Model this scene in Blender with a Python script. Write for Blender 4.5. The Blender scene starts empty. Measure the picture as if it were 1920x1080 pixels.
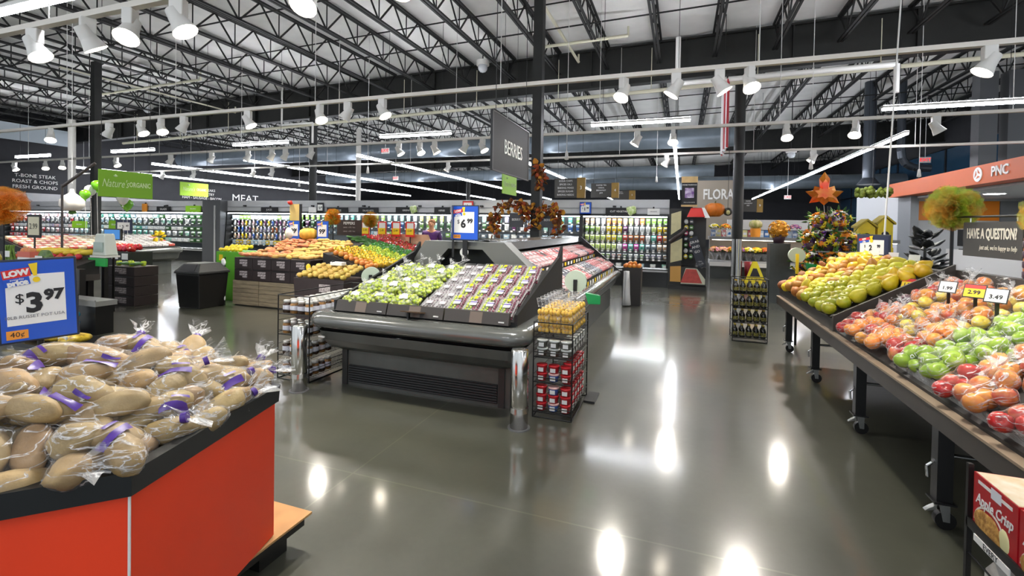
import bpy, bmesh, math, random
from mathutils import Vector, Matrix, Euler, noise
from mathutils.bvhtree import BVHTree

random.seed(7)
PI = math.pi
SC = bpy.context.scene
COL = SC.collection

# ------------------------------------------------------------------ camera
YAW = math.atan(318 / 888.0); PITCH = math.radians(-0.9); ROLL = math.radians(0.98)
fw = Vector((-math.sin(YAW) * math.cos(PITCH), math.cos(YAW) * math.cos(PITCH), math.sin(PITCH)))
r0 = Vector((math.cos(YAW), math.sin(YAW), 0)); u0 = r0.cross(fw)
rt = r0 * math.cos(ROLL) + u0 * math.sin(ROLL); up = u0 * math.cos(ROLL) - r0 * math.sin(ROLL)
cam_data = bpy.data.cameras.new('camera'); cam = bpy.data.objects.new('camera', cam_data); COL.objects.link(cam)
cam_data.sensor_width = 36; cam_data.lens = 36 * 888 / 1920
cam_data.shift_y = -102.0 / 1920; cam_data.clip_start = 0.05; cam_data.clip_end = 300
cam.matrix_world = Matrix(((rt.x, up.x, -fw.x, 0), (rt.y, up.y, -fw.y, 0), (rt.z, up.z, -fw.z, 1.6), (0, 0, 0, 1)))
SC.camera = cam

# ------------------------------------------------------------------ world (daylight through the storefront behind the camera)
W = bpy.data.worlds.new('world'); SC.world = W; W.use_nodes = True
bg = W.node_tree.nodes['Background']
bg.inputs[0].default_value = (0.86, 0.93, 1.0, 1); bg.inputs[1].default_value = 0.85
SC.view_settings.view_transform = 'Standard'; SC.view_settings.look = 'None'
SC.view_settings.gamma = 1; SC.view_settings.use_curve_mapping = False
SC.view_settings.exposure = 0.35
FIX_E = 46.0      # linear fixture radiance
UP_E = 78.0       # uplight lens of the same fixtures
SPOT_W = 320.0    # track spot power
try:
    SC.cycles.max_bounces = 8; SC.cycles.diffuse_bounces = 3; SC.cycles.glossy_bounces = 3
    SC.cycles.transmission_bounces = 4; SC.cycles.transparent_max_bounces = 12
    SC.cycles.caustics_reflective = False; SC.cycles.caustics_refractive = False
    SC.cycles.sample_clamp_indirect = 4.0
except Exception:
    pass

# ------------------------------------------------------------------ materials
def lin(h):
    h = h.lstrip('#'); out = []
    for i in (0, 2, 4):
        c = int(h[i:i + 2], 16) / 255
        out.append(c / 12.92 if c <= 0.04045 else ((c + 0.055) / 1.055) ** 2.4)
    return (*out, 1)

MATS = {}
def mat(name, col='#888888', rough=0.5, metal=0.0, var=0.0, scale=12.0, col2=None, bump=0.0, bscale=40.0, rand=0.0, coat=0.0, spec=0.5, stretch=None):
    """principled material; optional noise mix to col2, per object tint, noise bump"""
    if name in MATS: return MATS[name]
    m = bpy.data.materials.new(name); m.use_nodes = True; MATS[name] = m
    nt = m.node_tree; b = nt.nodes['Principled BSDF']; N = nt.nodes.new; K = nt.links.new
    c = lin(col); b.inputs['Base Color'].default_value = c
    b.inputs['Roughness'].default_value = rough; b.inputs['Metallic'].default_value = metal
    b.inputs['Specular IOR Level'].default_value = spec
    if coat: b.inputs['Coat Weight'].default_value = coat; b.inputs['Coat Roughness'].default_value = 0.08
    m.diffuse_color = c
    src = None
    if col2 or var or bump:
        tc = N('ShaderNodeTexCoord'); vec = tc.outputs['Object']
        if stretch:
            mp = N('ShaderNodeMapping'); mp.inputs['Scale'].default_value = stretch; K(vec, mp.inputs[0]); vec = mp.outputs[0]
    if col2 or var:
        nz = N('ShaderNodeTexNoise'); nz.inputs['Scale'].default_value = scale; nz.inputs['Detail'].default_value = 4; K(vec, nz.inputs['Vector'])
        mr = N('ShaderNodeMapRange'); mr.inputs[1].default_value = 0.35; mr.inputs[2].default_value = 0.65; K(nz.outputs[0], mr.inputs[0])
        mx = N('ShaderNodeMix'); mx.data_type = 'RGBA'; K(mr.outputs[0], mx.inputs[0])
        if col2: a, d = c, lin(col2)
        else: a, d = tuple(v * (1 - var) for v in c[:3]) + (1,), tuple(min(1, v * (1 + var)) for v in c[:3]) + (1,)
        mx.inputs[6].default_value = a; mx.inputs[7].default_value = d; src = mx.outputs[2]
    if rand:
        oi = N('ShaderNodeObjectInfo'); hs = N('ShaderNodeHueSaturation')
        mh = N('ShaderNodeMapRange'); mh.inputs[3].default_value = 0.5 - rand * 0.12; mh.inputs[4].default_value = 0.5 + rand * 0.12; K(oi.outputs['Random'], mh.inputs[0]); K(mh.outputs[0], hs.inputs['Hue'])
        ml = N('ShaderNodeMath'); ml.operation = 'MULTIPLY'; ml.inputs[1].default_value = 7.31; K(oi.outputs['Random'], ml.inputs[0])
        fr = N('ShaderNodeMath'); fr.operation = 'FRACT'; K(ml.outputs[0], fr.inputs[0])
        mv = N('ShaderNodeMapRange'); mv.inputs[3].default_value = 1 - rand; mv.inputs[4].default_value = 1 + rand * 0.6; K(fr.outputs[0], mv.inputs[0]); K(mv.outputs[0], hs.inputs['Value'])
        if src: K(src, hs.inputs['Color'])
        else: hs.inputs['Color'].default_value = c
        src = hs.outputs[0]
    if src: K(src, b.inputs['Base Color'])
    if bump:
        n2 = N('ShaderNodeTexNoise'); n2.inputs['Scale'].default_value = bscale; n2.inputs['Detail'].default_value = 3; K(vec, n2.inputs['Vector'])
        bp = N('ShaderNodeBump'); bp.inputs['Strength'].default_value = bump; bp.inputs['Distance'].default_value = 0.01; K(n2.outputs[0], bp.inputs['Height']); K(bp.outputs[0], b.inputs['Normal'])
    return m

def emit(name, col='#ffffff', s=5.0):
    if name in MATS: return MATS[name]
    m = bpy.data.materials.new(name); m.use_nodes = True; MATS[name] = m
    nt = m.node_tree; nt.nodes.remove(nt.nodes['Principled BSDF'])
    e = nt.nodes.new('ShaderNodeEmission'); e.inputs[0].default_value = lin(col); e.inputs[1].default_value = s
    nt.links.new(e.outputs[0], nt.nodes['Material Output'].inputs[0]); return m

def film(name, tint='#ffffff', base=0.10, crease=0.35, rough=0.12, scale=9.0, stretch=(1, 1, 5)):
    """thin clear plastic: see-through, white creases with highlight streaks painted in, glossy wrinkled skin"""
    if name in MATS: return MATS[name]
    m = bpy.data.materials.new(name); m.use_nodes = True; MATS[name] = m
    nt = m.node_tree; N = nt.nodes.new; K = nt.links.new
    b = nt.nodes['Principled BSDF']; b.inputs['Base Color'].default_value = (0.9, 0.9, 0.9, 1); b.inputs['Roughness'].default_value = rough
    tr = N('ShaderNodeBsdfTransparent'); tr.inputs[0].default_value = lin(tint)
    mx = N('ShaderNodeMixShader')
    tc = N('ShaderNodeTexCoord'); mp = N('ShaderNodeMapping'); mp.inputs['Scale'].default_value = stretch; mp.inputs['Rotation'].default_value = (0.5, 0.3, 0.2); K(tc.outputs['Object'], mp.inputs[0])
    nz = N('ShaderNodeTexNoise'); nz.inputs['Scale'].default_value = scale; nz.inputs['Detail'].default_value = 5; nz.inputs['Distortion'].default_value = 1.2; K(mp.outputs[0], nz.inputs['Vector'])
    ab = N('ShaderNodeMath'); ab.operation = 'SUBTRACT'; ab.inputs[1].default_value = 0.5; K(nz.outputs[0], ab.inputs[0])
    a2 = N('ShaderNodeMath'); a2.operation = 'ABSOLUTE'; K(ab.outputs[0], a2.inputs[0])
    mr = N('ShaderNodeMapRange'); mr.inputs[1].default_value = 0.0; mr.inputs[2].default_value = 0.026; mr.inputs[3].default_value = base + crease; mr.inputs[4].default_value = base; K(a2.outputs[0], mr.inputs[0])  # white streaks along the creases also paint in the film's highlights
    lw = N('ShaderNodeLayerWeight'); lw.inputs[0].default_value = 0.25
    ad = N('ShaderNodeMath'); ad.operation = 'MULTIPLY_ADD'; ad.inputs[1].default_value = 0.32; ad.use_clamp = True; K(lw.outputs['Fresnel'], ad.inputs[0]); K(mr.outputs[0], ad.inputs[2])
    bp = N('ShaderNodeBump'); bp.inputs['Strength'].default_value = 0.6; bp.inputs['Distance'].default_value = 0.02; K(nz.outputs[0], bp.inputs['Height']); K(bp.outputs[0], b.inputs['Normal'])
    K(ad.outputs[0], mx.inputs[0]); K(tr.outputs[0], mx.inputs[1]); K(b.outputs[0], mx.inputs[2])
    K(mx.outputs[0], nt.nodes['Material Output'].inputs[0]); return m

# ------------------------------------------------------------------ mesh builder
class MB:
    def __init__(s): s.v = []; s.f = []; s.m = []; s.sm = []
    def add(s, vs, fs, mi=0, smooth=False, M=None):
        o = len(s.v)
        s.v += [tuple(M @ Vector(v)) if M else tuple(v) for v in vs]
        s.f += [tuple(i + o for i in f) for f in fs]; s.m += [mi] * len(fs); s.sm += [smooth] * len(fs); return s
    def box(s, c, d, mi=0, M=None):
        x, y, z = c; a, b, h = d[0] / 2, d[1] / 2, d[2] / 2
        vs = [(x + i * a, y + j * b, z + k * h) for k in (-1, 1) for j in (-1, 1) for i in (-1, 1)]
        return s.add(vs, [(0, 2, 3, 1), (4, 5, 7, 6), (0, 1, 5, 4), (2, 6, 7, 3), (0, 4, 6, 2), (1, 3, 7, 5)], mi, False, M)
    def bb(s, lo, hi, mi=0, M=None):
        return s.box([(a + b) / 2 for a, b in zip(lo, hi)], [abs(b - a) for a, b in zip(lo, hi)], mi, M)
    def prism(s, poly, ax, lo, hi, mi=0, M=None):
        """polygon in the two other axes, extruded along ax"""
        n = len(poly); vs = []
        for t in (lo, hi):
            for p in poly:
                q = list(p); q.insert(ax, t); vs.append(q)
        fs = [tuple(range(n))[::-1], tuple(range(n, 2 * n))] + [(i, (i + 1) % n, n + (i + 1) % n, n + i) for i in range(n)]
        return s.add(vs, fs, mi, False, M)
    def hull(s, top, bot, mi=0):
        """loft between two equal loops"""
        n = len(top)
        return s.add(list(bot) + list(top), [tuple(range(n))[::-1], tuple(range(n, 2 * n))] + [(i, (i + 1) % n, n + (i + 1) % n, n + i) for i in range(n)], mi)
    def cyl(s, p0, p1, r0, r1=None, n=12, mi=0, cap=True, smooth=True, M=None):
        r1 = r0 if r1 is None else r1
        p0 = Vector(p0); p1 = Vector(p1); d = (p1 - p0).normalized()
        a = d.orthogonal().normalized(); b = d.cross(a); vs = []
        for p, r in ((p0, r0), (p1, r1)):
            for i in range(n):
                t = 2 * PI * i / n; vs.append(p + a * (r * math.cos(t)) + b * (r * math.sin(t)))
        s.add(vs, [(i, (i + 1) % n, n + (i + 1) % n, n + i) for i in range(n)], mi, smooth, M)
        if cap: s.add(vs, [tuple(range(n))[::-1], tuple(range(n, 2 * n))], mi, False, M)
        return s
    def tube(s, pts, r, n=6, mi=0, M=None, close=False):
        pts = [Vector(p) for p in pts]
        if close: pts.append(pts[0])
        for a, b in zip(pts, pts[1:]):
            if (b - a).length > 1e-6: s.cyl(a, b, r, None, n, mi, True, n > 4, M)
        return s
    def bar(s, a, b, w, mi=0): return s.cyl(a, b, w * 0.707, None, 4, mi, True, False)
    def lathe(s, prof, n=16, mi=0, M=None, lobes=0, la=0.0):
        vs = []; k = len(prof)
        for (r, z) in prof:
            for i in range(n):
                t = 2 * PI * i / n; q = r * (1 + la * math.cos(lobes * t)) if lobes else r
                vs.append((q * math.cos(t), q * math.sin(t), z))
        fs = [(j * n + i, j * n + (i + 1) % n, (j + 1) * n + (i + 1) % n, (j + 1) * n + i) for j in range(k - 1) for i in range(n)]
        if prof[0][0] > 1e-5: fs.append(tuple(range(n))[::-1])
        if prof[-1][0] > 1e-5: fs.append(tuple(range((k - 1) * n, k * n)))
        return s.add(vs, fs, mi, True, M)
    def ico(s, c, r, sub=2, mi=0, nz=0.0, seed=0, M=None):
        sc = r if isinstance(r, (tuple, list)) else (r, r, r)
        V, F = ICO(sub); c = Vector(c); vs = []
        for v in V:
            k = 1 + (nz * noise.noise(v * 1.3 + Vector((seed * 3.7, seed * 1.9, seed))) if nz else 0)
            vs.append(c + Vector((v.x * sc[0] * k, v.y * sc[1] * k, v.z * sc[2] * k)))
        return s.add(vs, F, mi, True, M)
    def quad(s, a, b, c, d, mi=0): return s.add([a, b, c, d], [(0, 1, 2, 3)], mi)
    def mesh(s, name, mats):
        me = bpy.data.meshes.new(name); me.from_pydata(s.v, [], s.f)
        for m in (mats if isinstance(mats, (list, tuple)) else [mats]): me.materials.append(m)
        me.polygons.foreach_set('material_index', s.m); me.polygons.foreach_set('use_smooth', s.sm)
        me.validate(clean_customdata=False)
        return me
    def build(s, name, mats, parent=None, link=True, bevel=0.0, loc=None):
        o = bpy.data.objects.new(name, s.mesh(name, mats))
        if bevel:
            bv = o.modifiers.new('edge', 'BEVEL'); bv.width = bevel; bv.segments = 2; bv.limit_method = 'ANGLE'; bv.angle_limit = 0.6
        if loc: o.location = loc
        if parent is not None: o.parent = parent
        if link: COL.objects.link(o)
        return o

_ico = {}
def ICO(sub):
    if sub not in _ico:
        bm = bmesh.new(); bmesh.ops.create_icosphere(bm, subdivisions=sub, radius=1)
        _ico[sub] = ([v.co.copy() for v in bm.verts], [tuple(v.index for v in f.verts) for f in bm.faces]); bm.free()
    return _ico[sub]

def tag(o, label=None, cat=None, group=None, kind=None):
    if label: o['label'] = label
    if cat: o['category'] = cat
    if group: o['group'] = group
    if kind: o['kind'] = kind
    return o
def thing(name, label, cat, loc=(0, 0, 0), rz=0.0, group=None, link=True):
    o = bpy.data.objects.new(name, None); o.empty_display_size = 0.1; o.location = loc; o.rotation_euler = (0, 0, rz)
    if link: COL.objects.link(o)
    return tag(o, label, cat, group)
def struct(o, label=None): return tag(o, label, None, None, 'structure')

KIDS = {}
def proto(o, *ch):
    """an unlinked model; children listed for copying"""
    KIDS[o.name] = [(c, KIDS.get(c.name, [])) for c in ch]
    return o
def _copy(o, kids, parent):
    c = o.copy(); COL.objects.link(c)
    if parent is not None: c.parent = parent
    for ch, k2 in kids: _copy(ch, k2, c)
    return c
def place(p, M=None, label=None, group=None, scale=None):
    c = _copy(p, KIDS.get(p.name, []), None)
    if M is not None: c.matrix_basis = M if scale is None else M @ Matrix.Diagonal((*((scale,) * 3 if not isinstance(scale, tuple) else scale), 1))
    return tag(c, label, None, group)
def T(x, y, z, rz=0, rx=0, ry=0): return Matrix.Translation((x, y, z)) @ Euler((rx, ry, rz)).to_matrix().to_4x4()
def frame(p, xdir, zdir, spin=0):
    """object axes: x along xdir, z along zdir"""
    z = Vector(zdir).normalized(); x = Vector(xdir); x = (x - z * x.dot(z)).normalized(); y = z.cross(x)
    R = Matrix(((x.x, y.x, z.x), (x.y, y.y, z.y), (x.z, y.z, z.z))).to_4x4()
    return Matrix.Translation(p) @ R @ Matrix.Rotation(spin, 4, 'Z')

ORD = 'first second third fourth fifth sixth seventh eighth ninth tenth eleventh twelfth thirteenth fourteenth fifteenth sixteenth seventeenth eighteenth nineteenth twentieth'.split()
def nth(i):
    if i < 20: return ORD[i]
    if i < 29: return 'twenty-' + ORD[i - 20]
    if i == 29: return 'thirtieth'
    if i < 39: return 'thirty-' + ORD[i - 30]
    return 'fortieth' if i == 39 else 'forty-' + ORD[i - 40]

def text(body, size, M, m, parent=None, ext=0.001, align='CENTER', sx=1.0, bold=0.0, shear=0.0):
    """lettering, readable along local +x, facing local +z of M"""
    cu = bpy.data.curves.new('lettering', 'FONT'); cu.body = body; cu.size = size; cu.extrude = ext
    cu.align_x = align; cu.align_y = 'CENTER'; cu.resolution_u = 2; cu.offset = bold; cu.shear = shear
    cu.materials.append(m)
    o = bpy.data.objects.new('lettering', cu); COL.objects.link(o)
    o.matrix_basis = M @ Matrix.Diagonal((sx, 1, 1, 1))
    if parent is not None: o.parent = parent
    return o
# frames for upright lettering
def face_cam(x, y, z, yaw=0): return frame((x, y, z), (math.cos(yaw), math.sin(yaw), 0), (math.sin(yaw), -math.cos(yaw), 0))   # faces -y when yaw = 0
def face_px(x, y, z): return frame((x, y, z), (0, 1, 0), (1, 0, 0))       # faces +x
def face_nx(x, y, z): return frame((x, y, z), (0, -1, 0), (-1, 0, 0))     # faces -x

# shared materials
black = mat('black_plastic', '#141414', 0.35)
blackm = mat('black_metal', '#1a1a1b', 0.45, 0.3)
steelp = mat('painted_steel', '#151613', 0.55, var=0.25, scale=3)
char = mat('charcoal_panel', '#51534f', 0.35, 0.2, var=0.12, scale=4)
char2 = mat('charcoal_trim', '#2b2c2c', 0.3, 0.1)
bumperm = mat('bumper_grey', '#565854', 0.2, 0.0, coat=0.6, var=0.08, scale=3)
chrome = mat('brushed_steel', '#c9c8c4', 0.16, 1.0, var=0.1, scale=30, stretch=(1, 1, 0.05))
white = mat('white_paint', '#e9e7e2', 0.5)
offw = mat('off_white', '#d9d6cd', 0.55)
paper = mat('white_card', '#f1f0ec', 0.6)
ink = mat('black_ink', '#1b1b1e', 0.6)
blue = mat('sign_blue', '#1d55c4', 0.4)
red = mat('sign_red', '#d8291f', 0.45)
yellow = mat('sign_yellow', '#f6d21a', 0.45)
orange = mat('sign_orange', '#ef9a33', 0.5)
kraft = mat('cardboard', '#b98f5e', 0.8, var=0.12, scale=6)
greenm = mat('bright_green', '#8ecb1f', 0.5)
dkgreen = mat('tag_green', '#118a45', 0.4)
lgrey = mat('light_grey_panel', '#b9babb', 0.5, var=0.04, scale=2)
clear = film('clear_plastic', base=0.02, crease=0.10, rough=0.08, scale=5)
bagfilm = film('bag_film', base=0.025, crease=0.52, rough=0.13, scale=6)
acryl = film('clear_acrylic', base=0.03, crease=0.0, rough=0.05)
# ================================================================== shell
def floor_mat():
    m = bpy.data.materials.new('polished_concrete'); m.use_nodes = True
    nt = m.node_tree; N = nt.nodes.new; K = nt.links.new; b = nt.nodes['Principled BSDF']
    tc = N('ShaderNodeTexCoord')
    n1 = N('ShaderNodeTexNoise'); n1.inputs['Scale'].default_value = 0.55; n1.inputs['Detail'].default_value = 6; n1.inputs['Roughness'].default_value = 0.62; K(tc.outputs['Object'], n1.inputs['Vector'])
    n2 = N('ShaderNodeTexNoise'); n2.inputs['Scale'].default_value = 25; n2.inputs['Detail'].default_value = 2; K(tc.outputs['Object'], n2.inputs['Vector'])
    cr = N('ShaderNodeValToRGB'); K(n1.outputs[0], cr.inputs[0])
    cr.color_ramp.elements[0].position = 0.3; cr.color_ramp.elements[0].color = lin('#3a3b32')
    cr.color_ramp.elements[1].position = 0.72; cr.color_ramp.elements[1].color = lin('#565649')
    mx = N('ShaderNodeMix'); mx.data_type = 'RGBA'; mx.blend_type = 'OVERLAY'; mx.inputs[0].default_value = 0.08; K(cr.outputs[0], mx.inputs[6]); K(n2.outputs[0], mx.inputs[7])
    br = N('ShaderNodeTexBrick'); br.offset = 0; br.inputs['Scale'].default_value = 1; br.inputs['Mortar Size'].default_value = 0.006; br.inputs['Brick Width'].default_value = 4.5; br.inputs['Row Height'].default_value = 4.5
    br.inputs['Color1'].default_value = (1, 1, 1, 1); br.inputs['Color2'].default_value = (1, 1, 1, 1); br.inputs['Mortar'].default_value = (1.5, 1.48, 1.4, 1)
    mp = N('ShaderNodeMapping'); mp.inputs['Location'].default_value = (1.95, 2.0, 0); K(tc.outputs['Object'], mp.inputs[0]); K(mp.outputs[0], br.inputs[0])
    m2 = N('ShaderNodeMix'); m2.data_type = 'RGBA'; m2.blend_type = 'MULTIPLY'; m2.inputs[0].default_value = 1; K(mx.outputs[2], m2.inputs[6]); K(br.outputs[0], m2.inputs[7])
    K(m2.outputs[2], b.inputs['Base Color'])
    mr = N('ShaderNodeMapRange'); mr.inputs[1].default_value = 0.3; mr.inputs[2].default_value = 0.7; mr.inputs[3].default_value = 0.085; mr.inputs[4].default_value = 0.15; K(n1.outputs[0], mr.inputs[0]); K(mr.outputs[0], b.inputs['Coat Roughness']); b.inputs['Roughness'].default_value = 0.35
    b.inputs['Specular IOR Level'].default_value = 0.5; b.inputs['Coat Weight'].default_value = 1.0; b.inputs['Coat IOR'].default_value = 2.0
    return m
def plane(name, lo, hi, m):
    x0, y0, z0 = lo; x1, y1, z1 = hi
    mb = MB()
    if z0 == z1: mb.quad((x0, y0, z0), (x1, y0, z0), (x1, y1, z0), (x0, y1, z0))
    return mb.build(name, m)
struct(plane('floor', (-46, -5, 0), (20, 64, 0), floor_mat()), 'polished grey concrete floor with mirror-like reflections')

SL = 0.023
def zc(x): return SL * x            # the roof rises gently to the right
def sag(x, y): return -0.10 * math.sin(PI * (((x + 0.8) / 1.65) % 1.0)) * (0.7 + 0.6 * noise.noise((x * 0.6, y * 0.5, 1)))
def roof(x, y): return 7.82 + zc(x) + sag(x, y) - 0.02
deckm = mat('roof_insulation', '#eeede8', 0.85, var=0.05, scale=1.2)
mb = MB()
xs = [-46 + 0.4125 * i for i in range(161)]; ys = [-5 + 1.5 * j for j in range(47)]
vs = []
for y in ys:
    for x in xs:
        vs.append((x, y, 7.82 + zc(x) + sag(x, y)))
nx = len(xs)
mb.add(vs, [(j * nx + i, (j + 1) * nx + i, (j + 1) * nx + i + 1, j * nx + i + 1) for j in range(len(ys) - 1) for i in range(nx - 1)], 0, True)
struct(mb.build('ceiling', deckm), 'white insulated roof deck above the black steel joists')

joistm = mat('joist_black', '#0e0e0c', 0.6)
# open-web joists along the depth, one mesh copied
def joist_mesh(L):
    mb = MB(); d = 0.78
    for s in (-0.045, 0.045):
        mb.bb((s - 0.03, 0, 0), (s + 0.03, L, 0.05)); mb.bb((s - 0.03, 0, d - 0.05), (s + 0.03, L, d))
    n = int(L / 1.2); p = L / n
    for i in range(n):
        y = i * p
        mb.bar((0, y, d - 0.03), (0, y + p / 2, 0.03), 0.035); mb.bar((0, y + p / 2, 0.03), (0, y + p, d - 0.03), 0.035)
        mb.bar((0, y + p / 2, 0.03), (0, y + p / 2, d - 0.03), 0.022)
    return mb.mesh('roof_joist', joistm)
JX = [-0.8 + 1.65 * k for k in range(-25, 9)]
bays = [(-3.0, 16.0, 'near bay before the main beam'), (16.35, 32.2, 'second bay behind the main beam'), (32.6, 48.0, 'far bay')]
for b, (y0, y1, nm) in enumerate(bays):
    me = joist_mesh(y1 - y0)
    for i, x in enumerate(JX):
        if b == 2 and i % 2: continue
        o = bpy.data.objects.new('roof_joist', me); COL.objects.link(o); o.location = (x, y0, 6.93 + zc(x))
        struct(o, f'black open-web roof joist, {nth(i if b < 2 else i // 2)} from the left in the {nm}'); o['group'] = 'roof joists'
# cross bridging
bi = 0
for y in (2.2, 5.6, 9.0, 12.4, 19.5, 23.0, 27.0, 37, 42):
    for dz in (0.04, 0.72):
        mb = MB(); mb.cyl((-44, y, 6.95 + dz + zc(-44)), (13, y, 6.95 + dz + zc(13)), 0.022, None, 5)
        o = struct(mb.build('bridging_beam', joistm), f'thin black bridging bar across the joists, {nth(bi // 2)} line, {"upper" if dz > 0.5 else "lower"} one'); bi += 1
# main girders
for k, (y, z0, z1) in enumerate(((16.17, 6.38, 7.68), (32.4, 6.3, 7.6))):
    mb = MB(); a, b = -45, 14
    for (p, q, w) in ((z0, z0 + 0.06, 0.3), (z0 + 0.06, z1 - 0.06, 0.06), (z1 - 0.06, z1, 0.3)):
        mb.hull([(a, y - w / 2, q + zc(a)), (b, y - w / 2, q + zc(b)), (b, y + w / 2, q + zc(b)), (a, y + w / 2, q + zc(a))],
                [(a, y - w / 2, p + zc(a)), (b, y - w / 2, p + zc(b)), (b, y + w / 2, p + zc(b)), (a, y + w / 2, p + zc(a))])
    for i in range(20):
        x = a + 3 * i; mb.bb((x - 0.02, y - 0.14, z0 + 0.05 + zc(x)), (x + 0.02, y + 0.14, z1 - 0.05 + zc(x)))
    struct(mb.build('girder_beam', steelp), ['deep black steel girder crossing the whole ceiling', 'black steel girder at the far end of the second bay'][k])

# columns
def column(x, y, z0, z1, r, m, label, square=False, sleeve=0):
    t = thing('column', label, None, (x, y, 0)); del_cat = None
    t['kind'] = 'structure'
    mb = MB()
    if square: mb.bb((-r, -r, z0), (r, r, z1))
    else: mb.cyl((0, 0, z0), (0, 0, z1), r, None, 20)
    mb.build('column_shaft', m, t)
    if sleeve:
        MB().cyl((0, 0, 0), (0, 0, sleeve), r + 0.006, None, 24).build('steel_sleeve', chrome, t)
        mb = MB(); mb.bb((-0.3, -0.16, z1 - 0.03), (0.3, 0.16, z1)); mb.build('cap_plate', m, t)
    return t
column(1.62, 16.17, 0, 6.42, 0.155, steelp, 'black round column with a polished steel sleeve beside the flower counter', sleeve=1.32)
column(-14.85, 16.17, 0, 6.05, 0.16, steelp, 'black round column under the girder behind the potato display', sleeve=1.32)
column(-2.93, 9.7, 0, 6.9, 0.10, steelp, 'slim black square pole rising through the berry case', square=True)
column(-17.7, 9.8, 0, 6.6, 0.10, steelp, 'slim black square pole behind the green organic sign', square=True)
column(-16.26, 21.0, 0, 6.6, 0.13, offw, 'white round column above the middle of the back cooler wall')
column(-28.0, 14.5, 0, 6.4, 0.15, offw, 'white round column near the left wall')
column(-15.14, 32.4, 0, 6.0, 0.16, steelp, 'far black column under the second girder')
column(9.5, 20.4, 3.01, 7.0, 0.24, mat('grey_steel', '#56585a', 0.4), 'heavy grey square column above the orange bank fascia, left of two', square=True)
column(10.25, 20.4, 3.01, 7.0, 0.24, MATS['grey_steel'], 'heavy grey square column above the orange bank fascia, right of two', square=True)

# walls
darkwall = mat('dark_wall', '#26272b', 0.7, var=0.1, scale=2)
struct(MB().bb((-32.3, -3, 2.9), (-32, 50, 7.2)).bb((-32.29, -3, 0), (-32, 50, 2.9), 1).build('wall_left', [darkwall, lgrey]), 'left wall, charcoal above and pale grey below, lettered in white')
struct(MB().bb((-46, 50, 0), (20, 50.3, 8.3)).build('wall_back', darkwall), 'dark far wall of the store')
glass = mat('window_glass', '#2d4c66', 0.08, 0.0, spec=0.8)
mull = mat('mullion', '#15171a', 0.4)
struct(MB().bb((13.4, -4, 0), (13.7, 50, 0.8)).bb((13.4, -4, 6.2), (13.7, 50, 8.4)).build('wall_right', darkwall), 'dark front wall framing the tall storefront windows')
for k in range(9):
    y = 23 + k * 3.0
    t = thing(f'window_{k + 1}', f'tall dark blue storefront window, {nth(k)} bay going away from the bank', None, (13.4, y, 0)); t['kind'] = 'structure'
    mb = MB(); mb.bb((-0.04, 0.06, 0.8), (0.0, 2.94, 6.2)); mb.build('pane', glass, t)
    mb = MB(); mb.bb((-0.1, -0.06, 0.8), (0.02, 0.06, 6.2))
    for z in (0.8, 2.6, 4.4, 6.14): mb.bb((-0.1, 0, z), (0.02, 3, z + 0.07))
    mb.build('window_frame', mull, t)
sidetext = [(15.6, ['T-BONE STEAK', 'ROAST & CHOPS', 'FRESH GROUND']), (24.0, ['T-BONES STEAKS', 'RIBS - POULTRY', 'HAM - SAUSAGE - BACON'])]
wt = emit('wall_letter_white', '#f2f2ee', 0.0) if False else mat('letter_white', '#f4f3ee', 0.6)
for y, rows in sidetext:
    for j, s in enumerate(rows):
        o = text(s, 0.25, face_px(-31.98, y + (0.2 if y > 20 else -0.6), 3.78 - 0.29 * j), wt)
        tag(o, f'white lettering on the charcoal left wall, {nth(j)} line of the {"nearer" if y < 20 else "farther"} block', 'lettering'); o.name = 'wall_lettering'
o = text('MEAT', 0.78, face_px(-31.98, 27.7, 3.36), wt, sx=1.2); o.name = 'wall_lettering'; tag(o, 'big white MEAT letters on the left wall above the grey cooler header', 'lettering')

# ducts
ductm = mat('duct_grey', '#7f8a93', 0.35, 0.35, var=0.08, scale=2)
def duct(y, z, r, x0, x1, label):
    mb = MB(); mb.cyl((x0, y, z), (x1, y, z), r, None, 28)
    x = x0
    while x < x1: mb.cyl((x, y, z), (x + 0.05, y, z), r + 0.015, None, 28); x += 3
    return tag(mb.build('air_duct', ductm), label, 'duct')
duct(22.0, 5.55, 0.42, -31, 2.2, 'long grey round air duct across the second bay')
duct(30.0, 5.05, 0.36, -26, 1.7, 'lower grey round air duct farther back')
duct(36.0, 4.85, 0.45, -9, 13, 'far grey round air duct above the last aisles')
mb = MB(); mb.hull([(-31.4, 9, 6.1), (-30.0, 9, 6.1), (-30.0, 15.7, 6.1), (-31.4, 15.7, 6.1)], [(-31.2, 9, 5.5), (-30.4, 9, 5.35), (-30.4, 15.7, 5.35), (-31.2, 15.7, 5.5)])
tag(mb.build('air_duct', mat('duct_pale', '#b9c4cc', 0.35, 0.2)), 'pale square air duct high at the far left', 'duct')
mb = MB(); pts = [(8.5, 24, 7.9), (8.5, 24, 5.0), (8.55, 24, 4.7), (8.68, 24, 4.45), (8.95, 24, 4.3), (9.5, 24, 4.25)]
mb.tube(pts, 0.15, 14); tag(mb.build('flue_elbow', mat('flue_dark', '#4a5058', 0.3, 0.5)), 'grey metal pipe elbow hanging above the orange fascia', 'duct')
mb = MB(); mb.cyl((7.4, 24, 3.9), (7.4, 24, 7.95), 0.22, None, 18); mb.cyl((7.4, 24, 3.62), (7.4, 24, 3.9), 0.42, 0.22, 18)
tag(mb.build('flue_pipe', MATS['flue_dark']), 'vertical silver flue with flared foot above the grey wall', 'duct')

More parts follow.
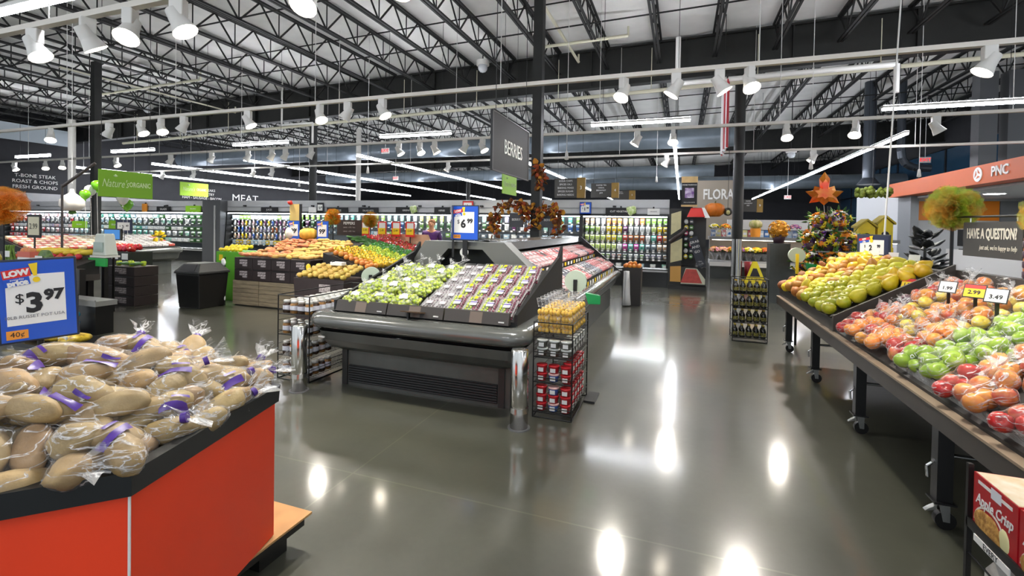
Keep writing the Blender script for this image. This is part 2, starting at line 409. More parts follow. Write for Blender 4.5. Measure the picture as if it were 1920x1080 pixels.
# sprinkler pipes, cream
cream = mat('cream_pipe', '#d8d4bb', 0.5)
for k, (a, b) in enumerate((((-3.3, 8.5, 7.02), (-3.3, 15.4, 7.02)), ((-5.0, 9.3, 6.82), (-1.2, 9.3, 6.9)), ((-4.2, 13.4, 6.85), (-1.5, 13.4, 6.9)), ((-19, 9.5, 6.5), (-19, 15.9, 6.5)), ((-21.5, 12, 6.45), (-16, 12, 6.55)))):
    mb = MB(); mb.cyl(a, b, 0.045, None, 10); mb.cyl(b, (b[0], b[1], b[2] + 0.25), 0.03, None, 8)
    tag(mb.build('sprinkler_pipe', cream), f'cream sprinkler pipe under the joists, {["along the joists by the slim pole", "crossing behind the slim pole", "short one near the girder", "along the joists at left", "crossing at left"][k]}', 'pipe')
mb = MB(); mb.cyl((-26, 15.55, 5.95 + zc(-26)), (8, 15.55, 5.95 + zc(8)), 0.06, None, 10)
for x in range(-25, 8, 3): mb.cyl((x, 15.55, 5.95 + zc(x)), (x, 15.55, 7.3 + zc(x)), 0.012, None, 5)
tag(mb.build('sprinkler_main', cream), 'long cream sprinkler main running just below the girder', 'pipe')

# dome cameras
for k, (x, y, z) in enumerate(((-6.54, 15.0, 7.15), (-23.4, 15.0, 6.85), (4.6, 24.5, 5.2))):
    t = thing('dome_camera', ['white dome security camera under the middle of the girder', 'white dome security camera under the girder at far left', 'white dome security camera in front of the dark band at right'][k], 'camera', (x, y, z))
    MB().cyl((0, 0, -0.06), (0, 0, 0.1), 0.22, None, 18).build('camera_mount', white, t); MB().cyl((0, 0, 0.1), (0, 0, roof(x, y) - z), 0.02, None, 8).build('camera_stem', blackm, t)
    MB().ico((0, 0, -0.14), 0.17, 2).build('camera_dome', mat('dome_glass', '#c9cdd0', 0.1), t)
# exit signs
for k, (x, y, z) in enumerate(((-13.2, 19, 5.04), (-18.6, 28, 4.76), (10.1, 26, 4.85), (6.43, 35, 3.78))):
    t = thing('exit_sign', ['small white and red exit sign hanging above the middle lights', 'small red exit sign farther back, lower than the other', 'small exit sign in the dark above the orange fascia', 'small exit sign far off beyond the column'][k], 'sign', (x, y, z))
    MB().bb((-0.2, -0.03, -0.13), (0.2, 0.03, 0.13)).build('sign_box', white, t)
    text('EXIT', 0.2, face_cam(0, -0.032, 0), emit('exit_red', '#e02028', 2.0), t)
    MB().cyl((0, 0, 0.13), (0, 0, roof(x, y) - z), 0.012, None, 6).build('sign_stem', white, t)
# flag seen edge-on beside the column
t = thing('flag', 'red and white striped flag hanging edge-on beside the tall black column', 'flag', (1.08, 15.0, 3.85))
mb = MB(); n = 13
for i in range(n):
    f = lambda q: (0.05 * math.sin(q * 1.7), q * 0.13 - 0.9, 0)
    a, b = f(i), f(i + 1); mb.hull([(a[0], a[1], 1.85), (b[0], b[1], 1.85), (b[0] + 0.02, b[1], 1.85), (a[0] + 0.02, a[1], 1.85)], [(a[0], a[1], 0), (b[0], b[1], 0), (b[0] + 0.02, b[1], 0), (a[0] + 0.02, a[1], 0)], i % 2)
mb.build('flag_cloth', [mat('flag_red', '#b8202e', 0.7), mat('flag_white', '#eceaea', 0.7)], t)
MB().cyl((0, -0.95, 1.88), (0, 0.95, 1.88), 0.02).cyl((0, 0, 1.88), (0, 0, 4.0), 0.012).build('flag_rod', black, t)
# long slanting cord
mb = MB(); mb.cyl((2.55, 7.0, 7.82), (2.33, 7.0, 1.3), 0.009, None, 6)
tag(mb.build('tether_line', white), 'long white cord hanging from the roof to the fruit table', 'cord')
for k, (x, y, z) in enumerate(((-16.0, 16.6, 3.3), (-9.4, 12.6, 3.3), (-2.6, 11.0, 3.3), (2.9, 13.2, 3.2), (5.9, 15.5, 3.2), (-0.9, 18, 3.4))):
    t = thing('pendant_drop', f'thin white hanging wire with a small white end weight, {nth(k)} from the left' , 'wire', (x, y, z))
    t['label'] = f'thin white power drop wire, {["above the MEAT sign side", "above the red price cards", "beside the berry sign", "right of the tall black column", "in front of the front windows", "above the melon endcap"][k]}'
    MB().cyl((0, 0, 0.1), (0, 0, roof(x, y) - z), 0.008, None, 5).build('wire', white, t)
    MB().lathe([(0.0, -0.12), (0.05, -0.1), (0.03, 0.08), (0, 0.12)], 10).build('plug_end', white, t)

# ------------------------------------------------------------------ linear lights
tubem = emit('tube_light', '#f4f6ff', FIX_E); upm = emit('tube_uplight', '#f4f6ff', UP_E); upm2 = emit('aisle_uplight', '#eef3ff', UP_E * 0.22)
def lin_light(x0, x1, y0, y1, z, label):
    t = thing('linear_light', label, 'light', ((x0 + x1) / 2, (y0 + y1) / 2, z))
    dx, dy = (x1 - x0) / 2, (y1 - y0) / 2
    ax = dx > 0.2; w = 0.055
    lo = (-dx, -w, 0) if ax else (-w, -dy, 0); hi = (dx, w, 0.05) if ax else (w, dy, 0.05)
    MB().bb(lo, hi).build('light_body', white, t)
    MB().bb((lo[0] + 0.01, lo[1] + 0.01, -0.045), (hi[0] - 0.01, hi[1] - 0.01, -0.001)).build('diffuser', tubem, t)
    MB().bb((lo[0] + 0.01, lo[1] + 0.015, 0.0505), (hi[0] - 0.01, hi[1] - 0.015, 0.056)).build('uplight_lens', upm if ax else upm2, t)
    for s in (-0.75, 0.75):
        p = [dx * s, 0] if ax else [0, dy * s]
        if not ax:
            for yb, r in ((16.17, 0.3), (22.0, 0.55), (30.0, 0.5), (32.4, 0.3), (36.0, 0.6)):
                if abs(t.location.y + p[1] - yb) < r: p[1] = yb + (r if p[1] < 0 else -r) - t.location.y
        MB().cyl((p[0], p[1], 0.05), (p[0], p[1], roof(t.location.x + p[0], t.location.y + p[1]) - z), 0.006, None, 5).build('suspension_wire', blackm, t)
names = ['far left', 'second from left', 'third from left', 'fourth from left, right of the girder column', 'left of the berry sign', 'right of the berry sign', 'bright one above the pears', 'beyond the right edge']
for row, (y, z) in enumerate(((12.45, 4.3), (3.6, 4.3), (-1.2, 4.3))):
    for k, x in enumerate((-28.0, -21.5, -14.95, -8.85, -2.3, 4.05, 10.4)):
        if row and k < 2: continue
        lin_light(x, x + 2.45, y, y, z, f'white linear light across the aisle, {nth(k)} from the left in the {["row behind the displays", "row overhead", "row behind the viewer"][row]}')
for k, x in enumerate((-30.0, -24.0, -18.1, -12.15, -6.2, -0.27, 5.65)):
    for j in range(9):
        y0 = 15.6 + j * 3.3
        if x < -20 and j > 6: continue
        lin_light(x, x, y0, y0 + 3.2, 4.3, f'white linear light running away over the aisles, line {nth(k)} from the left, {nth(j)} length back')
# ------------------------------------------------------------------ track rails and heads
lampface = emit('lamp_face', '#fff3df', 20.0)
railm = mat('track_white', '#e6e0d6', 0.4)
def head_proto():
    e = bpy.data.objects.new('track_light', None); e.empty_display_size = 0.1
    tag(e, None, 'light', 'track lights on the white rails')
    a = MB().bb((-0.07, -0.05, -0.2), (0.07, 0.05, -0.0305)).build('adapter', white, e, False, 0.01)
    M = T(0, 0, -0.24) @ Euler((0, 0, 0)).to_matrix().to_4x4() @ Matrix.Rotation(0.55, 4, 'Y')
    b = MB().cyl((0, 0, 0.12), (0, 0, -0.02), 0.07, 0.085, 16, M=M).cyl((0, 0, -0.02), (0, 0, -0.14), 0.085, 0.12, 16, cap=False, M=M).build('lamp_housing', white, e, False)
    c = MB().cyl((0, 0, -0.10), (0, 0, -0.105), 0.10, None, 16, M=M).build('lamp_lens', lampface, e, False)
    return proto(e, a, b, c)
headp = head_proto()
spot = bpy.data.lights.new('spot_beam', 'SPOT'); spot.energy = SPOT_W; spot.spot_size = math.radians(82); spot.spot_blend = 0.7; spot.shadow_soft_size = 0.09; spot.color = (1.0, 0.94, 0.84)
rails = [
    ('nearest', 3.4, 3.87, -12, 3, [(-7.27, 200), (-6.29, 250), (-5.58, 120), (-4.85, 200), (-3.2, 100), (-2.2, 85), (-0.6, 330), (0.6, 175), (1.6, 140)]),  # one unseen mid-rail head is added to brighten the potato bin
    ('second', 7.66, 4.0, -24, 9, [(-15.68, 150), (-13.33, 20), (-12.16, 190), (-11.48, 170), (-10.73, 20), (-8.79, 200), (-6.88, 160), (-6.2, 20), (-5.4, 180), (-0.91, 60), (-0.13, 5), (0.48, 180), (0.88, 112), (3.6, 0)]),
    ('third', 11.95, 4.0, -31, 9, [(-27.0, 200), (-24.82, 160), (-23.69, 150), (-20.38, 190), (-17.4, 30), (-15.37, 20), (-13.7, 30), (-12.66, 20), (-12.1, 15), (-11.06, 30), (-7.84, 190), (-7.14, 160), (-6.66, 200), (-5.71, 20), (-5.18, 170), (-1.07, 10), (-0.24, 90), (2.14, 90), (3.43, 60), (4.8, 180)]),
    ('farthest', 16.05, 4.0, -31, 9, [(-23.93, 30), (-21.81, 20), (-18.08, 15), (-16.99, 10), (-8.36, 20), (-0.51, 15), (3.58, 10)])]
for nm, y, z, xa, xb, hs in rails:
    t = thing('track_rail', f'long white light track across the hall, the {nm} of four', 'track rail', ((xa + xb) / 2, y, z)); c = (xa + xb) / 2
    MB().bb((xa - c, -0.04, -0.03), (xb - c, 0.04, 0.035)).build('rail_bar', railm, t)
    x = xa + 1
    while x < xb: MB().cyl((x - c, 0, 0.03), (x - c, 0, roof(x, y) - z), 0.007, None, 5).build('suspension_wire', white, t); x += 4
    for k, (x, az) in enumerate(hs):
        h = place(headp, T(x, y, z, math.radians(az)), f'white track spotlight, {nth(k)} from the left on the {nm} light track')
        # beam of this lamp: tilted the way the housing looks
        L = bpy.data.objects.new('lamp_beam', spot); COL.objects.link(L); L.parent = h
        L.matrix_basis = T(0, 0, -0.24) @ Matrix.Rotation(0.55, 4, 'Y') @ T(0, 0, -0.115)
# bent conduit by the white column
mb = MB(); mb.tube([(-14.0, 15.2, 4.8), (-14.0, 15.2, 5.6), (-15.6, 15.2, 5.6), (-15.6, 15.2, 7.5)], 0.04, 8); tag(mb.build('conduit', white), 'white conduit bent like a hook left of the berry sign', 'pipe')
mb = MB(); mb.tube([(4.9, 14.2, 5.05), (4.9, 14.2, 5.75), (-0.2, 14.2, 5.7), (-0.2, 14.2, 7.0)], 0.07, 8); tag(mb.build('conduit', white), 'white pipe with a squared end above the third track at right', 'pipe')
# ================================================================== bag and film makers
def bvh_of(mb): return BVHTree.FromPolygons([Vector(v) for v in mb.v], mb.f)
def hull_mb(mb):
    bm = bmesh.new()
    for v in mb.v: bm.verts.new(v)
    r = bmesh.ops.convex_hull(bm, input=bm.verts)
    vs = [v.co.copy() for v in bm.verts]; idx = {v: i for i, v in enumerate(bm.verts)}
    fs = [tuple(idx[v] for v in f.verts) for f in bm.faces]; bm.free()
    h = MB(); h.v = [tuple(v) for v in vs]; h.f = fs; return h
def cling(mb, c, k=0.55, sub=4, gap=0.004):
    """film skin that sits between the hull of the contents and the contents themselves"""
    H = bvh_of(hull_mb(mb)); P = bvh_of(mb); V, F = ICO(sub); c = Vector(c); out = MB(); vs = []
    for d in V:
        h = H.ray_cast(c, d)[0]; rh = (h - c).length if h else 0.1
        p = P.ray_cast(c + d * (rh + 0.05), -d)[0]
        rp = (p - c).length if p and (p - c).dot(d) > 0 else rh * 0.7
        vs.append(c + d * (rp + (rh - rp) * k + gap))
    out.add(vs, F, 0, True); return out
def patch(skin, c, d, updir, w, h, off=0.003, nu=6, nv=4):
    """small printed patch laid on a skin, seen along d"""
    B = bvh_of(skin); d = Vector(d).normalized(); u = Vector(updir); u = (u - d * u.dot(d)).normalized(); r = u.cross(d); c = Vector(c)
    out = MB(); vs = []
    for j in range(nv + 1):
        for i in range(nu + 1):
            o = c + d * 0.6 + r * (w * (i / nu - 0.5)) + u * (h * (j / nv - 0.5))
            p = B.ray_cast(o, -d)[0]; vs.append((p if p else o - d * 0.55) + d * off)
    n = nu + 1
    out.add(vs, [(j * n + i, j * n + i + 1, (j + 1) * n + i + 1, (j + 1) * n + i) for j in range(nv) for i in range(nu)], 0, True); return out
def frill(p, d, r, L, seed=0, n=18):
    """gathered neck of a bag"""
    d = Vector(d).normalized(); a = d.orthogonal().normalized(); b = d.cross(a); p = Vector(p); mb = MB(); vs = []
    rs = [(0.9, 0), (0.28, 0.35), (0.22, 0.45), (0.55, 0.75), (0.8, 1.0)]
    rnd = random.Random(seed)
    for k, (q, t) in enumerate(rs):
        for i in range(n):
            th = 2 * PI * i / n; rr = r * q * (1 + (0.35 * math.sin(5 * th + seed) + 0.2 * rnd.uniform(-1, 1)) * (0.3 if k == 0 else 1))
            vs.append(p + d * (L * t) + a * (rr * math.cos(th)) + b * (rr * math.sin(th) * 0.7))
    mb.add(vs, [(k * n + i, k * n + (i + 1) % n, (k + 1) * n + (i + 1) % n, (k + 1) * n + i) for k in range(len(rs) - 1) for i in range(n)], 0, True); return mb
def scatter(n, ext, dmin, seed):
    rnd = random.Random(seed); pts = []; tries = 0
    while len(pts) < n and tries < 6000:
        tries += 1; q = Vector((rnd.uniform(-1, 1), rnd.uniform(-1, 1), rnd.uniform(-1, 1)))
        if q.length > 1: continue
        q = Vector((q.x * ext[0], q.y * ext[1], q.z * ext[2]))
        if all((q - o).length > dmin for o in pts): pts.append(q)
    return pts

# ================================================================== potato bin
N_ = Vector((0.965, 0.264, 0)); U_ = Vector((-0.264, 0.965, 0)); BC = Vector((-2.225, 1.15, 0))
def oct_(hn, hu, ch_n, ch_u, z, g=0.0):
    hn += g; hu += g
    pts = [(hn, -hu + ch_u), (hn, hu - ch_u), (hn - ch_n, hu), (-hn + ch_n, hu), (-hn, hu - ch_u), (-hn, -hu + ch_u), (-hn + ch_n, -hu), (hn - ch_n, -hu)]
    return [tuple(N_ * a + U_ * b + Vector((0, 0, z))) for a, b in pts]
binred = mat('bin_red', '#f0431f', 0.45, var=0.05, scale=1.5)
t = thing('potato_bin', 'red eight-sided cardboard bin with black rim holding bagged potatoes', 'produce bin', tuple(BC))
args = (0.605, 0.54, 0.285, 0.165)
mb = MB(); w4 = oct_(*args, 0.16) + oct_(*args, 0.79) + oct_(*args, 0.79, -0.012) + oct_(*args, 0.16, -0.012); mb.add(w4, [(k * 8 + i, k * 8 + (i + 1) % 8, ((k + 1) % 4) * 8 + (i + 1) % 8, ((k + 1) % 4) * 8 + i) for k in range(4) for i in range(8)]); mb.build('bin_wall', binred, t)
mb = MB(); o_ = oct_(*args, 0.775, 0.012); o2 = oct_(*args, 0.85, 0.016); i2 = oct_(*args, 0.85, -0.03); i1 = oct_(*args, 0.79, -0.03)
L4 = o_ + o2 + i2 + i1; mb.add(L4, [(k * 8 + i, k * 8 + (i + 1) % 8, ((k + 1) % 4) * 8 + (i + 1) % 8, ((k + 1) % 4) * 8 + i) for k in range(4) for i in range(8)])
mb.build('bin_rim', mat('rim_black', '#15181a', 0.4), t)
MB().hull(oct_(*args, 0.702, -0.035), oct_(*args, 0.70, -0.035)).build('bin_liner', kraft, t)
a = Vector(oct_(*args, 0, 0.002)[0]); MB().hull([tuple(a + Vector((dx, dy, 0.78))) for dx, dy in ((0, 0), (0.002, -0.004), (-0.002, -0.008), (-0.004, -0.004))], [tuple(a + Vector((dx, dy, 0.16))) for dx, dy in ((0, 0), (0.002, -0.004), (-0.002, -0.008), (-0.004, -0.004))]).build('corner_seam', white, t)
t2 = thing('pallet', 'black plastic pallet topped with a brown cardboard sheet under the red potato bin', 'pallet', (-2.2, 1.25, 0))
mb = MB(); mb.bb((-0.52, -0.66, 0.10), (0.47, 0.6, 0.145))
for x in (-0.45, -0.03, 0.36):
    for y in (-0.58, 0, 0.46): mb.bb((x - 0.06, y - 0.08, 0), (x + 0.06, y + 0.08, 0.10))
mb.build('pallet_deck', black, t2)
MB().bb((-0.55, -0.68, 0.146), (0.49, 0.63, 0.156)).build('cardboard_sheet', kraft, t2)

potm = mat('russet_skin', '#94794d', 0.6, col2='#b0966a', scale=14, bump=0.25, bscale=70, rand=0.10)
purple = mat('print_purple', '#4a2a86', 0.4)
def potato_mb(mb, p, R, L, r, seed):
    M = Matrix.Translation(p) @ R.to_4x4(); mb.ico((0, 0, 0), (L, r, r * 0.86), 3, 0, 0.22, seed, M); return mb
def potato_bag(seed):
    e = bpy.data.objects.new('potato_bag', None); e.empty_display_size = 0.1; tag(e, None, 'bag of potatoes', 'potato bags in the red bin'); rnd = random.Random(seed)
    pts = scatter(9, (0.15, 0.095, 0.05), 0.075, seed); allm = MB(); kids = []
    for i, p in enumerate(pts):
        R = Euler((rnd.uniform(-0.5, 0.5), rnd.uniform(-0.4, 0.4), rnd.uniform(-1.0, 1.0)))
        m1 = potato_mb(MB(), p, R.to_matrix(), rnd.uniform(0.066, 0.085), rnd.uniform(0.041, 0.05), seed * 20 + i)
        allm.add(m1.v, m1.f); kids.append(m1.build('potato', potm, e, False))
    sk = cling(allm, (0, 0, 0), 0.5)
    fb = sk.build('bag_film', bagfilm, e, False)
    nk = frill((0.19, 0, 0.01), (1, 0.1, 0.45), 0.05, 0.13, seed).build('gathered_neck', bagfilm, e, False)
    tie = MB().cyl((0.232, 0.004, 0.025), (0.246, 0.006, 0.031), 0.016, None, 8).build('bag_tie', purple, e, False)
    kids += [fb, nk, tie]
    for (dx, w, h, ux) in ((-0.04, 0.085, 0.022, 0.25), (-0.02, 0.05, 0.010, 0.25)):
        kids.append(patch(sk, (dx, -0.035 if h > 0.02 else -0.005, 0), (0, -0.35, 1), (ux, 1, 0.3), w, h).build('printed_band', purple, e, False))
    return proto(e, *kids)
pb = [potato_bag(s) for s in (3, 11, 24, 31)]
# (n offset, u offset, z, yaw, pitch, which bag, label)
bags = [
    (0.44, -0.33, 0.868, 2.3, 0.1, 0, 'potato bag lying in the near corner of the red bin, against the rim'),
    (0.48, -0.04, 0.868, 1.4, 0.1, 1, 'potato bag along the right rim of the red bin, nearest the front corner'),
    (0.47, 0.24, 0.868, 1.9, -0.1, 2, 'potato bag along the right rim of the red bin, toward the far end'),
    (0.27, 0.42, 0.868, 0.3, 0.0, 3, 'potato bag at the far right corner of the bin'),
    (0.20, -0.42, 0.868, 0.2, 0.1, 2, 'potato bag low on the near rim, left of the bin corner seam'),
    (-0.06, -0.44, 0.868, 0.5, 0.1, 3, 'potato bag on the near rim at the left picture edge'),
    (-0.3, -0.42, 0.868, 0.4, 0.1, 1, 'potato bag at the near left rim, cut by the picture edge'),
    (0.30, -0.20, 0.945, 0.5, 0.25, 3, 'potato bag of the middle layer just behind the front corner'),
    (0.36, 0.10, 0.945, 1.3, 0.2, 0, 'big potato bag of the middle layer above the right rim'),
    (0.17, 0.32, 0.945, 2.2, -0.1, 1, 'potato bag of the middle layer near the far end'),
    (0.06, -0.24, 0.945, 2.9, 0.2, 2, 'potato bag of the middle layer left of the front corner'),
    (-0.18, -0.18, 0.945, 0.3, 0.1, 0, 'potato bag of the middle layer below the blue price card'),
    (0.17, 0.03, 1.0, 0.9, 0.1, 3, 'potato bag on top of the heap, right of the others'),
    (0.0, 0.25, 1.0, 2.4, 0.0, 0, 'rounded potato bag forming the peak of the heap'),
    (-0.10, 0.04, 1.0, 0.1, 0.1, 1, 'potato bag on top of the heap, just right of the blue price card'),
    (-0.1, -0.12, 1.0, 2.7, 0.15, 2, 'potato bag on top of the heap with its neck toward the left'),
    (-0.15, 0.40, 0.9, 0.6, 0.0, 2, 'potato bag hidden mostly behind the peak at the far rim'),
    (0.05, 0.45, 0.868, 0.1, 0.0, 1, 'potato bag low at the far rim of the bin')]
for a, b, z, yaw, pit, w, lab in bags:
    p = BC + N_ * a + U_ * b
    place(pb[w], T(p.x, p.y, z, yaw, pit * 0.6, pit), lab, scale=1.2)

# price sign on the bin
def price_sign(M, w, h, price, cents, label, sub=None, card='#eceef2', logo=True, dollar='$', frame_c=None, name='price_sign', tagtxt=None):
    """blue framed sale card; M: centre, x along the width, z out of the face"""
    t = thing(name, label, 'price sign'); t.matrix_basis = M
    fm = frame_c or blue
    MB().bb((-w / 2 - 0.012 * w / 0.3, -h / 2 - 0.012 * w / 0.3, -0.014), (w / 2 + 0.012 * w / 0.3, h / 2 + 0.012 * w / 0.3, -0.002)).build('sign_frame', mat('frame_navy', '#232a3a', 0.35), t, True, 0.006 * w / 0.3)
    MB().bb((-w / 2, -h / 2, -0.002), (w / 2, h / 2, 0.0)).build('sign_panel', fm, t)
    MB().bb((-w * 0.42, -h * 0.30, 0), (w * 0.36, h * 0.33, 0.0015)).build('price_card', paper, t)
    z = 0.003
    text(price, h * 0.34, T(-w * 0.06, 0.0 - h * 0.04, z), ink, t, 0.0004, bold=0.004 * h / 0.3)
    if cents: text(cents, h * 0.18, T(w * 0.2, h * 0.05, z), ink, t, 0.0004, bold=0.003 * h / 0.3)
    if dollar: text(dollar, h * 0.17, T(-w * 0.25, h * 0.03, z), ink, t, 0.0004)
    if sub: text(sub, h * 0.055, T(-w * 0.06, -h * 0.2, z), mat('grey_ink', '#77787c', 0.6), t, 0.0003)
    if logo:
        R = Matrix.Rotation(0.14, 4, 'Z')
        M2 = T(-w * 0.25, h * 0.32, 0.003) @ R
        MB().bb((-w * 0.2, -h * 0.02, 0), (w * 0.16, h * 0.09, 0.0008), 0, M2).build('logo_red', red, t)
        MB().bb((-w * 0.2, -h * 0.12, 0), (w * 0.13, -h * 0.02, 0.0008), 0, M2).build('logo_blue', blue, t)
        text('LOW', h * 0.095, M2 @ T(-w * 0.02, h * 0.035, 0.0012), paper, t, 0.0003, bold=0.002)
        text('everyday', h * 0.035, M2 @ T(-w * 0.03, -h * 0.04, 0.0012), paper, t, 0.0003)
        text('price', h * 0.09, M2 @ T(-w * 0.03, -h * 0.085, 0.0012), paper, t, 0.0003, bold=0.002)
        MB().prism([(w * 0.19, -h * 0.03), (w * 0.235, -h * 0.03), (w * 0.28, h * 0.13), (w * 0.16, h * 0.13)], 2, 0.0, 0.0012, 0, M2).cyl((w * 0.215, -h * 0.08, 0), (w * 0.215, -h * 0.08, 0.0012), w * 0.05, None, 16, 0, M=M2).build('logo_mark', yellow, t)
    if tagtxt:
        MB().bb((-w * 0.44, -h * 0.47, 0), (-w * 0.16, -h * 0.36, 0.001)).build('corner_tag', orange, t)
        text(tagtxt, h * 0.09, T(-w * 0.3, -h * 0.415, 0.0015), ink, t, 0.0003)
    return t
sgn = price_sign(frame((-2.484, 1.176, 1.265), (0.35, 0.937, 0.04), (0.937, -0.35, 0.0)), 0.222, 0.322, '3', '97', 'large blue everyday low price card reading $3.97 above the potato bags', '10LB RUSSET POT USA', tagtxt='40¢')
mb = MB(); mb.cyl((0, -0.16, -0.02), (0, -0.47, -0.02), 0.011, None, 10); mb.build('sign_pole', blackm, sgn)

# ================================================================== centre produce case
def rrect(x0, x1, y0, y1, r, z, off=0.0, n=6):
    x0 -= off; x1 += off; y0 -= off; y1 += off; r = max(0.001, r + off); pts = []
    for cx, cy, a0 in ((x1 - r, y0 + r, -PI / 2), (x1 - r, y1 - r, 0), (x0 + r, y1 - r, PI / 2), (x0 + r, y0 + r, PI)):
        for i in range(n + 1):
            a = a0 + PI / 2 * i / n; pts.append((cx + r * math.cos(a), cy + r * math.sin(a), z))
    return pts
def loops(mb, ls, mi=0, smooth=True, cap=False):
    n = len(ls[0]); vs = [p for l in ls for p in l]
    mb.add(vs, [(k * n + i, k * n + (i + 1) % n, (k + 1) * n + (i + 1) % n, (k + 1) * n + i) for k in range(len(ls) - 1) for i in range(n)], mi, smooth)
    if cap: mb.add(ls[-1], [tuple(range(n))], mi)
    return mb
darkin = mat('case_black', '#131414', 0.5)
CX0, CX1, CY0, CY1 = -3.36, -1.235, 3.68, 10.0
pc = thing('produce_case', 'dark grey refrigerated island case with grapes in front and berries along its side', 'produce case', (0, 0, 0))
B = lambda z, off=0.0, r=0.14: rrect(CX0, CX1, CY0, CY1, r, z, off)
loops(MB(), [B(0.60, 0.0), B(0.605, 0.05), B(0.635, 0.078), B(0.675, 0.08), B(0.71, 0.06), B(0.735, 0.02), B(0.742, -0.06), B(0.73, -0.12)]).build('bumper', bumperm, pc)
loops(MB(), [B(0.605, 0.0), B(0.56, -0.05), B(0.555, -0.05)]).build('bumper_gap', darkin, pc)
loops(MB(), [B(0.56, 0.0), B(0.47, -0.03), B(0.40, -0.09), B(0.34, -0.2)], 0, False).build('apron', char, pc)
mb = MB(); mb.bb((-3.17, 3.88, 0.0), (-1.36, 9.85, 0.36)); mb.build('kick_base', char, pc)
mb = MB(); mb.bb((-3.08, 3.868, 0.03), (-1.50, 3.879, 0.20))
for i in range(7): mb.hull([(-3.08, 3.858, 0.05 + i * 0.023), (-1.5, 3.858, 0.05 + i * 0.023), (-1.5, 3.868, 0.056 + i * 0.023), (-3.08, 3.868, 0.056 + i * 0.023)], [(-3.08, 3.856, 0.044 + i * 0.023), (-1.5, 3.856, 0.044 + i * 0.023), (-1.5, 3.868, 0.05 + i * 0.023), (-3.08, 3.868, 0.05 + i * 0.023)])
mb.build('air_grille', darkin, pc)
for x in (-3.13, -1.46):
    MB().bb((x - 0.03, 3.866, 0.0), (x + 0.03, 3.88, 0.36)).build('corner_post', char2, pc)
MB().bb((-3.27, 3.652, 0.50), (-3.20, 3.664, 0.515)).build('maker_plate', paper, pc)
# front deck, side decks, dividers
deck_m = mat('case_deck', '#1c1c1c', 0.45)
MB().prism([(3.84, 0.60), (3.84, 0.77), (5.24, 1.10), (5.24, 0.60)], 0, -3.2, -1.34).build('front_deck', deck_m, pc)
for x in (-1.335, -3.23):
    MB().prism([(3.82, 0.74), (3.82, 0.84), (5.28, 1.26), (5.42, 1.38), (5.42, 0.74)], 0, x, x + 0.03).build('end_divider', darkin, pc)
# hood: grey folded arch with an opening
hoodm = mat('hood_grey', '#6a6b66', 0.35, 0.2)
mb = MB(); yo, yi = 5.26, 5.5
out = [(-3.3, 1.02), (-3.05, 1.40), (-1.98, 1.40), (-1.52, 0.98)]; inn = [(-3.0, 1.02), (-2.72, 1.31), (-2.26, 1.31), (-1.95, 1.0)]
for i in range(3):
    a, b, c, d = out[i], out[i + 1], inn[i + 1], inn[i]
    mb.hull([(q[0], yi, q[1]) for q in (a, b, c, d)], [(q[0], yo, q[1]) for q in (a, b, c, d)])
mb.build('hood', hoodm, pc)
MB().prism([(q[0], q[1]) for q in (inn[0], inn[1], inn[2], inn[3])], 1, 5.44, 5.46).build('back_board', darkin, pc)
MB().cyl((-2.5, 5.25, 1.27), (-2.5, 5.262, 1.27), 0.055, None, 20).build('thermometer', paper, pc)
# right hand side merchandiser (and its twin to the left)
silver = mat('canopy_silver', '#9a9b9a', 0.22, 0.9)
for sgn_, nm in ((1, 'r'), (-1, 'l')):
    X = lambda x: x - 0.085 if sgn_ > 0 else -4.5 - x
    MB().prism([(X(-1.22), 0.70), (X(-1.22), 0.79), (X(-1.66), 0.99), (X(-2.2), 0.99), (X(-2.2), 0.70)], 1, 5.42 if sgn_ < 0 else 4.6, 9.9).build('lower_deck', deck_m, pc)
    MB().prism([(X(-1.62), 1.02), (X(-1.62), 1.05), (X(-2.12), 1.24), (X(-2.12), 1.02)], 1, 5.46, 9.9).build('upper_shelf', deck_m, pc)
    MB().prism([(X(-1.60), 1.005), (X(-1.60), 1.055), (X(-1.612), 1.055), (X(-1.612), 1.005)], 1, 5.46, 9.9).build('price_rail', darkin, pc)
    MB().prism([(X(-1.205), 0.745), (X(-1.205), 0.795), (X(-1.217), 0.795), (X(-1.217), 0.745)], 1, 5.2, 9.9).build('price_rail', darkin, pc)
    MB().prism([(X(-2.1), 1.28), (X(-1.92), 1.30), (X(-1.96), 1.40), (X(-2.25), 1.42), (X(-2.25), 1.28)], 1, 5.46, 9.95).build('canopy', silver, pc)
    MB().prism([(X(-1.10), 0.72), (X(-1.92), 1.40), (X(-2.25), 1.42), (X(-2.25), 0.7)], 1, 9.95, 10.0).build('end_panel', char2, pc)
# price chips on the rails
k = 0
chipc = [paper, yellow, paper, paper, yellow, paper]
for i in range(20):
    y = 5.7 + i * 0.21
    for x, z in ((-1.683, 1.03), (-1.288, 0.77)):
        MB().bb((x, y - 0.045, z - 0.028), (x + 0.004, y + 0.045, z + 0.024)).build('price_chip', chipc[(i + (z < 1)) % 6], pc)

